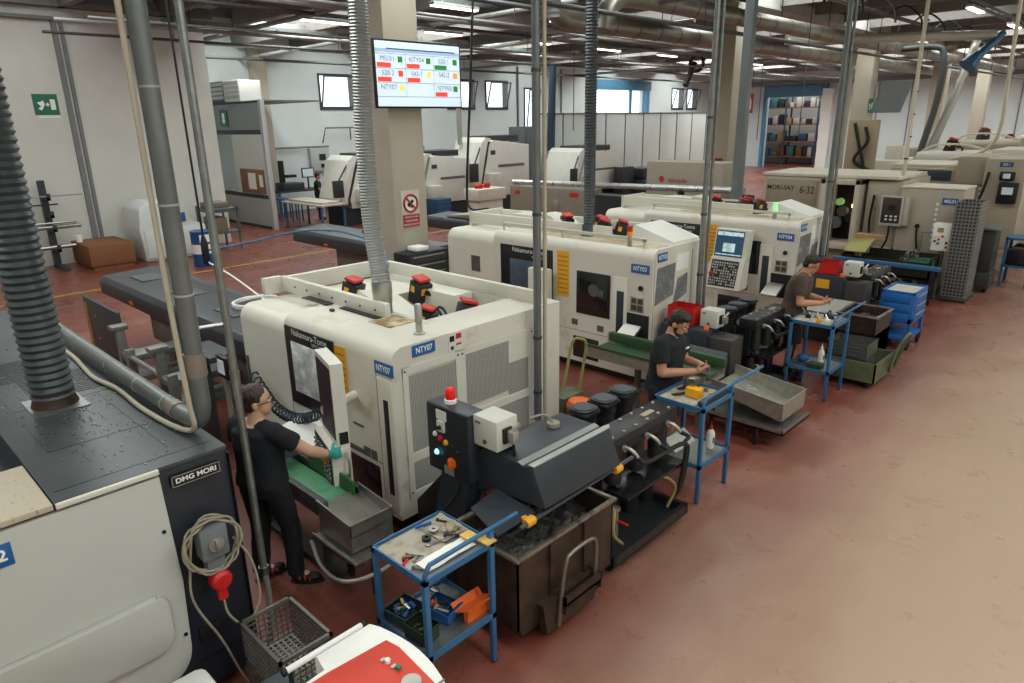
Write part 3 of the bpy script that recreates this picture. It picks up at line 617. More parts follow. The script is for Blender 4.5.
for k in range(420):
    a = random.gauss(-5.05, 0.75); b_ = random.gauss(0.98, 0.22); s_ = random.uniform(0.004, 0.012)
    if 0.6 < b_ < 1.42 and -7.8 < a < -3.85:
        q = [(a+s_*math.cos(x+b_*9), b_+s_*0.5*math.sin(x+b_*9), 1.627) for x in (0, 1.6, 3.1, 4.7)]
        m.hexa(q, [(x, y, 1.633) for x, y, _ in q])
o = t.p('metal_chips', m, mat('scattered_metal_chips', 'a8a69a', 0.4, 0.6, col2='1c1c1c', scale=90, thr=(0.45, 0.5)), top); o['kind'] = 'stuff'
m = MB(); m.box(-4.36, -3.745, -1.2, 0.56, 1.60, 1.632, 0.004); t.p('speckled_cover_plate', m, mat('speckled_beige_plate', 'b9ac96', 0.55, col2='857a66', scale=30, thr=(0.3, 0.4)))
m = MB(); pts = [(-1.4, 0.25), (0.86, 0.25)]+[(0.86+0.2*math.sin(a*PI/16), 0.45-0.2*math.cos(a*PI/16)) for a in range(1, 9)]+[(1.08, 0.9), (1.06, 1.58), (-1.4, 1.58)]
m.prism(pts, 'x', -3.79, -3.75, 0.004); wp = t.p('white_side_panel', m, mat('pale_grey_machine_panel', 'b9b8b1', 0.5, var=0.04, scale=2))
m = MB(); m.box(-3.76, -3.735, 0.57, 1.06, 1.60, 1.628, 0.004); t.p('edge_strip', m, cream)
m = MB(); m.prism([(-0.9, 0.52), (0.86, 0.52)]+[(0.86+0.12*math.sin(a*PI/8), 0.64-0.12*math.cos(a*PI/8)) for a in range(1, 5)]+[(0.98, 0.82)]+[(0.90+0.08*math.cos(a*PI/8), 0.82+0.08*math.sin(a*PI/8)) for a in range(1, 5)]+[(0.2, 0.88), (-0.9, 0.80)], 'x', -3.75, -3.70, 0.02); t.p('raised_cover', m, mat('pale_grey_machine_panel', ''), wp)
m = MB()
for yy, zz in ((1.03, 1.25), (1.04, 0.55)): m.cyl((-3.752, yy, zz), (-3.744, yy, zz), 0.012, n=8)
t.p('screw', m, black, wp, split=True)
m = MB(); m.box(-3.752, -3.744, 0.0, 0.36, 1.40, 1.52, 0.003); pl = t.p('number_plate', m, blue_label)
link('lettering', text_mesh('2', 0.085, white_ink, (-3.744, 0.315, 1.46), Y, Z, off=t.loc, bold=0.002), pl)
m = MB(); m.box(-3.775, -3.745, 1.115, 1.385, 1.49, 1.555, 0.003); bd = t.p('badge', m, black)
m = MB()
for q in ((1.115, 1.385, 1.49, 1.494), (1.115, 1.385, 1.551, 1.555), (1.115, 1.119, 1.49, 1.555), (1.381, 1.385, 1.49, 1.555)): m.box(-3.746, -3.742, *q)
t.p('badge_rim', m, alum, bd)
link('lettering', text_mesh('DMG MORI', 0.042, white_ink, (-3.745, 1.25, 1.522), Y, Z, off=t.loc, squash=1.1, bold=0.001), bd)
m = MB(); m.box(-3.775, -3.765, 1.10, 1.44, 0.3, 0.305); m.box(-3.775, -3.765, 1.12, 1.30, 0.40, 0.52, 0.01); m.box(-3.9, -3.76, 1.450, 1.456, 0.1, 1.58); t.p('panel_gap', m, black, split=True)
# plug box with coiled grey cable on the dark column
t = Thing('cable_socket_box', 'grey switch box with coiled beige cable and red plug on the dark column', 'socket', (-3.70, 1.25, 1.0))
t.loc = t.loc+Vector((0, 0, 0.08)) 
gbox = mat('grey_switch_box', '6d7274', 0.5)
m = MB(); m.box(-3.745, -3.63, 1.17, 1.33, 1.10, 1.30, 0.015); t.p('box', m, gbox)
m = MB(); m.box(-3.745, -3.67, 1.20, 1.31, 0.98, 1.10, 0.015); t.p('connector_body', m, gbox)
m = MB(); m.lathe([(0.045, 0), (0.045, 0.02)], (-3.63, 1.25, 1.20), 16, 'x'); m.box(-3.615, -3.59, 1.24, 1.26, 1.165, 1.235, 0.004); t.p('rotary_switch', m, alum)
m = MB(); m.lathe([(0.05, -0.03), (0.062, 0.0), (0.062, 0.05), (0.045, 0.07)], (-3.70, 1.26, 0.93), 16, 'x'); m.cyl((-3.68, 1.26, 0.92), (-3.68, 1.26, 0.80), 0.03); t.p('red_plug', m, red)
cabm = mat('beige_grey_cable', '9a8f7c', 0.55)
m = MB(); pts = []
for i in range(130):
    a = i/129*2*PI*4.2+1.0; r = 0.155+0.012*math.sin(i*0.7); pts.append((-3.70+0.045*i/129+0.012*math.sin(i*1.3), 1.25+r*math.cos(a), 1.17+r*1.1*math.sin(a)))
m.tube(pts, 0.0075, 6)
m.tube(smooth_path([pts[-1], (-3.70, 1.12, 1.1), (-3.70, 1.10, 0.85), (-3.70, 1.22, 0.5), (-3.70, 1.30, 0.2), (-3.68, 1.36, 0.03)]), 0.0075, 6)
m.tube(smooth_path([(-3.68, 1.26, 0.82), (-3.66, 1.27, 0.68), (-3.66, 1.36, 0.56), (-3.67, 1.47, 0.68), (-3.68, 1.46, 0.95), (-3.70, 1.38, 1.15)]), 0.0075, 6); t.p('coiled_cable', m, cabm)
# steel conduit along the machine edge with a cream cable, rising to the roof
t = Thing('vertical_conduit', 'thick grey steel conduit rising from the dark machine corner, cream cable alongside', 'pipe', (-3.95, 1.44, 1.65))
galvd = mat('dull_grey_conduit', '777b7a', 0.45, 0.6, var=0.12)
m = MB(); m.tube([(-7.9, 1.40, 1.72), (-4.2, 1.40, 1.70)]+arc((-4.2, 1.40, 1.82), 0.12, -PI/2, 0, 6)[0:0]+smooth_path([(-4.2, 1.40, 1.70), (-4.03, 1.41, 1.72), (-3.97, 1.42, 1.82), (-3.96, 1.42, 1.95)])+[(-3.96, 1.42, 6.3)], 0.052, 14); t.p('conduit', m, galvd)
m = MB(); m.tube([(-7.6, 1.33, 1.66)]+smooth_path([(-6.8, 1.32, 1.65), (-6.2, 1.31, 1.645), (-5.6, 1.27, 1.645), (-5.2, 1.31, 1.645), (-4.7, 1.30, 1.645), (-4.2, 1.33, 1.65), (-3.98, 1.36, 1.70), (-3.95, 1.345, 1.9), (-3.985, 1.345, 2.6), (-3.98, 1.345, 4)])+[(-3.98, 1.345, 6.3)], 0.016, 8); t.p('cream_cable', m, mat('cream_cable', 'b5ab97', 0.5))
m = MB()
for z in (2.1, 2.5, 3.0, 3.6): m.lathe([(0.056, 0), (0.056, 0.012)], (-3.96, 1.42, z), 12)
for x in (-4.5, -5.0, -5.6, -6.4): m.lathe([(0.056, 0), (0.056, 0.014)], (x, 1.40, 1.702), 12, 'x')
t.p('cable_tie', m, mat('pale_cable_tie', 'a9a79e', 0.5), split=True)
m = MB(); m.lathe([(0.06, 0), (0.06, 0.14)], (-3.96, 1.42, 2.02), 14); m.lathe([(0.058, 0), (0.058, 0.1)], (-4.4, 1.40, 1.702), 14, 'x'); t.p('sleeve', m, mat('worn_conduit_sleeve', '8a7f76', 0.5, 0.4), split=True)
m = MB(); m.cyl((-3.96, 1.42, 4.35), (-3.94, 1.62, 4.35), 0.015, n=8); m.lathe([(0.06, 0), (0.06, 0.04)], (-3.96, 1.42, 4.33), 12); m.lathe([(0.035, 0), (0.035, 0.04)], (-3.94, 1.62, 4.33), 12); m.cyl((-3.96, 1.42, 2.3), (-3.92, 1.62, 2.3), 0.012, n=8); t.p('clamp', m, steel)
t = Thing('vertical_conduit', 'thin grey pipe beside the woman, hanging down in front of the dark machine', 'pipe', (-3.9, 1.62, 0.55))
m = MB(); m.tube([(-3.94, 1.62, 6.3), (-3.92, 1.62, 2.4), (-3.86, 1.60, 0.62)], 0.024, 10); t.p('pipe', m, galv)
m = MB(); m.tube(smooth_path([(-3.86, 1.60, 0.66), (-3.84, 1.60, 0.45), (-3.80, 1.56, 0.2), (-3.74, 1.50, 0.02)]), 0.02, 8); t.p('hose_end', m, mat('greyish_hose', '6d6b66', 0.6))
m = MB(); m.lathe([(0.034, 0), (0.034, 0.05)], (-3.86, 1.60, 0.62), 12); t.p('coupling', m, steel)
# black ribbed hose standing on that machine
t = Thing('ribbed_hose', 'dark grey ribbed extraction hose standing on the dark machine at left edge', 'hose', (-5.26, 0.94, 1.625))
dkh = mat('dark_grey_ribbed_hose', '4c5355', 0.4, 0.35, var=0.1)
m = MB(); corrugated(m, [(-5.26, 0.94, 1.70), (-5.25, 0.93, 2.6), (-5.25, 0.92, 6.3)], 0.135, 0.05, 18); t.p('hose', m, dkh)
m = MB(); m.lathe([(0.145, 0.0), (0.125, 0.06), (0.125, 0.12)], (-5.26, 0.94, 1.628), 18); t.p('rusty_collar', m, rust)
m = MB(); m.box(-5.46, -5.06, 0.78, 1.10, 1.627, 1.634); t.p('flange_plate', m, galv)
# silver ribbed hose on the nearest turning centre
t = Thing('ribbed_hose', 'silver ribbed extraction hose rising from the roof of the nearest turning centre', 'hose', (-5.2, 3.62, 1.72))
m = MB(); corrugated(m, smooth_path([(-5.2, 3.62, 1.98), (-5.22, 3.62, 2.15), (-5.30, 3.63, 2.6), (-5.33, 3.65, 3.3), (-5.30, 3.66, 4.2), (-5.27, 3.67, 6.3)], 4), 0.088, 0.026, 16, 0.09); t.p('hose', m, mat('silver_ribbed_hose', 'a4a7a5', 0.38, 0.6, var=0.1))
m = MB(); m.lathe([(0.09, 0), (0.085, 0.03), (0.085, 0.10), (0.09, 0.11), (0.09, 0.18), (0.094, 0.19), (0.094, 0.3)], (-5.2, 3.62, 1.72), 18); t.p('metal_collar', m, alum)
t = Thing('ribbed_hose', 'dark ribbed hose rising straight from the roof of the middle turning centre', 'hose', (-6.04, 7.80, 1.84))
m = MB(); corrugated(m, [(-6.04, 7.80, 1.95), (-6.04, 7.78, 6.2)], 0.085, 0.04, 16); t.p('hose', m, dkh)
m = MB(); m.lathe([(0.12, 0), (0.1, 0.04), (0.1, 0.16)], (-6.04, 7.80, 1.84), 16); t.p('collar', m, dkh)
# ---------------------------------------------------------------- stacked parts baskets beside the dark machine
bask = mat('dark_grey_basket_wire', '6d6a64', 0.5, 0.4, var=0.15)
def basket(loc, lx, ly, h, label, group, name='parts_basket', solidfrac=True, m_=None, rows=6):
    t = Thing(name, label, 'basket', loc, 0, group, local=True); mm = m_ or bask
    a, b_ = lx/2, ly/2; w_ = 0.012
    m = MB()
    for q in ((-a, a, -b_, -b_+0.02), (-a, a, b_-0.02, b_), (-a, -a+0.02, -b_, b_), (a-0.02, a, -b_, b_)): m.box(*q, h-0.025, h)
    t.p('rim', m, mm)
    def wall(nm, p0, p1):
        m = MB(); p0 = Vector(p0); p1 = Vector(p1); k = int((p1-p0).length/0.032)
        for i in range(k+1): m.sqtube(p0.lerp(p1, i/k)+Z*0.01, p0.lerp(p1, i/k)+Z*(h-0.02), 0.011, 0.004, up=(p1-p0).normalized())
        for j in range(rows): z = 0.012+(h-0.03)*j/rows; m.sqtube(p0+Z*z, p1+Z*z, 0.004, 0.012)
        t.p(nm, m, mm)
    wall('side_wall', (-a+0.01, -b_+0.01, 0), (a-0.01, -b_+0.01, 0)); wall('side_wall', (-a+0.01, b_-0.01, 0), (a-0.01, b_-0.01, 0))
    wall('end_wall', (-a+0.01, -b_+0.01, 0), (-a+0.01, b_-0.01, 0)); wall('end_wall', (a-0.01, -b_+0.01, 0), (a-0.01, b_-0.01, 0))
    m = MB()
    for i in range(int(lx/0.035)): x = -a+0.02+i*0.035; m.box(x, x+0.012, -b_+0.01, b_-0.01, 0.0, 0.006)
    for i in range(int(ly/0.035)): y = -b_+0.02+i*0.035; m.box(-a+0.01, a-0.01, y, y+0.012, 0.002, 0.008)
    t.p('base', m, mat('pale_basket_floor', '8e8a82', 0.5, 0.4))
    return t
b1 = basket((-3.37, 1.47, 0.0), 0.50, 0.34, 0.275, 'dark wire parts basket on the floor under another basket', 'baskets beside the dark machine')
m = MB(); m.box(0.242, 0.25, -0.09, 0.09, 0.17, 0.20); b1.p('handle', m, alum)
basket((-3.37, 1.47, 0.275), 0.50, 0.34, 0.275, 'empty dark wire parts basket, upper one beside the dark machine', 'baskets beside the dark machine')
# ---------------------------------------------------------------- red and white machine at the bottom edge
t = Thing('compressor_cabinet', 'white rounded cabinet with red control panel at the bottom edge', 'machine', (-2.1, 1.2, 0))
m = MB(); X0, X1 = -2.55, -1.75
top_pts = [(X0, 1.23)]+[(X0+(X1-X0)*i/12, 1.55+0.07*math.sin(PI*i/12)-0.10*(i/12)**2) for i in range(13)]+[(X1, 0.9), (X0+0.12, 0.9), (X0+0.12, 1.23)]
m.prism(top_pts, 'z', 0.08, 1.0, 0.01); t.p('cabinet', m, white)
m = MB(); m.prism([(-2.41, 1.215), (-2.385, 1.53), (-2.30, 1.545), (-1.80, 1.50), (-1.80, 0.92), (-2.41, 0.92)], 'z', 0.96, 1.006, 0.003); rp = t.p('red_panel', m, mat('bright_red_panel', 'cf3b28', 0.45, var=0.04))
m = MB(); m.box(-1.99, -1.985, 1.2, 1.56, 1.0, 1.0075); t.p('lid_seam', m, greypaint)
for q, c_ in (((-2.27, 1.44), white), ((-2.20, 1.45), mat('green_push_button', '2a7a4a', 0.4))):
    m = MB(); m.lathe([(0.014, 0), (0.014, 0.016), (0.011, 0.02)], (q[0]+0.012, q[1]+0.006, 1.006), 12); t.p('push_button', m, c_, rp)
    m = MB(); m.box(q[0]-0.025, q[0]-0.005, q[1]-0.014, q[1]+0.012, 1.006, 1.011); t.p('button_label', m, alum, rp)
m = MB(); m.lathe([(0.045, 0), (0.045, 0.02), (0.036, 0.022)], (-2.07, 1.44, 1.006), 20); g = t.p('gauge', m, alum, rp)
t = Thing('pump_unit', 'blue grey plastic box with white tube between the baskets and the red panel', 'machine', (-2.8, 1.1, 0))
m = MB(); m.box(-2.90, -2.62, 0.8, 1.24, 0.05, 0.72, 0.02); t.p('box', m, mat('blue_grey_plastic', '3d444a', 0.5))
m = MB(); m.cyl((-2.67, 1.14, 0.90), (-2.67, 1.57, 0.90), 0.017, n=12); t.p('white_tube', m, white)
m = MB(); m.cyl((-2.67, 1.12, 0.90), (-2.67, 1.14, 0.90), 0.02, n=12); m.cyl((-2.67, 1.57, 0.90), (-2.67, 1.59, 0.90), 0.02, n=12); t.p('tube_end', m, rubber, split=True)
m = MB(); m.cyl((-2.67, 1.16, 0.72), (-2.67, 1.16, 0.89), 0.012, n=8); m.box(-2.68, -2.62, 1.24, 1.55, 0.05, 0.70); m.cyl((-2.66, 1.5, 0.69), (-2.67, 1.5, 0.89), 0.012, n=8); t.p('bracket', m, rubber)
m = MB(); m.box(-3.52, -3.22, 0.70, 1.04, 0.0, 0.5, 0.06); solo('plastic_cover', m, white, 'white plastic lid corner at the bottom edge below the beige cable', 'cover')
# ---------------------------------------------------------------- blue two-tier trolleys
def trolley(x0, x1, y0, y1, ext, label, z1=0.92):
    t = Thing('tool_trolley', label, 'trolley', ((x0+x1)/2, (y0+y1)/2, 0), 0, 'blue two-tier trolleys'); w_ = 0.036; zb = z1+0.08
    for nm, x, y, zt in (('leg', x0, y0, z1), ('leg', x0, y1-w_, z1), ('leg', x1-w_, y0, z1), ('leg', x1-w_, y1-w_, zb-0.01)):
        m = MB(); m.box(x, x+w_, y, y+w_, 0.012, zt, 0.004); lg = t.p(nm, m, bluep)
        m = MB(); m.box(x+0.004, x+w_-0.004, y+0.004, y+w_-0.004, 0, 0.014); t.p('foot', m, rubber, lg)
    for nm, z in (('upper_tray', z1), ('lower_shelf', 0.39)):
        m = MB(); m.box(x0+0.01, x1-0.01, y0+0.01, y1-0.01, z-0.025, z-0.012); a = t.p(nm, m, galv if z < 0.5 else greypaint)
        m = MB(); d_ = 0.012
        for q in ((x0, x1, y0, y0+d_), (x0, x1, y1-d_, y1), (x0, x0+d_, y0, y1), (x1-d_, x1, y0, y1)): m.box(*q, z-0.035, z+0.006)
        t.p('tray_edge', m, bluep, a)
    m = MB(); xx = x1-w_/2
    m.tube(smooth_path([(xx, y0+0.02, z1-0.03), (xx, y0+0.022, z1+0.03), (xx, y0+0.06, zb)], 4)+[(xx, y1+ext, zb+0.01)], 0.015, 10); t.p('push_bar', m, bluep)
    return t
trolley(-3.20, -2.68, 2.0, 2.56, 0.22, 'blue two-tier trolley nearest the camera, covered in tools and rags')
trolley(-3.22, -2.70, 5.18, 5.74, 0.62, 'blue two-tier trolley in front of the bearded worker with yellow block on top', 0.95)
trolley(-3.30, -2.76, 8.40, 8.96, 0.55, 'blue two-tier trolley in front of the worker in brown shirt', 0.98)
def sheet_obj(nm, x0, x1, y0, y1, z, m_, label, cat, amp=0.004, seed=1, rot=0, th=0.004, n=10, group=None):
    cx, cy = (x0+x1)/2, (y0+y1)/2
    def f(u, v):
        x = x0+(x1-x0)*u-cx; y = y0+(y1-y0)*v-cy; c_, s_ = math.cos(rot), math.sin(rot)
        p = Vector((cx+x*c_-y*s_, cy+x*s_+y*c_, z)); p.z += th+amp*(1+noise.noise(Vector((p.x*14, p.y*14, seed))))
        return p
    m = MB(); m.sheet(f, n, n, th); return solo(nm, m, m_, label, cat, group)
cloth = mat('dirty_beige_cloth', 'a59a88', 0.9, col2='857a68', scale=7, bump=0.3)
T1 = 0.908
sheet_obj('work_mat', -3.17, -2.84, 2.02, 2.34, T1, mat('worn_cardboard_mat', 'a89f90', 0.85, col2='8c8272', scale=8), 'flat grey beige mat on the nearest trolley, front half', 'mat', 0.002)
sheet_obj('work_cloth', -3.17, -2.90, 2.33, 2.54, T1, cloth, 'crumpled beige cloth at the back of the nearest trolley top', 'cloth', 0.012, 4, n=16)
m = MB(); random.seed(2)
for k in range(5):
    pts = [(-2.97+random.uniform(-.05, .05), 2.44+random.uniform(-.06, .06), T1+0.03+random.uniform(0, .02)) for _ in range(6)]; m.tube(smooth_path(pts, 4), 0.011, 6)
solo('twisted_rag', m, cloth, 'twisted pale rag lying on the beige cloth', 'rag')
m = MB(); m.lathe([(0.032, 0), (0.032, 0.014), (0.012, 0.014), (0.012, 0.002)], (-3.03, 2.36, T1+0.028), 16); solo('steel_ring', m, steel, 'shiny steel ring on the beige cloth', 'part')
m = MB(); m.lathe([(0.03, 0), (0.03, 0.02), (0.014, 0.02), (0.014, 0.004)], (-3.0, 2.28, T1+0.014), 16); solo('black_ring', m, black, 'black ring on the flat mat', 'part')
m = MB(); m.cyl((-3.14, 2.30, T1+0.03), (-3.10, 2.40, T1+0.04), 0.011, n=10); solo('marker', m, mat('blue_marker', '1e4f9a', 0.4), 'blue marker pen lying on the trolley by the beige cloth', 'pen')
sheet_obj('paper_sheet', -2.86, -2.74, 2.08, 2.46, T1, paper, 'long white crumpled paper along the blue push bar', 'paper', 0.012, 9)
for a, b_, lb in ((-2.86, 2.46, 'yellow note pad beside the crumpled paper'), (-2.74, 2.50, 'yellow note pad tucked against the push bar')):
    m = MB(); m.box(a, a+0.09, b_-0.03, b_+0.05, T1+0.03, T1+0.04); solo('note_pad', m, mat('yellow_note_paper', 'd8b45e', 0.8), lb, 'paper')
m = MB(); m.cyl((-2.95, 2.25, T1+0.015), (-2.9, 2.42, T1+0.015), 0.008, n=8); m.lathe([(0.018, 0), (0.018, 0.012)], (-2.95, 2.25, T1+0.008), 10); solo('spanner', m, steel, 'small steel spanner on the nearest trolley top', 'tool')
random.seed(12); sm = [black, steel, red, greypaint]
for k, (a, b_, lb) in enumerate(((-2.93, 2.05, 'black hex key at the front edge of the nearest trolley'), (-2.88, 2.09, 'steel bit at the front edge of the nearest trolley'), (-2.90, 2.02, 'red handled bit at the front edge of the nearest trolley'), (-2.84, 2.05, 'grey bit at the front corner of the nearest trolley'))):
    m = MB(); r_ = random.uniform(0, 3); m.cyl((a, b_, T1+0.014), (a+0.06*math.cos(r_), b_+0.06*math.sin(r_), T1+0.014), 0.007, n=8); m.ell((a, b_, T1+0.014), 0.012, n=8, m=5); solo('hand_tool', m, sm[k], lb, 'tool')
for k, (p0, p1, r_, m_, lb) in enumerate((((-2.98, 2.10), (-2.88, 2.16), 0.006, steel, 'thin steel drill near the front of the mat'), ((-3.12, 2.46), (-3.05, 2.50), 0.012, black, 'short black tool behind the blue marker'), ((-2.95, 2.38), (-2.88, 2.46), 0.012, black, 'dark handled tool beside the twisted rag'), ((-2.96, 2.06), (-2.92, 2.12), 0.008, mat('copper_tone', 'a56a3c', 0.4, 0.7), 'small copper coloured bit on the front of the mat'))):
    m = MB(); m.cyl((p0[0], p0[1], T1+0.016), (p1[0], p1[1], T1+0.016), r_, r_*0.7, 8); m.cyl((p0[0], p0[1], T1+0.016), (p0[0]+0.012, p0[1]+0.01, T1+0.016), r_*1.5, n=8); solo('hand_tool', m, m_, lb, 'tool')
# lower shelf of the nearest trolley
S1 = 0.38
def open_box(nm, c, lx, ly, h, m_, label, cat='box', rot=0.0, fill=None, group=None, wall=0.008):
    t = Thing(nm, label, cat, c, rot, group, local=True); a, b_ = lx/2, ly/2
    m = MB(); m.box(-a, a, -b_, b_, 0, 0.008)
    for q in ((-a, a, -b_, -b_+wall), (-a, a, b_-wall, b_), (-a, -a+wall, -b_, b_), (a-wall, a, -b_, b_)): m.box(*q, 0, h)
    for q in ((-a-0.006, a+0.006, -b_-0.006, -b_+wall), (-a-0.006, a+0.006, b_-wall, b_+0.006), (-a-0.006, -a+wall, -b_, b_), (a-wall, a+0.006, -b_, b_)): m.box(*q, h-0.012, h)
    t.p('shell', m, m_)
    if fill: fill(t, a, b_, h)
    return t
def junk(n_, seed, mats_):
    def f(t, a, b_, h):
        random.seed(seed)
        for k in range(n_):
            x = random.uniform(-a*0.7, a*0.7); y = random.uniform(-b_*0.7, b_*0.7); r_ = random.uniform(0, PI); L = random.uniform(0.3, 0.8)*a
            p0 = Vector((x-L*0.5*math.cos(r_), y-L*0.5*math.sin(r_), h*0.55+random.uniform(0, h*0.4))); p1 = Vector((x+L*0.5*math.cos(r_), y+L*0.5*math.sin(r_), h*0.55+random.uniform(0, h*0.4)))
            for p in (p0, p1): p.x = max(-a+0.01, min(a-0.01, p.x)); p.y = max(-b_+0.01, min(b_-0.01, p.y))
            m = MB(); m.cyl(p0, p1, random.uniform(0.006, 0.014), n=8); t.p('contents', m, random.choice(mats_))
    return f
tealbox = mat('dark_teal_plastic', '1f3a3c', 0.5); dgreen = mat('dark_green_plastic', '22301f', 0.5); bluebox = mat('blue_plastic_bin', '24568f', 0.45)
open_box('tool_tray', (-3.08, 2.14, S1), 0.20, 0.18, 0.08, tealbox, 'dark teal tray of tools on the lower shelf, left corner', 'tray', 0.15, junk(12, 3, [alum, steel, bluebox, yellow, bluebox]))
open_box('small_crate', (-2.87, 2.10, S1), 0.17, 0.13, 0.10, dgreen, 'dark green crate at the front of the lower shelf', 'crate', 0.1, junk(3, 4, [dgreen, black]))
open_box('parts_bin', (-2.93, 2.32, S1), 0.20, 0.15, 0.08, bluebox, 'blue bin of drills on the lower shelf of the nearest trolley', 'bin', 0.2, junk(8, 6, [alum, mat('copper_tone', 'a56a3c', 0.4, 0.7), black]))
m = MB(); m.hexa([(-2.83, 2.34, S1+0.05), (-2.70, 2.34, S1+0.12), (-2.70, 2.58, S1+0.12), (-2.83, 2.58, S1+0.05)], [(-2.83, 2.34, S1+0.06), (-2.70, 2.34, S1+0.13), (-2.70, 2.58, S1+0.13), (-2.83, 2.58, S1+0.06)]); m.hexa([(-2.87, 2.34, S1+0.09), (-2.83, 2.34, S1+0.05), (-2.83, 2.58, S1+0.05), (-2.87, 2.58, S1+0.09)], [(-2.87, 2.34, S1+0.10), (-2.83, 2.34, S1+0.06), (-2.83, 2.58, S1+0.06), (-2.87, 2.58, S1+0.10)]); m.box(-2.78, -2.74, 2.37, 2.55, S1, S1+0.09)
oc = solo('orange_tray', m, orange, 'bright orange folded tray on the lower shelf of the nearest trolley', 'tray')
m = MB(); m.cyl((-3.10, 2.34, S1+0.05), (-3.0, 2.30, S1+0.05), 0.02, 0.016, 12); solo('orange_handle_tool', m, orange, 'orange handled tool behind the teal tray', 'tool')
m = MB(); m.box(-2.98, -2.80, 2.42, 2.54, S1, S1+0.03, 0.004); solo('folder', m, mat('dark_folder', '3a4148', 0.5), 'dark grey folder at the back of the lower shelf', 'folder')
m = MB(); m.cyl((-3.12, 2.42, S1+0.02), (-2.95, 2.40, S1+0.05), 0.012, n=8); m.box(-3.16, -3.10, 2.40, 2.44, S1, S1+0.035, 0.005); solo('steel_tool', m, steel, 'long steel tool lying behind the orange handled tool', 'tool')
# trolley two
T1 += 0.03
sheet_obj('work_mat', -3.18, -2.82, 5.22, 5.68, T1, mat('worn_cardboard_mat', ''), 'beige mat on the trolley in front of the bearded worker', 'mat', 0.002)
t = Thing('clamp_block', 'bright yellow block with a grey steel vise on the trolley mat', 'block', (-2.92, 5.40, T1+0.01))
m = MB(); m.box(-3.00, -2.86, 5.36, 5.46, T1+0.012, T1+0.10, 0.01); t.p('base', m, mat('bright_yellow_plastic', 'e9a51c', 0.4))
m = MB(); m.box(-3.02, -2.94, 5.42, 5.52, T1+0.10, T1+0.17, 0.006); m.box(-3.05, -2.99, 5.46, 5.54, T1+0.03, T1+0.15, 0.006); t.p('vise', m, steel)
for k, (p0, p1, lb, m_) in enumerate((((-3.10, 5.30), (-3.02, 5.42), 'black pliers lying on the mat left of the yellow block', black), ((-3.14, 5.46), (-3.08, 5.60), 'dark tool on the mat near the worker\'s hands', black), ((-2.85, 5.55), (-2.78, 5.70), 'yellow tipped tool at the far end of the second trolley', yellow))):
    m = MB(); m.cyl((p0[0], p0[1], T1+0.02), (p1[0], p1[1], T1+0.02), 0.009, n=8); m.cyl((p0[0]+0.03, p0[1], T1+0.02), (p1[0], p1[1], T1+0.02), 0.008, n=8); solo('hand_tool', m, m_, lb, 'tool')
m = MB(); m.box(-2.80, -2.74, 5.24, 5.70, T1+0.004, T1+0.05, 0.006); solo('long_case', m, mat('slate_case', '353b42', 0.5), 'long slate grey case along the push bar of the second trolley', 'case')
def bottle(x, y, z, label, capm):
    t = Thing('squeeze_bottle', label, 'bottle', (x, y, z), local=True)
    m = MB(); m.lathe([(0.036, 0), (0.038, 0.02), (0.038, 0.15), (0.03, 0.175), (0.014, 0.19), (0.014, 0.2)], n=16); t.p('bottle', m, mat('milky_white_plastic', 'd9d7cf', 0.4))
    m = MB(); m.lathe([(0.016, 0.195), (0.016, 0.215), (0.005, 0.24), (0.004, 0.27)], n=12); t.p('cap', m, capm)
    m = MB(); m.box(0.028, 0.041, -0.02, 0.02, 0.06, 0.12, 0.003); t.p('label', m, mat('grey_label', '6f716f', 0.6))
bottle(-2.84, 5.62, S1, 'white bottle with red cap on the lower shelf of the second trolley', red)
m = MB(); m.hexa([(-3.18, 5.3, S1), (-3.02, 5.3, S1), (-3.02, 5.66, S1), (-3.18, 5.66, S1)], [(-3.18, 5.3, S1+0.10), (-3.15, 5.3, S1+0.10), (-3.15, 5.66, S1+0.10), (-3.18, 5.66, S1+0.10)]); solo('metal_chute', m, galvf, 'bent sheet metal piece on the lower shelf of the second trolley', 'sheet')
for k, (x, y, m_, lb) in enumerate(((-3.12, 5.58, steel, 'steel bush at the back left of the second trolley mat'), (-3.02, 5.62, black, 'black bush at the back of the second trolley mat'), (-2.92, 5.60, steel, 'steel collar behind the yellow block'))):
    m = MB(); m.lathe([(0.022, 0), (0.026, 0.005), (0.026, 0.03), (0.015, 0.035)], (x, y, T1+0.008), 12); solo('machine_part', m, m_, lb, 'part')
# trolley three
T1 += 0.03
sheet_obj('work_mat', -3.30, -2.84, 8.44, 8.92, T1, mat('worn_cardboard_mat', ''), 'pale mat on the trolley in front of the brown shirted worker', 'mat', 0.002)
random.seed(31)
pl3 = ['steel clamp nearest the brown shirted worker', 'black chuck jaw on the third trolley', 'steel jaw in the middle of the third trolley', 'dark clamp behind the steel jaw', 'yellow gauge at the front of the third trolley', 'white part at the front corner of the third trolley', 'black clamp by the push bar of the third trolley']
for k, (a, b_) in enumerate(((-3.24, 8.72), (-3.16, 8.62), (-3.08, 8.70), (-3.0, 8.80), (-2.98, 8.50), (-2.90, 8.56), (-2.92, 8.74))):
    m = MB(); m.cbox((a, b_, T1+0.03), (0.06, 0.04, 0.04), 0.004); m.cyl((a, b_, T1+0.05), (a+random.uniform(-.06, .06), b_+0.05, T1+0.09), 0.01, n=8); solo('machine_part', m, [steel, black, alum, black, yellow, white, black][k], pl3[k], 'part')
bottle(-2.98, 8.72, S1, 'white bottle on the lower shelf of the third trolley', white)
m = MB(); m.ell((-3.18, 8.66, S1+0.05), 0.08, 0.06, 0.05, 10, 6); solo('blue_rag', m, mat('blue_rag', '2d5d94', 0.85, bump=0.3), 'bundled blue rag on the lower shelf of the third trolley', 'rag')
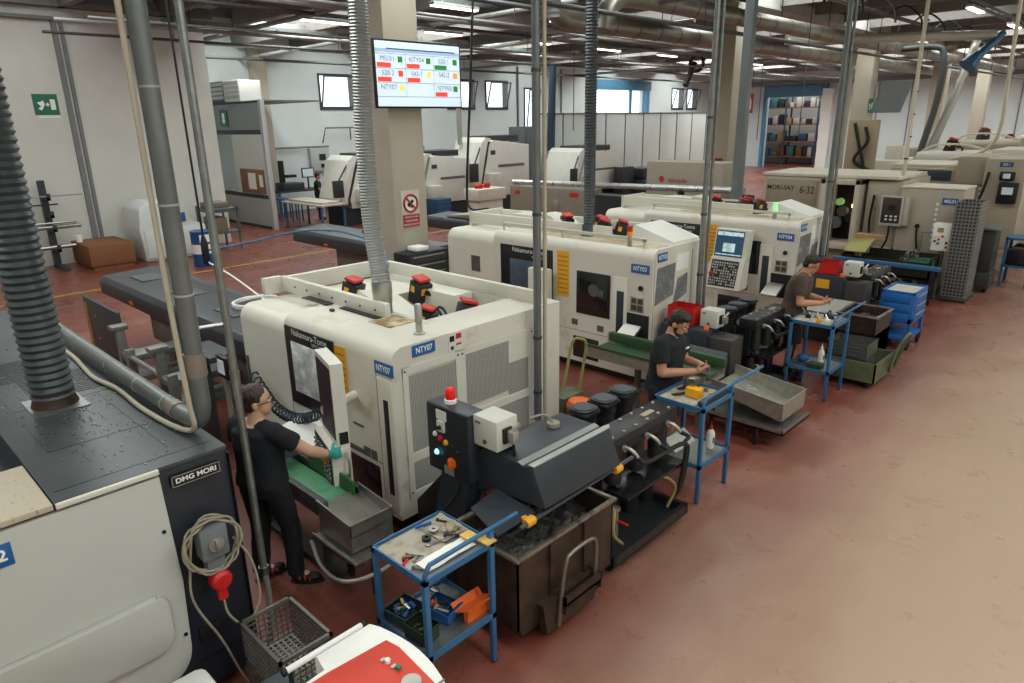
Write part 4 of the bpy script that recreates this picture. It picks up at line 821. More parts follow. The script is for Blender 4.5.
m = MB(); m.box(-3.06, -2.88, 8.46, 8.60, S1, S1+0.06, 0.008); solo('dark_case', m, dgreen, 'dark green case at the front of the third trolley\'s lower shelf', 'case')
# ---------------------------------------------------------------- chip cart under the black conveyor
t = Thing('chip_cart', 'oily brown steel chip cart under the black conveyor hood', 'cart', (-2.95, 3.2, 0))
m = MB(); cx0, cx1, cy0, cy1 = -3.22, -2.60, 2.68, 3.70
for q in ((cx0, cx1, cy0, cy0+0.012), (cx0, cx1, cy1-0.012, cy1), (cx0, cx0+0.012, cy0, cy1), (cx1-0.012, cx1, cy0, cy1)): m.box(*q, 0.20, 0.75)
m.box(cx0, cx1, cy0, cy1, 0.19, 0.205); t.p('tub', m, rust)
m = MB()
for q in ((cx0-0.02, cx1+0.02, cy0-0.02, cy0+0.015), (cx0-0.02, cx1+0.02, cy1-0.015, cy1+0.02), (cx0-0.02, cx0+0.015, cy0, cy1), (cx1-0.015, cx1+0.02, cy0, cy1)): m.box(*q, 0.735, 0.76, 0.004)
t.p('rim', m, mat('worn_bright_steel_rim', '8f877b', 0.4, 0.7, col2='5b5048', scale=8))
for yy in (2.98, 3.34):
    m = MB(); m.box(cx1, cx1+0.02, yy, yy+0.05, 0.2, 0.735); t.p('rib', m, rust)
m = MB(); m.box(cx0+0.04, cx1-0.02, cy0+0.05, cy1-0.05, 0.12, 0.19); m.prism([(2.9, 0.08), (3.42, 0.08), (3.46, 0.32), (2.86, 0.32)], 'x', cx1, cx1+0.06); t.p('undercarriage', m, rust)
m = MB(); m.box(cx1+0.02, cx1+0.12, 3.02, 3.42, 0.26, 0.28); m.box(cx1+0.10, cx1+0.12, 3.02, 3.42, 0.26, 0.33); m.box(cx1+0.0, cx1+0.12, 3.02, 3.03, 0.20, 0.33); m.box(cx1+0.0, cx1+0.12, 3.41, 3.42, 0.20, 0.33); t.p('step_tray', m, rust)
m = MB(); xx = cx1+0.075; m.tube(smooth_path([(xx, 3.0, 0.10), (xx, 3.03, 0.35), (xx, 3.07, 0.56), (xx, 3.13, 0.615), (xx, 3.33, 0.62), (xx, 3.40, 0.56), (xx, 3.40, 0.30)], 5), 0.016, 10); t.p('tow_handle', m, mat('worn_tube_handle', '7d756b', 0.4, 0.7))
for x, y in ((cx0+0.1, cy0+0.12), (cx0+0.1, cy1-0.12), (cx1-0.02, cy0+0.3), (cx1-0.06, cy1-0.12)):
    m = MB(); m.lathe([(0.05, -0.02), (0.06, -0.012), (0.06, 0.012), (0.05, 0.02)], (x, y, 0.06), 16, 'x'); wl = t.p('wheel', m, rubber)
    m = MB(); m.box(x-0.03, x+0.03, y-0.03, y+0.03, 0.09, 0.13); t.p('caster_fork', m, rust, wl)
def chipfill(x0, x1, y0, y1, z, amp, seed):
    def f(u, v):
        x = x0+(x1-x0)*u; y = y0+(y1-y0)*v; h = noise.noise(Vector((x*9, y*9, seed)))*0.5+noise.noise(Vector((x*28, y*28, seed)))*0.35
        return (x, y, z+amp*h)
    m = MB(); m.sheet(f, 36, 40); return m
m = chipfill(cx0+0.012, cx1-0.012, cy0+0.012, cy1-0.012, 0.60, 0.10, 2)
o = solo('metal_swarf', m, mat('black_metal_swarf', '1b1b1c', 0.5, 0.5, col2='4a4744', scale=60, thr=(0.55, 0.75), bump=0.5), 'black metal swarf filling the brown chip cart', 'swarf'); o['kind'] = 'stuff'
# ---------------------------------------------------------------- chip conveyor with hood and control cabinet of the nearest machine
slateh = mat('dark_slate_hood_paint', '2a3037', 0.38, var=0.08, scale=4)
t = Thing('chip_conveyor', 'dark slate chip conveyor hood discharging over the brown cart', 'conveyor', (-3.0, 3.35, 0))
ha, hb = 2.95, 3.78
m = MB(); m.prism([(-3.62, 0.98), (-3.16, 1.25), (-2.84, 1.25), (-2.84, 1.235), (-2.78, 1.235), (-2.74, 1.262), (-2.71, 1.262), (-2.60, 1.0), (-2.66, 0.99), (-3.10, 0.97), (-3.62, 0.72)], 'y', ha, hb, 0.004); t.p('hood', m, slateh)
m = MB(); m.prism([(-2.85, 1.252), (-2.845, 1.26), (-2.80, 1.246), (-2.80, 1.238)], 'y', ha, hb); m.prism([(-2.755, 1.262), (-2.75, 1.27), (-2.70, 1.27), (-2.70, 1.262)], 'y', ha, hb); t.p('edge_strip', m, mat('worn_bright_edge', 'a7a9a6', 0.35, 0.6), split=True)
m = MB(); m.hexa([(-4.2, 3.12, 0.10), (-3.55, 3.12, 0.72), (-3.55, 3.70, 0.72), (-4.2, 3.70, 0.10)], [(-4.2, 3.12, 0.36), (-3.60, 3.12, 1.0), (-3.60, 3.70, 1.0), (-4.2, 3.70, 0.36)]); m.box(-4.1, -3.9, 3.15, 3.65, 0.0, 0.12); t.p('riser', m, black)
m = MB(); m.tube([(-2.63, 2.74, 0.945), (-2.66, 4.02, 0.945)], 0.016, 10); t.p('hinge_bar', m, mat('grey_steel_bar', '4b5054', 0.4, 0.6))
for yy in (2.84, 3.80):
    m = MB(); m.lathe([(0.028, -0.04), (0.034, -0.03), (0.034, 0.03), (0.028, 0.04)], (-2.64, yy, 0.945), 14, 'y'); m.box(-2.70, -2.64, yy-0.02, yy+0.02, 0.93, 0.965, 0.008); t.p('clamp', m, mat('orange_yellow_clamp', 'd9992a', 0.45))
m = MB(); m.hexa([(-3.05, 2.70, 0.93), (-2.72, 2.62, 0.90), (-2.66, 2.92, 0.96), (-3.05, 2.95, 0.97)], [(-3.05, 2.70, 0.94), (-2.72, 2.62, 0.91), (-2.66, 2.92, 0.97), (-3.05, 2.95, 0.98)]); t.p('deflector', m, slateh)
m = MB(); m.lathe([(0.05, 0), (0.05, 0.03), (0.04, 0.035)], (-3.05, 3.55, 1.25), 16); m.tube(smooth_path([(-3.05, 3.55, 1.28), (-3.1, 3.5, 1.34), (-3.15, 3.4, 1.33)]), 0.01, 6); t.p('float_cap', m, mat('beige_plastic_cap', '8d8577', 0.5))
t = Thing('control_cabinet', 'dark slate control cabinet with red beacon and coloured buttons beside the hood', 'cabinet', (-3.44, 2.98, 0))
m = MB(); m.box(-3.66, -3.22, 2.86, 3.02, 0.98, 1.50, 0.006); m.box(-3.62, -3.25, 2.88, 3.02, 0.0, 0.4); m.hexa([(-3.7, 2.88, 0.4), (-3.4, 2.88, 0.4), (-3.4, 3.02, 0.4), (-3.7, 3.02, 0.4)], [(-3.55, 2.88, 0.98), (-3.25, 2.88, 0.98), (-3.25, 3.02, 0.98), (-3.55, 3.02, 0.98)]); t.p('body', m, slateh)
m = MB(); m.box(-3.655, -3.225, 2.852, 2.862, 0.985, 1.495, 0.004); t.p('door', m, mat('dark_cabinet_door', '1e2126', 0.45))
m = MB(); m.lathe([(0.045, 0), (0.045, 0.025), (0.04, 0.03)], (-3.50, 2.95, 1.50), 16); bcn = t.p('beacon_base', m, white)
m = MB(); m.lathe([(0.036, 0.03), (0.038, 0.06), (0.036, 0.10), (0.02, 0.115)], (-3.50, 2.95, 1.50), 16); t.p('red_beacon', m, mat('red_beacon_lens', 'd21f1a', 0.25, emit=0.25), bcn)
yfc = 2.852
for x, z, c_, r_ in ((-3.57, 1.27, white, 0.016), (-3.515, 1.25, red, 0.018), (-3.455, 1.235, yellow, 0.018), (-3.39, 1.225, black, 0.016), (-3.33, 1.20, black, 0.014), (-3.56, 1.13, mat('lit_blue_button', '9fd6ff', 0.3, emit=1.5), 0.018), (-3.50, 1.14, mat('teal_button', '2a6a6a', 0.4), 0.014)):
    m = MB(); m.lathe([(r_+0.005, 0), (r_+0.005, -0.004), (r_, -0.005), (r_*0.9, -0.016)], (x, yfc, z), 12, 'y'); t.p('push_button', m, c_)
m = MB(); m.lathe([(0.042, 0), (0.042, -0.008), (0.02, -0.01)], (-3.40, yfc, 1.09), 16, 'y'); m.box(-3.41, -3.39, yfc-0.035, yfc-0.005, 1.055, 1.125, 0.004); t.p('main_switch', m, orange)
m = MB(); m.box(-3.545, -3.44, yfc-0.006, yfc, 1.40, 1.47); t.p('warning_label', m, sticker)
m = MB(); m.box(-3.53, -3.455, yfc-0.02, yfc, 1.31, 1.395, 0.004); sw = t.p('selector_box', m, mat('light_grey_plate', 'bdbdb6', 0.5))
m = MB(); m.lathe([(0.016, 0), (0.016, -0.02)], (-3.49, yfc-0.02, 1.35), 10, 'y'); t.p('selector', m, black, sw)
m = MB(); m.box(-3.48, -3.38, yfc-0.006, yfc, 0.99, 1.05); t.p('rating_plate', m, alum)
m = MB(); m.tube(smooth_path([(-3.36, 2.90, 0.98), (-3.40, 2.84, 0.80), (-3.62, 2.80, 0.55), (-3.9, 2.86, 0.3), (-4.05, 2.90, 0.02)]), 0.012, 8); t.p('power_cable', m, rubber)
m = MB(); m.tube(smooth_path([(-3.24, 2.96, 1.0), (-3.2, 2.98, 0.85), (-3.0, 3.0, 0.85), (-2.98, 2.97, 1.05)]), 0.014, 8); m.tube(smooth_path([(-3.26, 2.98, 1.0), (-3.3, 3.0, 0.75), (-3.2, 3.02, 0.65), (-3.0, 3.04, 0.7)]), 0.012, 8); t.p('cable', m, rubber, split=True)
def junction_box(c, label, lead):
    t = Thing('junction_box', label, 'box', c, local=True)
    m = MB(); m.box(-0.115, 0.115, -0.10, 0.10, 0, 0.22, 0.008); t.p('enclosure', m, mat('light_grey_enclosure', 'c4c2b8', 0.5, var=0.03))
    m = MB(); m.lathe([(0.016, 0), (0.016, -0.01)], (0.0, -0.10, 0.05), 10, 'y'); t.p('lock', m, mat('dark_green_lock', '2f4a40', 0.4))
    m = MB(); m.box(-0.09, -0.04, -0.103, -0.1, 0.165, 0.185); t.p('rating_label', m, greypaint)
    m = MB(); m.box(0.115, 0.135, -0.05, 0.03, 0.05, 0.16, 0.004); s_ = t.p('socket', m, black)
    m = MB(); m.box(0.135, 0.20, -0.03, 0.03, 0.06, 0.15, 0.01); m.cyl((0.17, 0, 0.15), (0.20, 0.03, 0.20), 0.015, n=8); t.p('connector', m, alum, s_)
    m = MB(); m.tube(smooth_path([(0.17, 0, 0.06), (0.17, 0.01, -0.05), (0.16, 0.03, -lead)]), 0.01, 6); t.p('lead', m, rubber, s_)
    m = MB(); m.box(-0.15, 0.10, 0.06, 0.09, -0.05, 0.0); t.p('bracket', m, black)
    return t
junction_box((-3.10, 3.0, 1.29), 'white junction box fixed beside the red beacon cabinet', 0.05)
# ---------------------------------------------------------------- coolant pump units: three motors and a filter manifold on a wheeled base
blk2 = mat('satin_black_paint', '1c1d1f', 0.38, var=0.15)
def pump_unit(label):
    t = Thing('coolant_pump_unit', label, 'pump', (-3.1, 4.4, 0), 0, 'coolant pump units along the aisle')
    m = MB(); m.box(-3.9, -2.62, 3.76, 4.86, 0.10, 0.115)
    for q in ((-3.9, -2.62, 3.76, 3.80), (-3.9, -2.62, 4.82, 4.86), (-2.66, -2.62, 3.76, 4.86), (-3.9, -3.86, 3.76, 4.86)): m.box(*q, 0.10, 0.19)
    t.p('base_tray', m, blk2)
    for x in (-2.72, -3.8):
        for y in (3.84, 4.78):
            m = MB(); m.lathe([(0.03, -0.015), (0.042, -0.01), (0.042, 0.01), (0.03, 0.015)], (x, y, 0.042), 14, 'y'); m.box(x-0.02, x+0.02, y-0.02, y+0.02, 0.06, 0.10); t.p('caster', m, rubber)
    m = MB(); m.box(-3.75, -3.25, 4.05, 5.2 if False else 4.84, 0.115, 0.55, 0.01); t.p('tank', m, blk2)
    m = MB(); m.box(-3.12, -2.74, 4.10, 4.98, 0.49, 0.52, 0.004); t.p('drip_plate', m, mat('wet_black_plate', '141516', 0.25))
    for k, y in enumerate((4.25, 4.55, 4.80)):
        m = MB(); m.lathe([(0.075, 0), (0.075, 0.30), (0.06, 0.33)], (-3.02, y, 0.115), 14); t.p('sump_filter', m, blk2)
    for k, y in enumerate((4.50, 4.80, 5.10)):
        m = MB(); m.lathe([(0.10, 0), (0.10, 0.34), (0.115, 0.35), (0.115, 0.40), (0.12, 0.41), (0.12, 0.46)], (-3.51, y, 0.48), 18); mo = t.p('motor', m, blk2)
        m = MB(); m.T = Matrix.Translation((-3.51, y, 0.05)); m.box(-0.115, 0.115, -0.115, 0.115, 0.86, 0.90, 0.02)
        pts = [(0.113*math.copysign(abs(math.cos(a))**0.6, math.cos(a)), 0.113*math.copysign(abs(math.sin(a))**0.6, math.sin(a))) for a in [2*PI*i/24 for i in range(24)]]
        m.prism(pts, 'z', 0.90, 0.915); t.p('fan_cover', m, mat('dark_fan_cover', '23272a', 0.35), mo)
        m = MB(); m.lathe([(0.09, 0.915), (0.09, 0.92), (0.075, 0.918), (0.03, 0.918)], (-3.51, y, 0.05), 18); t.p('fan_grille', m, mat('grey_fan_grille', '3d4347', 0.45), mo)
        m = MB(); m.box(-3.44, -3.38, y-0.04, y+0.04, 0.6, 0.72, 0.006); t.p('terminal_box', m, blk2, mo)
    m = MB(); m.box(-3.10, -2.86, 4.02, 5.0, 0.86, 1.0, 0.006); m.box(-3.02, -2.94, 4.02, 4.05, 0.52, 0.86); m.box(-3.02, -2.94, 4.95, 4.98, 0.52, 0.86); mf = t.p('manifold', m, blk2)
    for i in range(6):
        for x in (-3.06, -2.90):
            m = MB(); m.lathe([(0.014, 0), (0.014, 0.012), (0.007, 0.014)], (x, 4.09+i*0.165, 1.0), 8); t.p('bolt', m, alum, mf)
    m = MB(); m.box(-3.0, -2.95, 4.62, 4.78, 1.0, 1.004); t.p('name_plate', m, mat('tan_plate', 'a5927a', 0.5), mf)
    for y in (4.18, 4.50, 4.82):
        m = MB(); m.lathe([(0.05, 0.55), (0.075, 0.57), (0.075, 0.86)], (-2.95, y, 0), 16); t.p('filter_housing', m, blk2)
        m = MB(); m.tube(smooth_path([(-2.86, y, 0.90), (-2.80, y, 0.91), (-2.76, y+0.02, 0.88), (-2.74, y+0.04, 0.84)]), 0.016, 10); m.lathe([(0.03, 0), (0.03, 0.02)], (-2.85, y, 0.90), 10, 'x'); cpl = t.p('coupling', m, alum)
        m = MB(); m.tube(smooth_path([(-2.74, y+0.04, 0.84), (-2.70, y+0.12, 0.78), (-2.69, 4.80+(y-4.18)*0.1, 0.76), (-2.70, 4.90+(y-4.18)*0.06, 0.65), (-2.74, 4.90+(y-4.18)*0.05, 0.30), (-2.80, 4.84, 0.14)]), 0.018, 8); t.p('hose', m, rubber, cpl)
    m = MB(); m.lathe([(0.045, 0), (0.045, 0.05), (0.03, 0.06)], (-3.10, 4.04, 0.93), 14, 'y'); t.p('end_fitting', m, alum)
    m = MB(); m.tube(smooth_path([(-2.76, 4.75, 0.15), (-2.72, 4.80, 0.34), (-2.76, 4.66, 0.48), (-2.86, 4.55, 0.40)]), 0.014, 8); t.p('braided_hose', m, mat('tan_braided_hose', '8f7b52', 0.6))
    m = MB(); m.tube(smooth_path([(-2.72, 4.02, 0.15), (-2.74, 3.92, 0.28), (-2.78, 3.98, 0.42), (-2.86, 4.08, 0.40)]), 0.016, 8); t.p('braided_hose', m, mat('tan_braided_hose', ''))
    for y in (3.90, 4.12):
        m = MB(); m.cyl((-2.86, y, 0.12), (-2.86, y, 0.36), 0.02, n=8); m.lathe([(0.035, 0), (0.035, 0.03)], (-2.86, y, 0.36), 12); vl = t.p('valve', m, alum)
        m = MB(); m.box(-2.85, -2.74, y-0.01, y+0.01, 0.26, 0.275, 0.003); t.p('valve_lever', m, red, vl)
    return t
pu = pump_unit('black coolant pump unit with three round motors behind the brown chip cart')
copy_thing(pu, (-3.78, 8.38, 0), 0, 'black coolant pump unit between the bearded worker and the brown shirted worker')
copy_thing(pu, (-3.58, 11.95, 0), 0, 'black coolant pump unit beside the blue drawer cart')
# ---------------------------------------------------------------- parts conveyors
t = Thing('parts_conveyor', 'short parts conveyor with green belt in front of the woman', 'conveyor', (-4.9, 2.4, 0))
m = MB(); m.box(-5.6, -4.15, 2.22, 2.27, 0.60, 0.74, 0.004); m.box(-5.6, -4.15, 2.50, 2.54, 0.60, 0.76, 0.004); m.box(-5.6, -4.15, 2.27, 2.50, 0.60, 0.66); t.p('frame', m, mat('dark_grey_conveyor_frame', '3a3c3d', 0.5))
m = MB(); m.box(-5.55, -4.2, 2.285, 2.485, 0.66, 0.70, 0.01); t.p('belt', m, mat('green_conveyor_belt', '4f8a63', 0.5, col2='3f7a56', scale=10))
m = MB(); m.hexa([(-4.85, 2.50, 0.70), (-4.15, 2.48, 0.70), (-4.15, 2.53, 0.70), (-4.85, 2.53, 0.70)], [(-4.85, 2.51, 0.84), (-4.15, 2.49, 0.80), (-4.15, 2.51, 0.80), (-4.85, 2.53, 0.84)]); t.p('side_guide', m, green)
m = MB()
for x in (-5.45, -4.45): m.box(x, x+0.05, 2.34, 2.39, 0.0, 0.60)
m.box(-5.5, -4.2, 2.30, 2.44, 0.0, 0.04); t.p('stand', m, mat('dark_grey_conveyor_frame', ''))
m = MB(); m.box(-5.12, -4.95, 2.2, 2.5, 0.76, 0.90, 0.03); solo('grey_cover_box', m, mat('mid_grey_plastic', '5d5f5f', 0.5), 'grey plastic box on the short green belt conveyor', 'box')
def incl_tray(t, p0, p1, w_, h, m_):
    """open sheet tray from p0 (left end) to p1 (right end) along x, width along y"""
    x0, y0, z0 = p0; x1, y1, z1 = p1
    m = MB(); m.hexa([(x0, y0, z0), (x1, y1, z1), (x1, y1+w_, z1), (x0, y0+w_, z0)], [(x0, y0, z0+0.006), (x1, y1, z1+0.006), (x1, y1+w_, z1+0.006), (x0, y0+w_, z0+0.006)]); t.p('floor', m, m_)
    m = MB()
    for a, b_ in ((0, 0.006), (w_-0.006, w_)): m.hexa([(x0, y0+a, z0), (x1, y1+a, z1), (x1, y1+b_, z1), (x0, y0+b_, z0)], [(x0, y0+a, z0+h*0.55), (x1, y1+a, z1+h), (x1, y1+b_, z1+h), (x0, y0+b_, z0+h*0.55)])
    m.hexa([(x1-0.006, y1, z1), (x1, y1, z1), (x1, y1+w_, z1), (x1-0.006, y1+w_, z1)], [(x1-0.006, y1, z1+h), (x1, y1, z1+h), (x1, y1+w_, z1+h), (x1-0.006, y1+w_, z1+h)]); t.p('walls', m, m_)
    m = MB()
    for a in (0.0, w_): m.sqtube((x0, y0+a, z0+h*0.55), (x1, y1+a, z1+h), 0.014)
    m.sqtube((x1, y1, z1+h), (x1, y1+w_, z1+h), 0.014); t.p('rolled_edge', m, m_)
t = Thing('parts_tray', 'grey metal catch tray at the end of the short conveyor', 'tray', (-3.95, 2.35, 0))
gtray = mat('grey_steel_catch_tray', '8b8880', 0.38, 0.7, var=0.15, scale=10)
incl_tray(t, (-4.20, 2.20, 0.70), (-3.76, 2.20, 0.62), 0.36, 0.10, gtray)
m = MB(); m.box(-4.25, -3.70, 2.16, 2.60, 0.44, 0.455); m.box(-4.25, -3.70, 2.16, 2.17, 0.44, 0.48); t.p('shelf', m, galvf)
m = MB(); m.hexa([(-4.19, 2.202, 0.50), (-3.762, 2.202, 0.50), (-3.762, 2.558, 0.50), (-4.19, 2.558, 0.50)], [(-4.19, 2.202, 0.699), (-3.762, 2.202, 0.62), (-3.762, 2.558, 0.62), (-4.19, 2.558, 0.699)]); m.box(-4.1, -3.86, 2.25, 2.5, 0.455, 0.50); t.p('support_box', m, gtray)
m = MB(); m.tube(smooth_path([(-4.2, 2.12, 0.45), (-4.0, 2.08, 0.34), (-3.75, 2.10, 0.33), (-3.62, 2.3, 0.36), (-3.62, 2.58, 0.40)]), 0.016, 8); t.p('bent_tube', m, alum)
m = MB(); m.box(-4.2, -4.16, 2.4, 2.44, 0, 0.44); m.box(-3.86, -3.82, 2.4, 2.44, 0, 0.44); t.p('leg', m, black, split=True)
t = Thing('parts_conveyor', 'long conveyor with green side rails behind the bearded worker', 'conveyor', (-4.2, 6.7, 0))
m = MB(); m.box(-5.05, -3.42, 6.52, 6.54, 0.58, 0.72); m.box(-5.05, -3.42, 6.96, 6.98, 0.58, 0.80); m.box(-5.05, -3.42, 6.54, 6.96, 0.58, 0.62); t.p('frame', m, galvf)
m = MB(); m.hexa([(-5.08, 6.50, 0.72), (-3.40, 6.50, 0.72), (-3.40, 6.58, 0.70), (-5.08, 6.58, 0.70)], [(-5.08, 6.50, 0.75), (-3.40, 6.50, 0.75), (-3.40, 6.58, 0.73), (-5.08, 6.58, 0.73)]); m.box(-5.0, -3.40, 6.92, 6.99, 0.70, 0.81, 0.004); t.p('side_rail', m, mat('dark_green_rail', '2b4a2c', 0.5), split=True)
m = MB(); m.box(-5.02, -3.44, 6.60, 6.90, 0.64, 0.68, 0.01); t.p('belt', m, mat('dark_green_belt', '2f4a33', 0.5))
m = MB()
for x in (-4.45, -3.6): m.box(x, x+0.06, 6.70, 6.76, 0, 0.58); m.box(x-0.02, x+0.08, 6.5, 6.95, 0.22, 0.26)
m.box(-4.45, -3.55, 6.72, 6.75, 0.22, 0.26); t.p('stand', m, mat('olive_stand_paint', '55574a', 0.5))
t = Thing('parts_tray', 'wide sloping grey tray of small parts at the end of the long conveyor', 'tray', (-3.1, 6.9, 0))
incl_tray(t, (-3.44, 6.68, 0.53), (-2.60, 6.68, 0.35), 0.60, 0.20, galvf)
m = MB(); m.box(-3.40, -2.54, 6.60, 7.30, 0.24, 0.26); m.box(-3.40, -2.54, 6.60, 6.61, 0.24, 0.30); m.box(-2.55, -2.54, 6.60, 7.30, 0.24, 0.30); t.p('lower_drip_tray', m, gtray)
m = MB()
for x, y in ((-3.4, 6.66), (-3.4, 7.22), (-2.9, 6.7), (-2.9, 7.2)): m.box(x, x+0.04, y, y+0.04, 0, 0.25 if x > -3 else 0.5)
t.p('leg', m, black, split=True)
m = MB(); random.seed(8)
for k in range(60):
    a = random.uniform(-3.35, -2.72); b_ = random.uniform(6.74, 7.14); z = 0.53-0.2375*(a+3.46)/1.0; r_ = random.uniform(0, PI)
    m.cyl((a, b_, z+0.012), (a+0.03*math.cos(r_), b_+0.03*math.sin(r_), z+0.012), 0.008, n=6)
o = solo('turned_parts', m, mat('pale_turned_parts', 'cfcabd', 0.35, 0.6), 'small pale turned parts scattered in the sloping tray', 'parts'); o['kind'] = 'stuff'
# ---------------------------------------------------------------- chip conveyors of the other two machines
def side_conveyor(dx, dy, label, sticker_on, h=0.92):
    t = Thing('chip_conveyor', label, 'conveyor', (dx, dy, 0))
    m = MB(); m.prism([(dx-0.55, 0.0), (dx+0.10, 0.0), (dx+0.10, h), (dx-0.55, h)], 'y', dy-0.05, dy+0.30, 0.006); t.p('housing', m, slateh)
    m = MB(); m.box(dx+0.10, dx+0.42, dy-0.02, dy+0.28, 0.0, h-0.06, 0.006); t.p('drive_housing', m, mat('dark_brown_grey_steel', '37332f', 0.5))
    m = MB(); m.hexa([(dx-0.35, dy-0.30, 0.30), (dx+0.40, dy-0.30, 0.30), (dx+0.40, dy-0.05, 0.45), (dx-0.35, dy-0.05, 0.45)], [(dx-0.35, dy-0.31, 0.33), (dx+0.40, dy-0.31, 0.33), (dx+0.40, dy-0.05, 0.72), (dx-0.35, dy-0.05, 0.72)]); t.p('discharge_flap', m, gtray if sticker_on else slateh)
    if sticker_on:
        m = MB(); m.box(dx-0.30, dx-0.10, dy-0.056, dy-0.05, h-0.2, h-0.06); t.p('yellow_label', m, yellow)
    m = MB(); m.lathe([(0.035, 0), (0.035, 0.03), (0.028, 0.04)], (dx+0.04, dy+0.05, h), 12); t.p('stop_button', m, orange)
    return t
side_conveyor(-4.0, 7.45, 'dark slate chip conveyor with red bin on top beside the bearded worker', False)
side_conveyor(-3.62, 10.90, 'dark slate chip conveyor with yellow label beside the brown shirted worker', True, 1.06)
open_box('red_bin', (-4.34, 7.62, 0.925), 0.34, 0.26, 0.22, red, 'red plastic bin behind the head of the bearded worker', 'bin', 0.05)
open_box('red_bin', (-3.84, 11.08, 1.065), 0.34, 0.26, 0.19, red, 'red plastic bin beside the brown shirted worker', 'bin', 0.1)
junction_box((-3.97, 7.66, 0.93), 'white junction box right of the red bin near the bearded worker', 0.2)
junction_box((-3.48, 11.1, 1.06), 'white junction box right of the red bin near the brown shirted worker', 0.2)
# open dark chip bin at the knees of the brown shirted worker
open_box('chip_bin', (-3.26, 7.50, 0.0), 0.60, 0.40, 0.44, slateh, 'low black open bin in front of the middle pump unit', 'bin')
# ---------------------------------------------------------------- carts and bins beyond the third trolley
t = Thing('chip_cart', 'tall brown steel chip cart beyond the third trolley', 'cart', (-2.95, 10.3, 0))
X0, X1, Y0, Y1 = -3.26, -2.74, 9.98, 10.66
m = MB()
for q in ((X0, X1, Y0, Y0+0.012), (X0, X1, Y1-0.012, Y1), (X0, X0+0.012, Y0, Y1), (X1-0.012, X1, Y0, Y1)): m.box(*q, 0.12, 0.75)
m.box(X0, X1, Y0, Y1, 0.12, 0.5); t.p('tub', m, rust)
m = MB()
for q in ((X0-0.02, X1+0.02, Y0-0.02, Y0+0.015), (X0-0.02, X1+0.02, Y1-0.015, Y1+0.02), (X0-0.02, X0+0.015, Y0, Y1), (X1-0.015, X1+0.02, Y0, Y1)): m.box(*q, 0.735, 0.76, 0.004)
t.p('rim', m, mat('worn_bright_steel_rim', ''))
for x in (X0+0.1, X1-0.1):
    for y in (Y0+0.1, Y1-0.1):
        m = MB(); m.lathe([(0.05, -0.02), (0.06, 0.0), (0.05, 0.02)], (x, y, 0.06), 12, 'x'); t.p('wheel', m, rubber)
m = chipfill(X0+0.012, X1-0.012, Y0+0.012, Y1-0.012, 0.62, 0.08, 5)
o = solo('metal_swarf', m, mat('black_metal_swarf', ''), 'dark metal swarf in the tall brown chip cart', 'swarf'); o['kind'] = 'stuff'
olive = mat('olive_green_paint', '5a6044', 0.55, col2='454a33', scale=5)
t = Thing('low_tub_cart', 'low olive green tub cart holding two grey crates', 'cart', (-2.75, 9.55, 0))
m = MB(); m.hexa([(-3.12, 9.22, 0.08), (-2.50, 9.22, 0.08), (-2.50, 9.86, 0.08), (-3.12, 9.86, 0.08)], [(-3.18, 9.16, 0.11), (-2.44, 9.16, 0.11), (-2.44, 9.92, 0.11), (-3.18, 9.92, 0.11)])
for q in ((-3.18, -2.44, 9.16, 9.18), (-3.18, -2.44, 9.90, 9.92), (-3.18, -3.16, 9.16, 9.92), (-2.46, -2.44, 9.16, 9.92)): m.box(*q, 0.10, 0.36)
t.p('tub', m, olive)
m = MB(); m.tube(smooth_path([(-2.42, 9.72, 0.12), (-2.38, 9.74, 0.40), (-2.30, 9.78, 0.62), (-2.28, 9.90, 0.64), (-2.36, 9.92, 0.40), (-2.42, 9.92, 0.14)]), 0.02, 8); t.p('tow_handle', m, olive)
for x, y in ((-3.05, 9.25), (-3.05, 9.82), (-2.55, 9.25), (-2.55, 9.82)):
    m = MB(); m.lathe([(0.035, -0.02), (0.04, 0.0), (0.035, 0.02)], (x, y, 0.04), 12, 'x'); t.p('wheel', m, rubber)
gcrate = mat('grey_green_plastic_crate', '50534e', 0.5)
for k, (z, lb) in enumerate(((0.12, 'lower grey crate in the olive tub cart'), (0.34, 'upper grey crate in the olive tub cart, empty'))):
    cb = open_box('crate', (-2.86, 9.50, z), 0.50, 0.44, 0.215, gcrate, lb, 'crate', 0, None, 'grey crates in the olive cart')
    m = MB()
    for j in range(3): m.box(-0.20, 0.20, -0.232, -0.22, 0.04+j*0.055, 0.06+j*0.055)
    cb.p('ribs', m, gcrate, split=True)
# blue drawer cart
t = Thing('drawer_cart', 'bright blue drawer cart on black wheels beyond the chip carts', 'cart', (-2.85, 11.5, 0))
bc = mat('bright_blue_cart_paint', '1d5fa6', 0.4, var=0.06)
X0, X1, Y0, Y1 = -3.06, -2.60, 11.18, 11.86
m = MB(); m.box(X0, X1, Y0, Y1, 0.42, 0.86, 0.006); m.box(X0, X1, Y0, Y1, 0.16, 0.22, 0.006)
for x in (X0, X1-0.05):
    for y in (Y0, Y1-0.05): m.box(x, x+0.05, y, y+0.05, 0.16, 0.5)
t.p('frame', m, bc)
m = MB()
for q in ((X0, X1, Y0, Y0+0.02), (X0, X1, Y1-0.02, Y1), (X0, X0+0.02, Y0, Y1), (X1-0.02, X1, Y0, Y1)): m.box(*q, 0.86, 0.90)
t.p('top_rim', m, bc)
m = MB(); m.box(X0+0.03, X1-0.03, Y0+0.03, Y1-0.03, 0.86, 0.875); t.p('top_mat', m, mat('pale_top_mat', 'b9b3a4', 0.7))
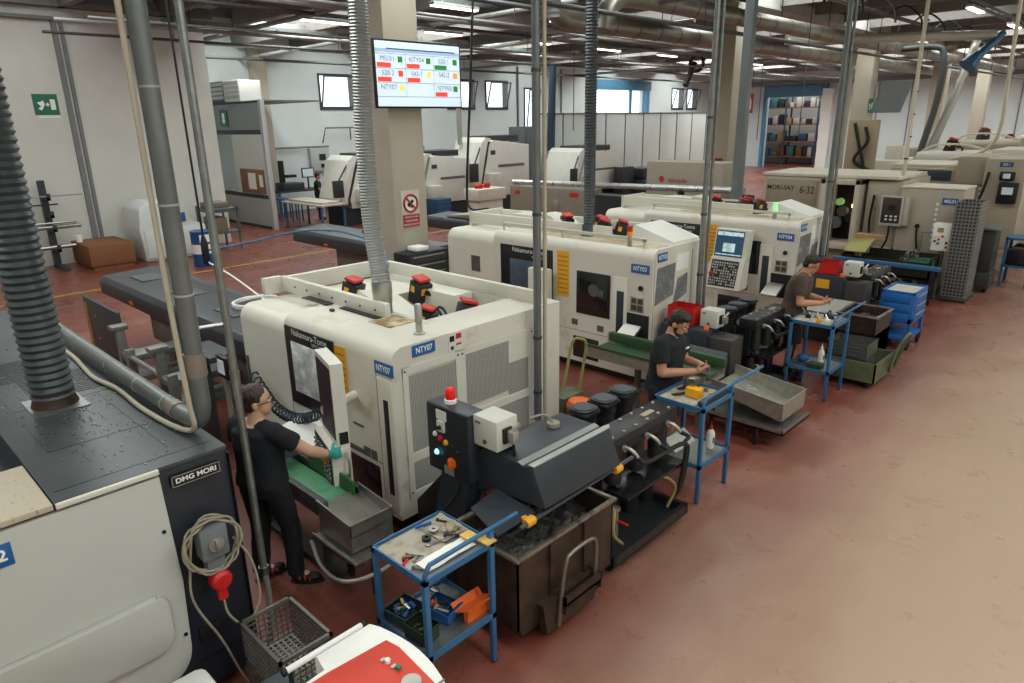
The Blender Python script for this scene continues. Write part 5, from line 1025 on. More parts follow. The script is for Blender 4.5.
for j in range(3):
    m = MB(); m.box(X1, X1+0.012, Y0+0.06, Y1-0.06, 0.45+j*0.14, 0.57+j*0.14, 0.004); dr = t.p('drawer', m, bc)
    m = MB(); m.box(X1+0.012, X1+0.03, Y0+0.12, Y1-0.12, 0.54+j*0.14, 0.56+j*0.14, 0.003); t.p('drawer_handle', m, alum, dr)
    m = MB(); m.box(X0+0.05, X1-0.05, Y0-0.012, Y0, 0.45+j*0.14, 0.57+j*0.14, 0.004); t.p('side_panel', m, bc)
for x in (X0+0.06, X1-0.02):
    for y in (Y0+0.06, Y1-0.06):
        m = MB(); m.lathe([(0.05, -0.02), (0.075, -0.015), (0.075, 0.015), (0.05, 0.02)], (x, y, 0.078), 16, 'x'); m.box(x-0.025, x+0.025, y-0.03, y+0.03, 0.1, 0.16); t.p('wheel', m, rubber)
# tall stack of wire baskets at the aisle
tb = Thing('stacking_basket', 'flat grey wire basket in the tall aisle stack', 'basket', (-2.82, 15.15, 0.0), 0, 'wire baskets in the tall aisle stack', local=True)
bm_ = perforated('basket_wire_x', (1, 2), 0.06, 'a3a19b', '3a3937', 0.36, 0.45, 0.3)
bm_y = perforated('basket_wire_y', (0, 2), 0.06, '8d8b86', '2c2b2a', 0.36, 0.45, 0.3)
m = MB(); m.box(-0.20, 0.20, -0.30, -0.295, 0.004, 0.062); m.box(-0.20, 0.20, 0.295, 0.30, 0.004, 0.062); tb.p('side_wall', m, bm_y, split=True)
m = MB(); m.box(-0.20, -0.195, -0.30, 0.30, 0.004, 0.062); m.box(0.195, 0.20, -0.30, 0.30, 0.004, 0.062); tb.p('end_wall', m, bm_, split=True)
m = MB(); m.box(-0.20, 0.20, -0.30, 0.30, 0.0, 0.004); tb.p('base', m, galv)
m = MB()
for q in ((-0.208, 0.208, -0.308, -0.296), (-0.208, 0.208, 0.296, 0.308), (-0.208, -0.196, -0.30, 0.30), (0.196, 0.208, -0.30, 0.30)): m.box(*q, 0.055, 0.063)
tb.p('rim', m, galv)
tb.o.location = (-2.86, 15.24, 0.10)
for k in range(1, 27): copy_thing(tb, (-2.86, 15.24, 0.10+k*0.0655), 0)
m = MB(); m.box(-3.09, -2.63, 14.91, 15.57, 0.02, 0.10, 0.006); m.box(-3.04, -2.68, 14.96, 15.52, 0.0, 0.02); solo('stack_base', m, mat('dark_plastic_base', '3f3e3b', 0.6), 'dark tray under the tall stack of wire baskets', 'tray')
# orange funnel, cart frame handle behind the pumps
t = Thing('spare_scoop', 'orange plastic funnel on the floor between the first two machines', 'funnel', (-4.55, 5.75, 0))
m = MB(); m.lathe([(0.05, 0), (0.13, 0.18), (0.15, 0.30), (0.12, 0.36), (0.06, 0.38)], (-4.55, 5.75, 0), 16); t.p('funnel', m, orange)
t = Thing('hand_truck', 'yellow green tube handled hand truck standing behind the pump motors', 'cart', (-4.9, 5.9, 0))
m = MB(); m.tube(smooth_path([(-4.95, 5.75, 0.05), (-4.85, 5.85, 0.5), (-4.8, 5.92, 0.95), (-4.72, 5.98, 1.0), (-4.70, 6.05, 0.9), (-4.78, 6.05, 0.4), (-4.82, 6.05, 0.05)]), 0.018, 8); t.p('handle', m, mat('yellow_green_paint', '8d8f58', 0.5))
m = MB(); m.box(-5.0, -4.75, 5.72, 6.1, 0.02, 0.32, 0.01); t.p('tub', m, olive)
# ---------------------------------------------------------------- bar feeders of the three lathes
dkfeed = mat('dark_slate_feeder_cover', '33373b', 0.4, var=0.1, scale=2)
def bar_feeder(x0, x1, y0, y1, zt, label, capm):
    t = Thing('bar_feeder', label, 'machine', ((x0+x1)/2, (y0+y1)/2, 0)); ch = 0.28
    m = MB(); m.prism([(y0, zt-0.30), (y0, zt-0.10), (y0+0.05, zt-0.03), (y1-0.36, zt), (y1-0.30, zt), (y1, zt-0.12), (y1, zt-0.30)], 'x', x0, x1, 0.012); t.p('cover', m, dkfeed)
    for k in range(3):
        xa = x0+0.55+k*1.5
        if xa+0.6 < x1:
            m = MB(); m.box(xa, xa+0.55, y0+0.28, y0+0.62, zt-0.026, zt-0.004); t.p('hatch', m, mat('lighter_slate_hatch', '4a5055', 0.45, col2='3a4044', scale=12))
    m = MB(); m.box(x0+1.9, x0+2.0, y0+0.55, y0+0.62, zt-0.03, zt+0.05, 0.01); t.p('latch', m, black)
    m = MB(); m.prism([(y0+0.2, 0.45), (y0+0.2, zt-0.28), (y1-0.1, zt-0.28), (y1-0.1, 0.45)], 'x', x0+1.4, x1, 0.01); t.p('lower_body', m, mat('brown_grey_machine_body', '6a645b', 0.55))
    for xx in (x0+1.6, x1-0.6):
        m = MB(); m.box(xx, xx+0.2, y0+0.3, y1-0.2, 0.0, 0.45); t.p('leg', m, mat('brown_grey_machine_body', ''))
    m = MB(); m.box(x0+1.3, x0+1.42, y0-0.01, y0+0.01, zt-0.26, zt-0.22); t.p('orange_marker', m, orange)
    return t
bar_feeder(-12.0, -7.0, 3.08, 4.22, 1.25, 'dark slate bar feeder behind the dark machine, feeding the nearest lathe', None)
bar_feeder(-14.2, -9.75, 7.62, 8.75, 1.25, 'dark slate bar feeder behind the front pillar', None)
t = bar_feeder(-13.6, -9.4, 10.9, 12.0, 1.25, 'dark slate bar feeder right of the front pillar under a sloping metal tray', None)
m = MB(); m.hexa([(-12.9, 11.0, 1.25), (-10.9, 11.0, 1.25), (-10.9, 11.9, 1.25), (-12.9, 11.9, 1.25)], [(-12.9, 11.0, 1.27), (-10.9, 11.0, 1.45), (-10.9, 11.9, 1.45), (-12.9, 11.9, 1.27)]); t.p('metal_tray', m, galvf)
# steel stand with folded guard in front of the first feeder
t = Thing('guard_panel', 'dark guard panel with amber edge strip standing by the first bar feeder', 'panel', (-11.2, 2.8, 0))
m = MB(); m.box(-11.9, -10.35, 2.78, 2.83, 0.12, 0.98, 0.01); m.box(-11.0, -10.9, 2.79, 2.82, 0.0, 0.14); m.box(-11.6, -11.5, 2.79, 2.82, 0.0, 0.14); t.p('panel', m, mat('dark_grey_guard', '34383a', 0.5))
m = MB(); m.box(-11.82, -11.74, 2.77, 2.78, 0.18, 0.90); t.p('amber_strip', m, mat('amber_strip', '9a7326', 0.5))
m = MB()
for z in (0.4, 0.75): m.cyl((-11.4, 2.775, z), (-11.4, 2.78, z), 0.02, n=8)
t.p('bolt', m, alum, split=True)
fr = mat('grey_frame_steel', '7b7b76', 0.45, 0.4, var=0.15)
t = Thing('bar_stand', 'grey steel stand of uprights and cross bars before the first bar feeder', 'rack', (-8.6, 2.5, 0))
for x in (-9.35, -9.1, -8.05, -7.75):
    m = MB(); m.box(x, x+0.08, 2.45, 2.55, 0.28, 1.02 if x in (-9.35, -8.05) else 0.8, 0.006); m.cyl((x+0.04, 2.5, 0.0), (x+0.04, 2.5, 0.3), 0.02, n=8); t.p('upright', m, fr)
for z in (0.40, 0.68):
    m = MB(); m.box(-9.3, -9.0, 2.46, 3.2, z-0.04, z+0.04, 0.004); t.p('cross_bar', m, fr)
    m = MB(); m.box(-8.0, -7.7, 2.46, 3.2, z-0.04, z+0.04, 0.004); t.p('cross_bar', m, fr)
    m = MB(); m.cyl((-9.3, 2.5, z+0.02), (-7.7, 2.5, z+0.02), 0.03, n=10); t.p('rail', m, fr)
m = MB(); m.box(-9.42, -9.26, 2.40, 2.60, 1.0, 1.06, 0.01); m.box(-8.12, -7.96, 2.40, 2.60, 1.0, 1.06, 0.01); t.p('cap', m, fr, split=True)
t = Thing('loader_door', 'dark metal loader door with small screen beside the woman', 'panel', (-7.3, 2.8, 0))
m = MB(); m.box(-7.55, -7.05, 2.62, 2.68, 0.05, 1.12, 0.008); m.box(-7.55, -6.9, 2.62, 2.9, 1.08, 1.14, 0.006); t.p('door', m, mat('dark_grey_guard', ''))
m = MB(); m.box(-6.95, -6.70, 2.70, 2.76, 0.92, 1.16, 0.01); sc = t.p('screen_housing', m, black)
m = MB(); m.box(-6.92, -6.76, 2.695, 2.70, 0.97, 1.12); t.p('screen', m, mat('pale_lit_screen', 'b4c2c4', 0.3, emit=0.35), sc)
m = MB(); m.cyl((-6.82, 2.73, 0.0), (-6.82, 2.73, 0.94), 0.03, n=10); m.box(-6.66, -6.58, 2.70, 2.78, 0.90, 1.05, 0.01); t.p('post', m, mat('beige_plastic_cap', ''), split=True)
# ---------------------------------------------------------------- the multi spindle machine further down the row
bg = cream2
t = Thing('multi_spindle_machine', 'long beige multi spindle machine lettered MORI-SAY 6-32 with an open lit window', 'machine', (-4.5, 15, 0))
m = MB(); m.box(-6.35, -5.2, 14.0, 15.6, 1.05, 2.28, 0.02); m.box(-6.35, -3.8, 14.05, 15.8, 0.366, 1.05, 0.01); m.box(-5.2, -3.8, 14.6, 15.8, 1.05, 2.28, 0.01); m.box(-4.35, -3.75, 14.05, 15.8, 1.05, 2.25, 0.02); t.p('body', m, bg)
m = MB(); m.box(-3.75, -2.76, 13.95, 14.75, 0.45, 2.16, 0.02); m.box(-3.6, -2.9, 14.1, 14.7, 0.366, 0.45); t.p('end_cabinet', m, mat('beige_cabinet_paint', 'aea392', 0.5, var=0.04))
m = MB(); m.box(-3.76, -2.75, 13.94, 14.77, 2.16, 2.19, 0.008); m.box(-6.38, -3.8, 13.98, 15.7, 2.28, 2.34, 0.008); t.p('top_cover', m, mat('pale_beige_top', 'd5cdb9', 0.5))
m = MB(); m.box(-6.28, -5.25, 13.985, 14.0, 1.72, 2.22, 0.004); lp = t.p('name_panel', m, mat('darker_beige_panel', '9d917f', 0.5))
link('lettering', text_mesh('MORI-SAY', 0.125, black_ink, (-5.98, 13.982, 2.05), X, Z, off=t.loc, bold=0.001), lp)
link('lettering', text_mesh('6-32', 0.20, black_ink, (-5.45, 13.982, 2.02), X, Z, off=t.loc, bold=0.0, squash=0.8), lp)
m = MB()
for q in ((-5.15, -5.05, 0.95, 2.27), (-4.52, -4.42, 0.95, 2.27), (-5.15, -4.42, 2.17, 2.27), (-5.15, -4.42, 0.95, 1.06)): m.box(q[0], q[1], 13.86, 14.6, q[2], q[3], 0.01)
wf = t.p('window_frame', m, mat('pale_window_frame_beige', 'c7bdaa', 0.5))
m = MB(); m.box(-5.1, -4.44, 14.5, 14.6, 1.05, 2.2); t.p('dark_interior', m, dark_void, wf)
for x, z, r_, c_ in ((-4.62, 1.74, 0.06, mat('warm_work_lamp', 'ffd9a0', 0.4, emit=6)), (-4.57, 1.60, 0.05, mat('warm_work_lamp', '')), (-4.92, 1.80, 0.07, mat('green_lit_gauge', '7fb069', 0.4, emit=0.6)), (-4.85, 1.62, 0.10, mat('dim_metal', '')), (-4.7, 1.5, 0.09, black), (-4.95, 1.4, 0.12, greypaint), (-4.6, 1.35, 0.08, rust)):
    m = MB(); m.lathe([(r_, 0.0), (r_, 0.12), (r_*0.5, 0.14)], (x, 14.3, z), 12, 'y'); t.p('spindle', m, c_, wf)
m = MB(); m.box(-4.02, -3.64, 13.82, 13.88, 1.48, 2.02, 0.01); m.box(-3.64, -3.56, 13.84, 13.96, 1.5, 2.0, 0.01); pn = t.p('operator_panel', m, mat('pale_panel_grey', 'b8b3a6', 0.5))
m = MB(); m.box(-3.99, -3.68, 13.815, 13.83, 1.53, 1.99, 0.004); t.p('panel_face', m, mat('dark_brown_panel_face', '3a322c', 0.4), pn)
m = MB(); m.box(-3.88, -3.76, 13.81, 13.816, 1.76, 1.85); t.p('screen', m, black, pn)
m = MB()
for x in (-3.92, -3.84, -3.76):
    for z in (1.58, 1.64): m.box(x, x+0.04, 13.808, 13.816, z, z+0.03)
t.p('push_button', m, white, pn, split=True)
m = MB(); m.tube(smooth_path([(-3.84, 13.86, 1.48), (-3.86, 13.88, 1.2), (-4.0, 13.95, 0.9), (-4.05, 14.0, 0.7)]), 0.02, 6); m.tube(smooth_path([(-4.2, 14.0, 2.0), (-4.22, 13.97, 1.5), (-4.15, 13.97, 1.0)]), 0.025, 6); t.p('cable', m, rubber, split=True)
plate_label(t, 'MSL01', (-2.95, 13.945, 1.96), X, Z, 0.24, 0.11)
m = MB(); m.box(-3.30, -3.295, 13.942, 13.95, 0.5, 1.4); m.box(-2.98, -2.975, 13.942, 13.95, 0.5, 1.4); m.box(-3.30, -2.98, 13.942, 13.95, 1.4, 1.405); t.p('panel_gap', m, mat('shadow_grey_recess', ''), split=True)
m = MB()
for k in range(8): m.box(-3.16, -3.12, 13.942, 13.95, 1.25+k*0.09, 1.30+k*0.09)
t.p('sticker', m, white, split=True)
m = MB(); m.lathe([(0.04, 0), (0.04, -0.03)], (-3.4, 13.95, 1.5), 10, 'y'); m.tube(smooth_path([(-3.4, 13.92, 1.48), (-3.38, 13.9, 1.3), (-3.33, 13.92, 1.0)]), 0.018, 6); t.p('plug', m, rubber)
t.o.location = (-5.04, 16.82, -0.408); t.o.scale = (1.12, 1.12, 1.12)
# bar loading tubes and cabinets of that machine
t = Thing('bar_loader', 'long silver tube bar loader on a brown grey cabinet behind the white lathes', 'machine', (-12, 15.2, 0))
m = MB(); m.box(-14.6, -11.8, 15.0, 15.8, 0.3, 1.60, 0.02); m.box(-14.5, -11.9, 15.1, 15.7, 0, 0.3); t.p('cabinet', m, mat('brown_grey_cabinet', '857a6c', 0.5))
m = MB(); m.cyl((-14.6, 15.15, 1.70), (-7.3, 15.15, 1.82), 0.075, n=16); t.p('silver_tube', m, mat('bright_silver_tube', 'c9cbca', 0.28, 0.7))
m = MB(); m.box(-11.8, -7.2, 15.1, 15.6, 0.3, 1.5); t.p('lower_frame', m, mat('dark_loader_frame', '2b2d2e', 0.6))
m = MB(); m.box(-12.9, -12.7, 14.985, 15.0, 1.0, 1.3, 0.01); t.p('lock_plate', m, alum)
m = MB(); m.box(-12.3, -12.0, 14.985, 15.0, 1.42, 1.52); m.box(-14.4, -14.2, 14.985, 15.0, 1.38, 1.48); t.p('red_label', m, red, split=True)
for x in (-10.5, -9.0, -7.6):
    m = MB(); m.box(x, x+0.08, 15.1, 15.3, 0.0, 1.75); t.p('post', m, mat('dark_loader_frame', ''))
t = Thing('beige_cabinet', 'low beige cabinet with red logo left of the second pillar', 'cabinet', (-8.8, 16.4, 0))
m = MB(); m.box(-10.5, -8.3, 16.0, 16.8, 1.0, 2.36, 0.03); m.box(-10.4, -8.4, 16.1, 16.7, 0, 1.0); t.p('body', m, mat('beige_cabinet_paint', ''))
m = MB()
for k in range(6): a = k*PI/3; m.box(-10.02+0.05*math.cos(a)-0.025, -10.02+0.05*math.cos(a)+0.025, 15.985, 16.0, 1.92+0.05*math.sin(a)-0.025, 1.92+0.05*math.sin(a)+0.025)
t.p('red_logo', m, red, split=True)
link('lettering', text_mesh('tornado', 0.17, red, (-9.55, 15.985, 1.90), X, Z, off=t.loc), t.o)
t = Thing('control_monitor', 'dark framed monitor on a stand left of the lettered beige machine', 'monitor', (-6.9, 14.2, 0))
m = MB(); m.box(-7.05, -6.55, 14.0, 14.1, 1.42, 1.86, 0.02); t.p('frame', m, black)
m = MB(); m.box(-6.99, -6.62, 13.99, 14.0, 1.50, 1.80); t.p('screen', m, mat('grey_monitor_face', '55605f', 0.3))
m = MB(); m.box(-6.85, -6.75, 14.05, 14.15, 0, 1.45); m.box(-7.0, -6.6, 14.0, 14.3, 0, 0.06); t.p('stand', m, black)
# clutter before the lettered machine
t = Thing('parts_bin', 'long black open bin of metal parts under the lettered beige machine', 'bin', (-4.0, 13.4, 0))
m = MB(); m.box(-4.9, -3.3, 13.15, 13.75, 0.28, 0.34); m.box(-4.9, -3.3, 13.15, 13.18, 0.3, 0.62); m.box(-4.9, -3.3, 13.72, 13.75, 0.3, 0.72); m.box(-4.9, -4.87, 13.15, 13.75, 0.3, 0.66); m.box(-3.33, -3.3, 13.15, 13.75, 0.3, 0.7); m.box(-4.8, -4.7, 13.2, 13.7, -0.13, 0.3); m.box(-3.5, -3.4, 13.2, 13.7, -0.13, 0.3); t.p('tub', m, mat('black_oily_tub', '1f2018', 0.5))
m = MB(); m.box(-5.0, -3.1, 12.95, 13.05, 0.52, 0.60, 0.01); t.p('blue_beam', m, bluep); m = MB(); m.box(-4.95, -4.90, 12.97, 13.03, -0.13, 0.52); m.box(-3.25, -3.20, 12.97, 13.03, -0.13, 0.52); t.p('beam_leg', m, black, split=True); t.o.location += Vector((0.1, 1.35, 0.13))
m = MB(); random.seed(14)
for k in range(45):
    a = random.gauss(-3.72, 0.16); b_ = random.gauss(13.45, 0.1); z = 0.45+random.uniform(0, 0.38)*max(0.2, 1-abs(a+3.72)*2.5); m.lathe([(0.03, 0), (0.035, 0.02), (0.02, 0.06)], (a, b_, z), 7)
o = solo('metal_parts', m, mat('oily_metal_parts', '8f8a80', 0.35, 0.7, col2='3a352e', scale=30), 'heap of shiny metal parts in the long black bin', 'parts'); o['kind'] = 'stuff'; o.location += Vector((0.1, 1.35, 0.13))
m = MB(); m.hexa([(-4.85, 13.0, 0.75), (-4.45, 13.0, 0.75), (-4.45, 13.5, 0.95), (-4.85, 13.5, 0.95)], [(-4.85, 13.0, 0.77), (-4.45, 13.0, 0.77), (-4.45, 13.5, 0.97), (-4.85, 13.5, 0.97)]); m.box(-4.7, -4.6, 13.2, 13.3, 0.6, 0.82); solo('olive_lid', m, mat('olive_yellow_plastic', '8f8d4a', 0.5), 'olive yellow tilted lid at the left end of the long black bin', 'lid').location += Vector((0.12, 1.35, 0.10))
m = MB(); m.hexa([(-4.75, 13.5, 0.98), (-4.25, 13.6, 1.0), (-4.25, 13.8, 1.0), (-4.75, 13.75, 0.98)], [(-4.75, 13.5, 1.08), (-4.25, 13.6, 1.06), (-4.25, 13.8, 1.06), (-4.75, 13.75, 1.08)]); m.box(-4.6, -4.5, 13.62, 13.72, 0.7, 1.0); solo('cardboard_piece', m, mat('cardboard', 'a5835f', 0.85), 'folded cardboard behind the olive yellow lid', 'cardboard').location += Vector((0.05, 1.30, 0.06))
for k, (z, c_, lb) in enumerate(((0.34, mat('green_crate_plastic', '2f6a45', 0.5), 'lower green crate beside the tall basket stack'), (0.50, mat('bright_green_crate', '3f8a66', 0.5), 'upper green crate beside the tall basket stack'))):
    open_box('green_crate', (-3.42, 14.75, z+0.14), 0.42, 0.36, 0.14, c_, lb, 'crate', 0.2, None, 'green crates by the basket stack')
m = MB(); m.box(-3.68, -3.16, 14.52, 14.98, 0.42, 0.475); m.box(-3.65, -3.57, 14.55, 14.63, 0, 0.42); m.box(-3.27, -3.19, 14.55, 14.63, 0, 0.42); m.box(-3.65, -3.57, 14.87, 14.95, 0, 0.42); m.box(-3.27, -3.19, 14.87, 14.95, 0, 0.42); solo('low_bench', m, black, 'low black bench carrying the green crates', 'bench')
t = Thing('control_box', 'white control box with coloured knobs left of the tall basket stack', 'box', (-2.8, 13.6, 0))
m = MB(); m.box(-2.98, -2.64, 13.5, 13.70, 1.14, 1.66, 0.015); t.p('box', m, white)
m = MB(); m.box(-2.85, -2.77, 13.58, 13.66, 0.22, 1.14); m.box(-2.95, -2.67, 13.5, 13.70, 0.22, 0.25); t.p('post', m, greypaint); t.o.location = (-3.20, 15.12, -0.22)
for x, z, c_ in ((-2.92, 1.42, white), (-2.86, 1.36, red), (-2.80, 1.42, red), (-2.92, 1.32, black), (-2.86, 1.28, mat('teal_button', '')), (-2.72, 1.30, black), (-2.72, 1.22, red)):
    m = MB(); m.lathe([(0.022, 0), (0.022, -0.02)], (x, 13.5, z), 10, 'y'); t.p('knob', m, c_)
m = MB(); m.box(-2.90, -2.80, 13.49, 13.5, 1.50, 1.58); t.p('yellow_plate', m, mat('olive_yellow_plastic', ''))
# ---------------------------------------------------------------- next machine behind the basket stack and more of the row
t = Thing('turning_centre', 'beige turning centre with two lit screens behind the tall basket stack', 'machine', (-4, 19.5, 0))
m = MB(); m.box(-5.3, -3.3, 18.6, 20.6, 0.15, 2.22, 0.03); m.box(-3.3, -2.55, 18.2, 20.2, 0.6, 2.48, 0.03); m.box(-3.9, -3.3, 18.5, 20.3, 1.9, 2.5, 0.02); m.box(-5.2, -2.7, 18.7, 20.4, 0, 0.2); t.p('body', m, bg)
m = MB(); m.box(-5.3, -3.4, 18.7, 20.5, 2.22, 2.3, 0.02); t.p('top_cover', m, mat('pale_beige_top', ''))
plate_label(t, 'S20-1', (-2.92, 18.195, 2.36), X, Z, 0.24, 0.10)
m = MB(); m.box(-2.98, -2.62, 18.05, 18.15, 1.55, 2.0, 0.02); m.box(-3.0, -2.72, 18.08, 18.15, 2.03, 2.22, 0.03); pn = t.p('operator_panel', m, black)
m = MB(); m.box(-2.9, -2.70, 18.04, 18.05, 1.75, 1.90); m.box(-2.93, -2.80, 18.07, 18.08, 2.08, 2.18); t.p('screen', m, mat('pale_lit_screen', ''), pn, split=True)
m = MB()
for k in range(6): m.box(-3.42, -3.38, 18.59, 18.6, 1.3+k*0.12, 1.36+k*0.12)
t.p('sticker', m, white, split=True)
m = MB(); m.tube(smooth_path([(-3.2, 18.15, 2.2), (-3.25, 18.1, 1.8), (-3.35, 18.1, 1.4), (-3.4, 18.2, 1.2)]), 0.03, 6); t.p('cable', m, rubber)
m = MB(); m.box(-4.7, -4.0, 18.55, 18.6, 1.95, 2.18, 0.01); t.p('blue_grey_panel', m, mat('blue_grey_panel', '3d4a55', 0.45))
rowdesc = ['beige machine with flat roof behind the two screen machine', 'farther beige machine in the row under the far pillars', 'beige machine near the far end of the row', 'last beige machine before the far white wall']
for k, (y, zt, x1) in enumerate(((22.6, 2.5, -2.6), (26.5, 2.7, -2.6), (31.0, 2.4, -2.6), (36.5, 2.6, -2.6))):
    t = Thing('turning_centre', rowdesc[k], 'machine', (x1-2, y+1, 0))
    m = MB(); m.box(x1-4.6, x1-1.4, y, y+2.2, 0.1, zt-0.35, 0.05); m.box(x1-1.4, x1, y-0.2, y+2.0, 0.1, zt, 0.04); m.prism(fprof(y-0.1, y+1.8, zt-0.5, zt-0.1, 0.15), 'x', x1-3.2, x1-1.4); t.p('body', m, cream if k % 2 == 0 else bg)
    m = MB(); m.box(x1-1.1, x1-0.5, y-0.22, y-0.2, 0.9, 1.7, 0.01); t.p('window', m, darkglass)
    m = MB(); m.tube(smooth_path([(x1-3.5, y+0.8, zt-0.35), (x1-3.0, y+0.6, zt+0.05), (x1-2.2, y+0.7, zt+0.08), (x1-1.6, y+0.9, zt-0.1)]), 0.03, 6); m.box(x1-4.2, x1-3.8, y+0.5, y+0.9, zt-0.36, zt+0.05, 0.02); t.p('roof_hose', m, cream, split=True)
    motor(t, x1-2.6, y+1.0, zt+0.05, 1.6, k)
t = Thing('chip_bin', 'dark tall bin on casters right behind the tall basket stack', 'bin', (-2.6, 16.3, 0))
m = MB(); m.box(-2.95, -2.50, 16.0, 16.55, 0.10, 0.42, 0.01); m.box(-2.90, -2.52, 16.05, 16.5, 0.42, 1.25, 0.02); t.p('body', m, mat('dark_grey_bin', '2f302e', 0.5))
for x in (-2.88, -2.56):
    m = MB(); m.lathe([(0.04, -0.02), (0.05, 0.0), (0.04, 0.02)], (x, 16.15, 0.05), 10, 'x'); t.p('wheel', m, rubber)
m = MB(); m.box(-3.0, -2.45, 15.98, 16.58, 1.25, 1.30, 0.01); t.p('basket_lid', m, galv)
t = Thing('work_bench', 'small blue framed bench with red cloth right of the basket stack', 'bench', (-2.3, 18, 0))
m = MB()
for x in (-2.5, -2.05):
    for y in (17.0, 17.55): m.box(x, x+0.05, y, y+0.05, 0, 1.0)
m.box(-2.5, -2.0, 17.0, 17.6, 0.96, 1.0); m.box(-2.5, -2.0, 17.0, 17.6, 0.4, 0.44); t.p('frame', m, bluep)
m = MB(); m.box(-2.45, -2.05, 17.05, 17.5, 0.44, 0.75, 0.02); t.p('drawer_block', m, black)
m = MB(); m.box(-2.3, -1.2, 20.2, 21.2, 0.08, 0.75, 0.05); m.box(-2.35, -1.15, 20.15, 21.25, 0.72, 0.78, 0.01); m.box(-2.2, -1.3, 20.3, 21.1, 0, 0.1); solo('chip_tub', m, mat('dark_grey_tub', '3c3b38', 0.55), 'dark grey tub on the aisle at the right edge', 'tub')
m = MB(); m.box(-2.4, -1.2, 20.4, 20.5, 0.95, 1.05, 0.01); m.box(-2.35, -2.27, 20.4, 20.5, 0, 0.95); m.box(-1.3, -1.22, 20.4, 20.5, 0, 0.95); m.box(-2.2, -1.6, 20.52, 21.0, 1.0, 1.5, 0.02); m.box(-2.1, -1.7, 20.6, 20.9, 0.76, 1.0); solo('blue_rail', m, bluep, 'blue rail and cabinet behind the dark grey tub at the right edge', 'rail')
m = MB(); m.ell((-1.9, 20.36, 0.95), 0.12, 0.06, 0.16, 10, 6); solo('red_cloth', m, mat('red_cloth', '9e2020', 0.8), 'red cloth hung on the blue rail at the right edge', 'cloth')
# ---------------------------------------------------------------- machines along the back
def slant_machine(x0, x1, y0, y1, h, label, dark_front):
    """turning centre seen from its end: slanted front, dark door strip"""
    t = Thing('turning_centre', label, 'machine', ((x0+x1)/2, (y0+y1)/2, 0))
    pw = mat('pale_machine_white', 'd6d4cc', 0.45, var=0.04)
    m = MB(); m.prism([(y0+0.45, 0.6), (y0+0.40, 0.9), (y0+0.85, h*0.95), (y0+1.05, h), (y1, h*0.92), (y1, 0.6)], 'x', x0, x1, 0.02); t.p('body', m, pw)
    m = MB(); m.prism([(y0+0.05, 0.75), (y0, 0.95), (y0+0.42, h*0.97), (y0+0.65, h*1.04), (y0+0.95, h*1.02), (y0+0.72, h*0.97), (y0+0.27, 0.95), (y0+0.28, 0.75)], 'x', x0, x1+0.02, 0.015); t.p('front_cover', m, pw)
    m = MB(); m.prism([(y0+0.25, 0.7), (y0+0.22, 0.95), (y0+0.7, h*0.98), (y0+1.0, h*0.98), (y0+0.5, 0.7)], 'x', x0+0.02, x1-0.02); t.p('door_gap', m, dark_front)
    m = MB(); m.box(x0+0.1, x1-0.15, y0+0.25, y1-0.1, 0, 0.62); t.p('dark_base', m, mat('dark_machine_grey', '2a2e33', 0.5))
    m = MB(); m.box(x1, x1+0.01, y0+0.9, y0+1.15, h*0.80, h*0.86); t.p('number_plate', m, mat('dark_blue_plate', '2a3f55', 0.45))
    m = MB(); m.box(x0+0.3, x1-0.3, y0+0.8, y1-0.3, h*0.97, h+0.16, 0.03); t.p('roof_unit', m, mat('dark_roof_unit', '2d2f32', 0.5))
    m = MB(); m.box(x1-0.05, x1+0.35, y0+0.6, y0+1.1, h*0.35, h*0.55, 0.02); t.p('tail_box', m, cream)
    m = MB(); m.box(x1, x1+0.012, y0+1.3, y1-0.3, h*0.62, h*0.66, 0.004); t.p('side_slot', m, mat('grey_side_vent', '5c6062', 0.5))
    m = MB(); m.box(x1+0.1, x1+0.2, y0-0.35, y0+0.05, h*0.45, h*0.70, 0.02); m.tube([(x1+0.15, y0-0.1, h*0.7), (x1-0.1, y0+0.5, h*0.95)], 0.03, 6); t.p('operator_panel', m, mat('dark_roof_unit', ''))
    return t
slant_machine(-22.4, -21.0, 13.2, 15.4, 2.3, 'pale machine with dark roof unit beside the small worker at the back', darkblue)
slant_machine(-21.4, -19.9, 15.5, 18.3, 2.3, 'white slant fronted machine with grey door strip at the back', mat('grey_door_strip', '8a9094', 0.35))
slant_machine(-21.4, -19.9, 18.5, 21.6, 2.75, 'tall white machine with black stripe at the back, left of the clear view of windows', black)
slant_machine(-19.9, -18.2, 22.4, 25.6, 2.25, 'white machine before the grey panel screen at the back', mat('grey_door_strip', ''))
t = Thing('machine_trolley', 'dark blue workshop trolley in front of the slant fronted machine at the back', 'trolley', (-19.3, 16.3, 0))
m = MB(); m.box(-19.6, -19.0, 15.8, 16.5, 0.12, 0.85, 0.02); m.box(-19.55, -19.05, 15.85, 16.45, 0, 0.14); t.p('body', m, mat('dark_blue_trolley', '23405f', 0.5))
m = MB()
for k in range(4): m.box(-19.0, -18.99, 15.85, 16.45, 0.2+k*0.16, 0.32+k*0.16)
t.p('drawer', m, mat('mid_blue_drawer', '2c5582', 0.45), split=True)
t = Thing('oil_pan_unit', 'beige tank with red top before the machines at the back', 'tank', (-18.4, 17.6, 0))
m = MB(); m.box(-18.8, -18.0, 16.9, 18.3, 0.75, 1.15, 0.03); m.box(-18.7, -18.1, 17.0, 18.2, 0, 0.75); t.p('tank', m, cream)
m = MB(); m.lathe([(0.16, 0), (0.16, 0.12), (0.1, 0.18)], (-18.4, 17.3, 1.15), 12); m.lathe([(0.12, 0), (0.12, 0.16)], (-18.4, 17.7, 1.15), 12); t.p('red_caps', m, red, split=True)
m = MB(); random.seed(6)
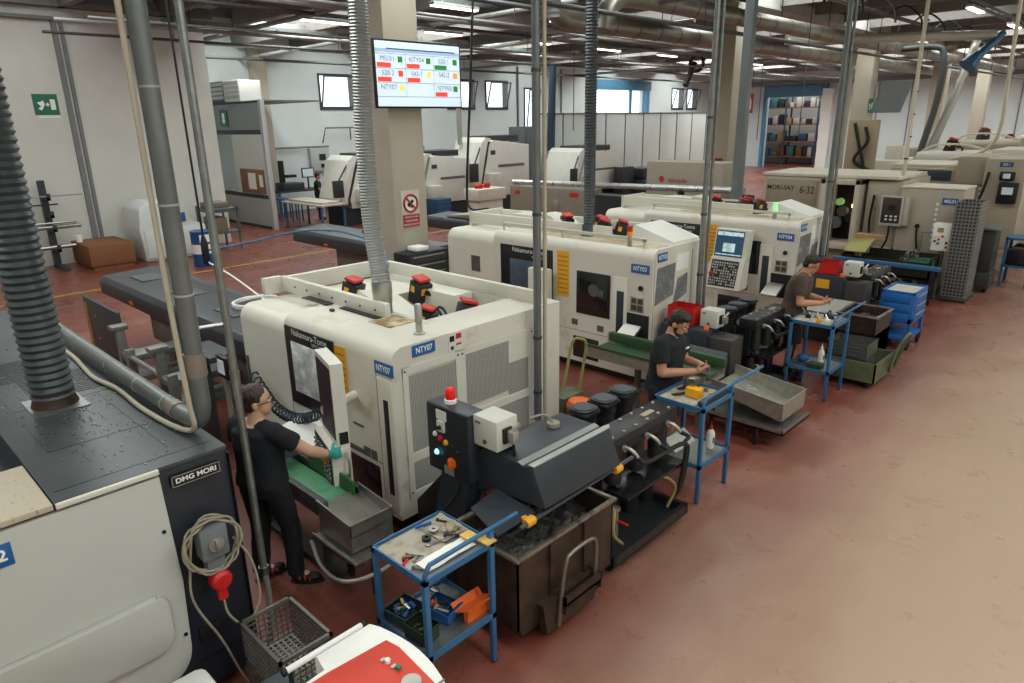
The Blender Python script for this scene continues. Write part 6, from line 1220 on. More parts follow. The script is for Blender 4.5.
m.box(-18.3, -17.0, 25.8, 27.6, 0.0, 0.9, 0.02); m.box(-18.2, -17.2, 26.0, 27.2, 0.9, 1.4, 0.02); m.box(-18.0, -17.5, 24.9, 25.7, 0.0, 1.5, 0.03); solo('hydraulic_unit', m, mat('dark_machine_grey', '2a2e33', 0.5), 'dark hydraulic unit beside the white machine before the grey panel screen', 'machine')
for k in range(5):
    m = MB(); y = 27.0+k*0.9; m.box(-16.6, -15.6, y, y+0.6, 0.0, 0.5+0.2*(k % 3), 0.02); m.cyl((-16.1, y+0.3, 0.4), (-16.1, y+0.3, 1.1+0.15*(k % 2)), 0.12, n=10)
    solo('spindle_unit', m, [orange, mat('rusty_orange_steel', '7a4526', 0.6), greypaint, mat('rusty_orange_steel', ''), mat('dark_machine_grey', '')][k], ['orange spindle unit in the row before the grey panel screen', 'rusty spindle unit second in the row before the grey panel screen', 'grey spindle unit in the middle of the row before the grey panel screen', 'rusty spindle unit fourth in the row before the grey panel screen', 'dark spindle unit at the right end of the row before the grey panel screen'][k], 'machine')
for k, (y, z0, lb) in enumerate(((19.9, 2.0, 'grey conduit on the back wall right of the wall screen'), (21.6, 2.4, 'grey conduit on the back wall left of the second window'), (28.4, 2.2, 'grey conduit on the back wall before the tall narrow window'), (32.0, 2.0, 'grey conduit on the back wall left of the gate'))):
    t = Thing('wall_conduit', lb, 'conduit', (-26.9, y, z0)); m = MB(); m.cyl((-26.93, y, z0), (-26.93, y, 6.2), 0.05, n=8); t.p('conduit', m, greypaint)
    m = MB(); m.box(-27.0, -26.85, y-0.15, y+0.15, z0-0.4, z0, 0.01); t.p('wall_box', m, greypaint)
# tall panel screen (strip curtain wall)
t = Thing('panel_screen', 'long grey green panel screen standing across the back of the hall', 'screen', (-20.2, 29, 0))
for k in range(9):
    y = 22.6+k*1.55; m = MB(); m.box(-20.24, -20.2, y, y+1.5, 0.1, 3.68, 0.004); t.p('panel', m, mat('grey_green_panel', 'd3d8d3' if True else '', 0.6, var=0.05, scale=0.8))
m = MB()
for k in range(10): y = 22.56+k*1.55; m.box(-20.26, -20.18, y, y+0.05, 0, 3.75)
m.box(-20.26, -20.18, 22.56, 36.6, 3.68, 3.74); t.p('frame', m, greypaint)
t = Thing('switch_cabinet', 'tall dark grey switch cabinet at the left end of the panel screen', 'cabinet', (-21.5, 21.9, 0))
m = MB(); m.box(-23.0, -22.0, 23.6, 25.4, 0, 3.2, 0.02); t.p('body', m, mat('dark_grey_cabinet', '55585a', 0.5))
m = MB(); m.box(-22.0, -21.98, 23.7, 24.45, 0.2, 3.0); m.box(-22.0, -21.98, 24.55, 25.3, 0.2, 3.0); t.p('door', m, mat('mid_grey_cabinet_door', '626668', 0.5), split=True)
# store room shelves seen through the far doorway
t = Thing('storage_rack', 'tall crowded storage rack seen through the far blue doorway', 'shelf', (-21, 53.5, 0))
m = MB()
for x in (-25.2, -22.8, -20.4, -18.2):
    for y in (53.0, 54.0): m.box(x-0.05, x+0.05, y-0.05, y+0.05, 0, 5.2)
t.p('upright', m, mat('blue_grey_upright', '44566a', 0.5), split=True)
for z in (0.6, 1.7, 2.9, 4.1):
    m = MB(); m.box(-25.2, -18.2, 52.95, 54.05, z-0.06, z); t.p('shelf', m, mat('orange_brown_shelf', '9a5a3a', 0.6))
random.seed(21); bxm = [mat('dark_stock_box', '23282e', 0.6), mat('blue_stock_box', '2c4a68', 0.6), mat('cardboard', ''), mat('pale_stock_box', 'b9b4a8', 0.6), mat('teal_stock_box', '3d6a70', 0.6), mat('rusty_orange_steel', '')]
bl = ['dark', 'blue', 'cardboard', 'pale', 'teal', 'rust brown']; sh = ['bottom', 'second', 'third', 'top']
cnt = 0
for zi, z in enumerate((0.6, 1.7, 2.9, 4.1)):
    x = -25.0
    while x < -18.5:
        w_ = random.uniform(0.25, 0.6); h_ = random.uniform(0.3, 0.85); c_ = random.randrange(6)
        m = MB(); m.box(x, x+w_, 53.05, 53.05+random.uniform(0.5, 0.9), z, z+h_, 0.015)
        solo('stock_box', m, bxm[c_], '%s stock box on the %s shelf of the rack beyond the far doorway' % (bl[c_], sh[zi]), 'box', '%s boxes on the %s shelf beyond the doorway' % (bl[c_], sh[zi]))
        x += w_+random.uniform(0.03, 0.2)
area('store_room_lamp', (-21, 52, 6.6), 6, 1, 260, (0.95, 0.98, 1.0))
# ---------------------------------------------------------------- left side: office partition, bench, small things along the wall
t = Thing('office_partition', 'grey and white office partition with glass at the end of the left wall', 'partition', (-25, 11.6, 0))
py = 11.45
pgrey = mat('mid_grey_partition', '85898b', 0.5, var=0.04); 
m = MB(); m.box(-27.0, -22.5, py-0.03, py+0.03, 3.30, 4.15); t.p('upper_panel', m, pgrey)
m = MB(); m.box(-27.0, -22.5, py-0.03, py+0.03, 0.08, 1.02); t.p('lower_panel', m, mat('light_grey_partition', 'a9abab', 0.5, var=0.03))
m = MB(); m.box(-24.9, -22.5, py-0.03, py+0.03, 1.15, 3.15); t.p('white_panel', m, mat('white_partition', 'cfcfc9', 0.5, var=0.03))
m = MB(); m.box(-27.0, -24.9, py-0.01, py+0.01, 1.15, 3.15); t.p('pane', m, glass('partition_glass', 'aab4b4', 0.45))
m = MB(); m.box(-27.0, -22.5, py-0.05, py+0.05, 3.15, 3.30); m.box(-27.0, -22.5, py-0.05, py+0.05, 1.02, 1.15); m.box(-27, -22.5, py-0.05, py+0.05, 0, 0.08); m.box(-27, -22.5, py-0.05, py+0.05, 4.15, 4.23); t.p('black_rail', m, mat('black_partition_rail', '26292b', 0.5), split=True)
m = MB(); m.box(-22.55, -22.38, py-0.08, py+0.08, 0, 4.25); t.p('post', m, mat('light_grey_partition', ''))
m = MB(); m.box(-24.5, -22.75, py-0.06, py-0.035, 1.18, 2.0, 0.004); solo('cork_board', m, mat('cork_brown', '8a6148', 0.85, var=0.15, scale=20), 'brown cork board on the office partition', 'board')
for k, (x, z, w_, h_, lb) in enumerate(((-23.9, 1.32, 0.55, 0.55, 'large white notice on the cork board'), (-23.1, 1.42, 0.25, 0.4, 'small white notice at the right of the cork board'))):
    m = MB(); m.box(x, x+w_, py-0.072, py-0.062, z, z+h_); solo('notice', m, paper, lb, 'notice')
for k, (x, lb) in enumerate(((-26.0, 'grey ribbed box left on top of the office partition'), (-24.8, 'white ribbed box right on top of the office partition'))):
    t = Thing('ventilation_box', lb, 'box', (x, py+0.5, 4.24)); m = MB(); m.box(x-0.5, x+0.7, py+0.1, py+0.9, 4.24, 4.95, 0.02); t.p('body', m, greypaint if k == 0 else white)
    m = MB()
    for j in range(4): m.box(x-0.45, x+0.65, py+0.08, py+0.1, 4.35+j*0.15, 4.45+j*0.15)
    t.p('louvre', m, alum, split=True)
m = MB(); m.box(-27, -22.4, py+0.05, py+2.2, 4.20, 4.24); o = struct('ceiling_office', m, greypaint)
m = MB(); m.box(-27, -26.6, 13.4, 13.95, 0, 6.9); struct('trim_5', m, pillarm)
# inspection bench against the back wall
t = Thing('inspection_bench', 'blue legged inspection bench against the back wall', 'bench', (-25.8, 14.2, 0))
m = MB(); m.box(-26.4, -25.5, 13.3, 15.5, 0.9, 0.96); t.p('top', m, mat('dark_bench_top', '3a3d40', 0.5))
m = MB()
for x in (-26.3, -25.6):
    for y in (13.4, 15.4): m.box(x, x+0.07, y-0.07, y, 0, 0.9)
t.p('leg', m, bluep, split=True)
t = Thing('measuring_stand', 'black measuring column on a granite base on the inspection bench', 'instrument', (-26, 13.9, 0.96))
m = MB(); m.box(-26.3, -25.6, 13.6, 14.5, 0.96, 1.25, 0.02); t.p('base', m, mat('dark_granite', '34373a', 0.3))
m = MB(); m.box(-26.2, -26.0, 13.75, 13.9, 1.25, 2.1); m.box(-26.15, -25.8, 13.9, 14.3, 1.45, 1.55); t.p('column', m, black)
t = Thing('computer_monitor', 'small lit monitor on the inspection bench at the back', 'monitor', (-25.9, 14.9, 0.96))
m = MB(); m.box(-25.95, -25.9, 14.6, 15.15, 1.4, 1.78, 0.01); m.box(-25.97, -25.92, 14.85, 14.9, 0.96, 1.45); t.p('stand_and_back', m, black)
m = MB(); m.box(-25.9, -25.895, 14.64, 15.11, 1.44, 1.74); t.p('screen', m, mat('pale_lit_screen', ''))
t = Thing('electrical_box', 'grey electrical box on the back wall above the small worker', 'box', (-26.9, 16.1, 1.6))
m = MB(); m.box(-26.99, -26.8, 15.6, 16.5, 1.55, 2.5, 0.01); t.p('box', m, mat('light_grey_partition', ''))
m = MB(); m.box(-26.8, -26.78, 16.0, 16.3, 2.0, 2.25); m.box(-26.8, -26.78, 16.05, 16.2, 1.7, 1.85); t.p('meter', m, black, split=True)
t = Thing('handrail', 'thin grey handrail on the back wall below the first window', 'rail', (-26.8, 17, 2.6))
m = MB(); m.tube([(-26.9, 16.3, 2.7), (-26.6, 16.3, 3.3), (-26.6, 19.5, 3.3)], 0.03, 6); m.tube([(-26.9, 12.5, 2.55), (-26.8, 16.5, 2.55)], 0.04, 6); m.cyl((-26.95, 17.5, 3.3), (-26.6, 17.5, 3.3), 0.03, n=6); m.cyl((-26.6, 17.5, 3.3), (-26.6, 17.5, 2.8), 0.03, n=6); t.p('rail', m, greypaint)
m = MB(); m.box(-22.9, -20.3, 12.0, 13.0, 0.85, 0.9); m.box(-22.7, -20.5, 12.15, 12.85, 0.9, 0.98, 0.02); 
t = Thing('packing_table', 'narrow table of pale sheets left of the pale machine at the back', 'table', (-21.6, 12.5, 0))
t.p('top', m, mat('pale_table_sheets', 'b5ada0', 0.7))
for x in (-22.8, -20.45):
    for y in (12.05, 12.9):
        m = MB(); m.box(x, x+0.06, y, y+0.06, 0, 0.85); t.p('leg', m, bluep)
for k in range(5):
    m = MB(); x = -25.2+k*0.45; m.cyl((x, 12.9, 0.0), (x, 12.9, 0.75), 0.03, n=8); m.cyl((x, 13.3, 0.0), (x, 13.3, 0.75), 0.03, n=8); m.box(x-0.2, x+0.2, 12.9, 13.3, 0.72, 0.78); solo('blue_stool', m, bluep, ['blue stool nearest the office partition', 'second blue stool from the office partition', 'middle blue stool beside the inspection bench', 'fourth blue stool from the office partition', 'blue stool nearest the narrow table'][k], 'stool')
# along the left wall
t = Thing('wrapped_machine', 'machine wrapped in white plastic film against the left wall', 'machine', (-20.3, 7.1, 0))
wrap = mat('white_plastic_film', 'd3d6d4', 0.35, var=0.05, scale=3, bump=0.25)
m = MB(); m.prism([(6.25, 0.0), (6.2, 0.85), (6.25, 1.40), (6.5, 1.55), (7.1, 1.55), (7.55, 0.95), (7.9, 0.85), (7.9, 0.0)][::1], 'x', -20.9, -19.6, 0.05); t.p('film', m, wrap)
m = MB(); m.box(-19.6, -19.55, 6.3, 7.9, 0.08, 0.85, 0.03); t.p('lower_wrap', m, wrap)
m = MB(); m.box(-19.62, -19.56, 6.85, 7.4, 0.98, 1.22, 0.01); t.p('blue_window', m, mat('blue_film_window', '2f5f90', 0.4))
m = MB(); m.box(-20.95, -19.45, 4.9, 5.95, 0.1, 0.62, 0.01); m.box(-20.9, -19.5, 4.95, 5.9, 0, 0.12); solo('cardboard_carton', m, mat('brown_carton', '7d5236', 0.8), 'brown cardboard carton on a pallet against the left wall', 'carton')
m = MB(); m.lathe([(0.07, 0), (0.08, 0.18)], (-20.5, 5.0, 0.62), 12); solo('paper_cup', m, paper, 'white cup standing on the brown carton', 'cup')
t = Thing('bar_rack', 'dark post bar rack with steel bars against the left wall', 'rack', (-20.7, 4.5, 0))
m = MB(); m.box(-20.95, -20.78, 4.42, 4.56, 0, 2.2); m.box(-20.95, -20.0, 4.42, 4.56, 0, 0.08); t.p('post', m, mat('dark_green_grey_post', '32383a', 0.5))
for z in (1.78, 1.35, 1.0, 0.5):
    m = MB(); m.box(-20.78, -20.35, 4.45, 4.53, z-0.05, z+0.02); m.box(-20.40, -20.35, 4.45, 4.53, z-0.05, z+0.12); t.p('arm', m, mat('dark_green_grey_post', ''))
for k, (y0, y1, z, r_, lb) in enumerate(((2.2, 5.3, 1.82, 0.015, 'thin steel bar on the top arm of the bar rack'), (1.9, 4.7, 1.62, 0.02, 'thin dark bar sagging on the bar rack'), (1.8, 5.1, 1.06, 0.06, 'thick steel tube on the third arm of the bar rack'), (1.8, 6.0, 0.56, 0.055, 'red banded steel bar on the lowest arm of the bar rack'), (1.8, 5.0, 1.17, 0.03, 'thin steel tube above the thick tube on the bar rack'))):
    m = MB(); m.cyl((-20.6, y0, z), (-20.6+0.05*k, y1, z), r_, n=10); solo('steel_bar', m, steel if k != 1 else black, lb, 'bar', 'bars on the rack at the left wall')
t = Thing('oil_drum', 'blue oil drum with white band near the left wall', 'drum', (-18.0, 7.15, 0))
m = MB(); m.lathe([(0.29, 0), (0.30, 0.02), (0.29, 0.3), (0.305, 0.31), (0.29, 0.33), (0.29, 0.58), (0.305, 0.59), (0.29, 0.61), (0.29, 0.87), (0.30, 0.89), (0.28, 0.88)], (-18.0, 7.15, 0), 20); t.p('drum', m, mat('blue_drum_paint', '1d4f86', 0.4))
m = MB(); m.lathe([(0.296, 0.33), (0.296, 0.57)], (-18.0, 7.15, 0), 20); t.p('white_band', m, white)
m = MB(); m.box(-17.72, -17.69, 6.95, 7.2, 0.63, 0.82); t.p('label', m, paper)
t = Thing('work_shelf', 'dark grey work shelf with boxes between the wrapped machine and the drum', 'shelf', (-20, 7.9, 0))
m = MB(); m.box(-20.6, -19.6, 8.1, 8.9, 1.1, 1.2); m.box(-20.6, -19.6, 8.1, 8.9, 0.5, 0.55)
for x in (-20.6, -19.65):
    for y in (8.1, 8.85): m.box(x, x+0.05, y, y+0.05, 0, 1.25)
t.p('frame', m, mat('dark_grey_cabinet', ''))
m = MB(); m.box(-20.4, -19.7, 8.2, 8.6, 0.55, 0.95, 0.02); m.box(-20.5, -19.9, 8.2, 8.8, 1.2, 1.35, 0.02); t.p('box', m, mat('brown_grey_box', '77695c', 0.7), split=True)
# cabinet of drawers against the front pillar
t = Thing('drawer_cabinet', 'black small parts drawer cabinet at the foot of the front pillar', 'cabinet', (-8.9, 7.0, 0))
m = MB(); m.box(-9.09, -8.72, 6.60, 7.45, 0, 1.42, 0.01); t.p('case', m, black)
for j in range(5):
    m = MB(); m.box(-8.72, -8.705, 6.64, 7.41, 0.7+j*0.14, 0.82+j*0.14, 0.004); dr = t.p('drawer', m, mat('dark_drawer', '3a3c3d', 0.4))
    m = MB(); m.box(-8.705, -8.69, 6.7, 7.35, 0.79+j*0.14, 0.805+j*0.14); t.p('handle', m, alum, dr)
m = MB(); m.box(-9.05, -8.78, 6.85, 7.1, 1.425, 1.5, 0.02); solo('paper_stack', m, paper, 'white papers on the drawer cabinet at the front pillar', 'paper')
# ---------------------------------------------------------------- people
def remesh(mb, voxel, smooth=3, m=None, name='body', angle=180):
    bmesh.ops.recalc_face_normals(mb.bm, faces=mb.bm.faces)
    me = bpy.data.meshes.new('tmp'); mb.bm.to_mesh(me); mb.bm.free()
    o = bpy.data.objects.new('tmp', me); COL.objects.link(o)
    md = o.modifiers.new('r', 'REMESH'); md.mode = 'VOXEL'; md.voxel_size = voxel
    dg = bpy.context.evaluated_depsgraph_get(); me2 = bpy.data.meshes.new_from_object(o.evaluated_get(dg))
    bpy.data.objects.remove(o); bpy.data.meshes.remove(me)
    bm = bmesh.new(); bm.from_mesh(me2)
    for _ in range(smooth): bmesh.ops.smooth_vert(bm, verts=bm.verts, factor=0.5, use_axis_x=True, use_axis_y=True, use_axis_z=True)
    bm.to_mesh(me2); bm.free(); me2.materials.clear(); me2.materials.append(m); me2.name = name
    for p in me2.polygons: p.use_smooth = True
    return me2
def chain(mb, pts, rs, n=12):
    """tapered limb with rounded joints"""
    pts = [Vector(p) for p in pts]
    for i in range(len(pts)-1):
        P = [pts[i].lerp(pts[i+1], k/4) for k in range(5)]; R = [rs[i]+(rs[i+1]-rs[i])*k/4 for k in range(5)]; mb.tube(P, R, n)
    for p, r in zip(pts, rs): mb.ell(p, r, n=n, m=7)
def loft(mb, secs, n=20, sup=0.8):
    """closed body of superellipse sections (centre, rx, ry)"""
    rings = []
    for c, rx, ry in secs:
        c = Vector(c); ring = []
        for k in range(n):
            a = 2*PI*k/n; ca, sa = math.cos(a), math.sin(a)
            ring.append(mb.v(c+Vector((rx*math.copysign(abs(ca)**sup, ca), ry*math.copysign(abs(sa)**sup, sa), 0))))
        rings.append(ring)
    for A, B in zip(rings, rings[1:]):
        for k in range(n): mb.face([A[k], A[(k+1) % n], B[(k+1) % n], B[k]])
    mb.face(rings[0][::-1]); mb.face(rings[-1])
def hand(mb, w_, d, s, nrm, curl=0.5, k=1.0, fat=1.0):
    """w_ wrist, d along the fingers, s towards the thumb, nrm out of the palm"""
    w_ = Vector(w_); d = Vector(d).normalized(); s = Vector(s); s = (s-d*s.dot(d)).normalized(); nrm = Vector(nrm); nrm = (nrm-d*nrm.dot(d)-s*nrm.dot(s)).normalized()
    R = Matrix((s, d, nrm)).transposed()
    mb.ell(w_+d*0.048*k, 0.040*k*fat, 0.055*k, 0.017*k*fat, 12, 8, R); mb.ell(w_+d*0.035*k+s*0.022*k, 0.02*k, 0.03*k, 0.016*k, 10, 6, R)
    for off, L, cu in ((0.030, 0.072, 0.9), (0.010, 0.080, 1.0), (-0.011, 0.075, 1.08), (-0.031, 0.058, 1.2)):
        p = w_+d*0.088*k+s*off*k; a = curl*cu*0.5; pts = [p-d*0.02*k, p]
        for q in (0.45, 0.32, 0.23):
            p = p+(d*math.cos(a)+nrm*math.sin(a)+s*off*2.0)*L*q*k; pts.append(p); a += curl*cu
        chain(mb, pts, [0.0095*k*fat, 0.0095*k*fat, 0.0088*k*fat, 0.008*k*fat, 0.007*k*fat], 8)
    p = w_+d*0.028*k+s*0.036*k; pts = [p]
    for q, v in ((0.042, d*0.6+s*0.8+nrm*0.25), (0.032, d*0.85+s*0.3+nrm*0.5*curl)): p = p+v.normalized()*q*k; pts.append(p)
    chain(mb, pts, [0.0135*k*fat, 0.0105*k*fat, 0.0085*k*fat], 8)
skin_f = mat('light_skin', 'c59a80', 0.5, var=0.05, scale=8); skin_m = mat('tanned_skin', 'b98468', 0.5, var=0.06, scale=8)
navy = mat('dark_navy_shirt_cloth', '11141b', 0.85, var=0.15, scale=12, bump=0.15); brownsh = mat('brown_shirt_cloth', '4b3d33', 0.85, var=0.12, scale=12, bump=0.15)
blackcl = mat('black_trouser_cloth', '0d0d10', 0.85, var=0.2, scale=12, bump=0.15); shoe = mat('black_shoe', '18181a', 0.6); hairm = mat('dark_brown_hair', '1e1512', 0.55, var=0.3, scale=30, bump=0.3)
hairw = mat('reddish_brown_hair', '33201a', 0.5, var=0.3, scale=30, bump=0.3)
def person(label, loc, rz, J):
    """J: joint positions in a frame facing +y, right hand side +x"""
    t = Thing('person', label, 'person', loc, rz, local=True)
    g = J['girth']; V_ = Vector
    pel, chest, nk = V_(J['pelvis']), V_(J['chest']), V_(J['neck']); hd = V_(J['head']); yaw, pit = J['look']
    R = Matrix.Rotation(yaw, 3, 'Z') @ Matrix.Rotation(pit, 3, 'X')
    sw = J['shoulder_w']; hw = 0.088*g
    sh = {1: V_(J.get('shR', nk+V_((sw, -0.01, -0.065)))), -1: V_(J.get('shL', nk+V_((-sw, -0.01, -0.065))))}
    body = MB(); mid = pel.lerp(chest, 0.5)
    loft(body, [(pel-Z*0.08, 0.145*g, 0.105*g), (pel, 0.16*g, 0.12*g), (mid, 0.132*g, 0.10*g), (chest, 0.16*g, 0.115*g), (chest.lerp(nk, 0.6), 0.15*g, 0.10*g), (nk-Z*0.03, 0.085*g, 0.07*g)])
    chain(body, [nk-Z*0.05, hd-R@V_((0, 0.012, 0.06))], [0.060*g, 0.052*g])
    body.ell(hd+R@V_((0, -0.008, 0.03)), 0.076, 0.096, 0.098, 16, 10, R); body.ell(hd+R@V_((0, 0.028, -0.045)), 0.056, 0.062, 0.068, 14, 9, R); body.ell(hd+R@V_((0, 0.06, -0.085)), 0.028, 0.026, 0.024, 10, 7, R)
    body.ell(hd+R@V_((0, 0.094, -0.022)), 0.012, 0.022, 0.017, 10, 7, R); body.ell(hd+R@V_((0, 0.085, 0.0)), 0.010, 0.016, 0.028, 8, 6, R)
    body.ell(hd+R@V_((0, 0.082, -0.056)), 0.022, 0.012, 0.007, 10, 6, R)
    for s in (1, -1): body.ell(hd+R@V_((0.077*s, -0.012, -0.012)), 0.011, 0.022, 0.032, 8, 6, R)
    hip = {s: pel+V_((hw*s, 0, -0.04)) for s in (1, -1)}
    for s, q in ((1, 'R'), (-1, 'L')):
        el, wr = V_(J['el'+q]), V_(J['wr'+q]); kn, an = V_(J['kn'+q]), V_(J['an'+q]); td = V_(J['toe'+q]).normalized()
        chain(body, [nk-Z*0.05+V_((0.03*s, 0, 0)), sh[s]], [0.055*g, 0.052*g]); chain(body, [sh[s], sh[s].lerp(el, 0.45), el], [0.050*g, 0.046*g, 0.038*g]); chain(body, [el, el.lerp(wr, 0.3), wr], [0.038*g, 0.040*g, 0.026*g])
        chain(body, [hip[s], hip[s].lerp(kn, 0.4), kn], [0.088*g, 0.078*g, 0.056*g]); chain(body, [kn, kn.lerp(an, 0.3), an], [0.054*g, 0.056*g, 0.036*g]); chain(body, [an, an+td*0.1-Z*0.04], [0.036, 0.03])
        d, sd, nr = J['hand'+q]
        if ('glove'+q) in J: pass
        else: hand(body, wr, d, sd, nr, J.get('curl', 0.6))
    t.p('body', remesh(body, J.get('vox', 0.0065), 2, J['skin'], 'body'), None)
    for s, q in ((1, 'R'), (-1, 'L')):
        if ('glove'+q) in J:
            gl = MB(); el, wr = V_(J['el'+q]), V_(J['wr'+q]); d, sd, nr = J['hand'+q]; hand(gl, wr, d, sd, nr, J.get('curlG', 0.9), 1.03, 1.12); chain(gl, [wr+(el-wr).normalized()*0.06, wr], [0.036, 0.030])
            t.p('glove', remesh(gl, 0.005, 2, J['glove'+q], 'glove'), None)
    # shirt
    o = 0.014; m = MB()
    loft(m, [(pel-Z*(0.03), 0.168*g+o, 0.125*g+o), (pel+Z*0.02, 0.166*g+o, 0.124*g+o), (mid, 0.148*g+o, 0.112*g+o), (chest, 0.166*g+o, 0.12*g+o), (chest.lerp(nk, 0.6), 0.158*g+o, 0.103*g+o), (nk-Z*0.035, 0.10*g, 0.080*g)])
    for s, q in ((1, 'R'), (-1, 'L')):
        el = V_(J['el'+q]); cut = sh[s].lerp(el, J.get('sleeve', 0.62))
        chain(m, [nk-Z*0.06+V_((0.05*s, 0, 0)), sh[s]], [0.060*g, 0.062*g]); m.tube([sh[s], sh[s].lerp(cut, 0.5), cut], [0.066*g, 0.066*g, 0.066*g], 14); m.ell(sh[s], 0.064*g, n=12, m=8)
    me = remesh(m, 0.009, 2, J['shirt'], 'shirt')
    for v in me.vertices: v.co += v.normal*(0.006*noise.noise(v.co*11+V_((J['seed'], 0, 0))))
    st = t.p('shirt', me, None)
    if 'logo' in J:
        m = MB(); c = chest+V_((-0.07, 0.122*g+o+0.004, 0.05)); m.box(c.x-0.03, c.x+0.03, c.y-0.006, c.y+0.006, c.z-0.008, c.z+0.008, 0.002); t.p('shirt_print', m, white_ink, st)
    # trousers or shorts
    m = MB(); o = 0.012
    loft(m, [(pel-Z*0.10, 0.15*g+o, 0.112*g+o), (pel-Z*0.02, 0.163*g+o, 0.122*g+o), (pel+Z*0.06, 0.15*g+o*0.5, 0.112*g+o*0.5)])
    for s, q in ((1, 'R'), (-1, 'L')):
        kn, an = V_(J['kn'+q]), V_(J['an'+q])
        if J['shorts']:
            m.tube([hip[s], hip[s].lerp(kn, 0.5), hip[s].lerp(kn, 0.98)], [0.10*g, 0.096*g, 0.088*g], 14); m.ell(hip[s], 0.10*g)
        else:
            chain(m, [hip[s], hip[s].lerp(kn, 0.5), kn, kn.lerp(an, 0.5)], [0.10*g, 0.086*g, 0.068*g, 0.064*g]); m.tube([kn.lerp(an, 0.45), an-Z*0.01], [0.064*g, 0.060*g], 14)
    me = remesh(m, 0.009, 2, J['pants'], 'trousers')
    for v in me.vertices: v.co += v.normal*(0.007*noise.noise(v.co*9+V_((0, J['seed'], 0))))
    t.p('shorts' if J['shorts'] else 'trousers', me, None)
    # shoes with soles
    for s, q in ((1, 'R'), (-1, 'L')):
        an = V_(J['an'+q]); td = V_(J['toe'+q]).normalized(); sd = V_((td.y, -td.x, 0)); Rf = Matrix((sd, td, Z)).transposed(); gz = J.get('ground', 0.0)
        m = MB(); m.ell(V_((an.x, an.y, gz+0.06))+td*0.02, 0.044, 0.075, 0.05, 14, 9, Rf); m.ell(V_((an.x, an.y, gz+0.045))+td*0.11, 0.046, 0.085, 0.036, 14, 9, Rf); m.ell(V_((an.x, an.y, gz+0.09)), 0.044, 0.05, 0.04, 12, 8, Rf)
        so = t.p('shoe', remesh(m, 0.007, 2, shoe, 'shoe'), None)
        m = MB(); pts = []
        for k in range(20):
            a = 2*PI*k/20; pts.append(V_((an.x, an.y, 0))+td*(0.075+0.135*math.sin(a))+sd*(0.046+0.006*math.sin(a))*math.cos(a))
        m.prism([(p.x, p.y) for p in pts], 'z', gz, gz+0.022, 0.004); t.p('sole', m, J.get('sole', rubber), so)
        if 'stripe' in J:
            m = MB()
            for b_ in (0.03, 0.07, 0.11): m.ell(V_((an.x, an.y, gz+0.060-b_*0.15))+td*b_, 0.0515, 0.013, 0.040-b_*0.05, 12, 6, Rf)
            t.p('shoe_trim', m, J['stripe'], so)
    # hair
    m = MB(); m.ell(hd+R@V_((0, -0.020, 0.048)), 0.083, 0.096, 0.092, 18, 12, R); m.ell(hd+R@V_((0, -0.05, -0.01)), 0.074, 0.062, 0.07, 14, 9, R)
    if J['hair'] == 'bun': m.ell(hd+R@V_((0, -0.125, 0.03)), 0.045, 0.04, 0.045, 14, 9, R); m.ell(hd+R@V_((0, -0.09, 0.02)), 0.05, 0.05, 0.05, 12, 8, R)
    else: m.ell(hd+R@V_((0, 0.03, 0.095)), 0.068, 0.062, 0.04, 14, 8, R)
    me = remesh(m, 0.006, 2, J['hairm'], 'hair')
    for v in me.vertices: v.co += v.normal*(0.005*noise.noise(V_((v.co.x*60, v.co.y*60, v.co.z*18))))
    t.p('hair', me, None)
    if J.get('beard'):
        m = MB(); m.ell(hd+R@V_((0, 0.036, -0.088)), 0.054, 0.058, 0.036, 14, 9, R); m.ell(hd+R@V_((0.052, 0.012, -0.055)), 0.010, 0.026, 0.045, 10, 7, R); m.ell(hd+R@V_((-0.052, 0.012, -0.055)), 0.010, 0.026, 0.045, 10, 7, R); m.ell(hd+R@V_((0, 0.086, -0.042)), 0.024, 0.008, 0.005, 10, 6, R)
        t.p('beard', remesh(m, 0.006, 2, J['hairm'], 'beard'), None)
    for s in (1, -1):
        m = MB(); m.ell(hd+R@V_((0.031*s, 0.081, 0.008)), 0.013, 0.009, 0.007, 10, 6, R); ey = t.p('eye', m, white)
        m = MB(); m.ell(hd+R@V_((0.031*s, 0.089, 0.007)), 0.006, 0.004, 0.006, 8, 5, R); t.p('iris', m, hairm, ey)
        m = MB(); m.tube([hd+R@V_((x*s, 0.088-abs(x-0.03)*0.25, 0.026+0.004*(x > 0.02))) for x in (0.014, 0.03, 0.046)], 0.0045, 6); t.p('eyebrow', m, J['hairm'])
    if J.get('glasses'):
        m = MB()
        for s in (1, -1):
            c = hd+R@V_((0.034*s, 0.104, 0.004)); m.tube([c+R@V_((0.026*math.cos(a*PI/8), 0, 0.019*math.sin(a*PI/8))) for a in range(16)], 0.003, 6, closed=True)
            m.tube([c+R@V_((0.026*s, 0, 0.006)), hd+R@V_((0.08*s, 0.02, 0.004)), hd+R@V_((0.082*s, -0.02, -0.004))], 0.0025, 6)
        m.tube([hd+R@V_((-0.008, 0.104, 0.008)), hd+R@V_((0.008, 0.104, 0.008))], 0.0025, 6); t.p('glasses', m, black)
    return t
WR = math.atan2(0.30, 0.95)
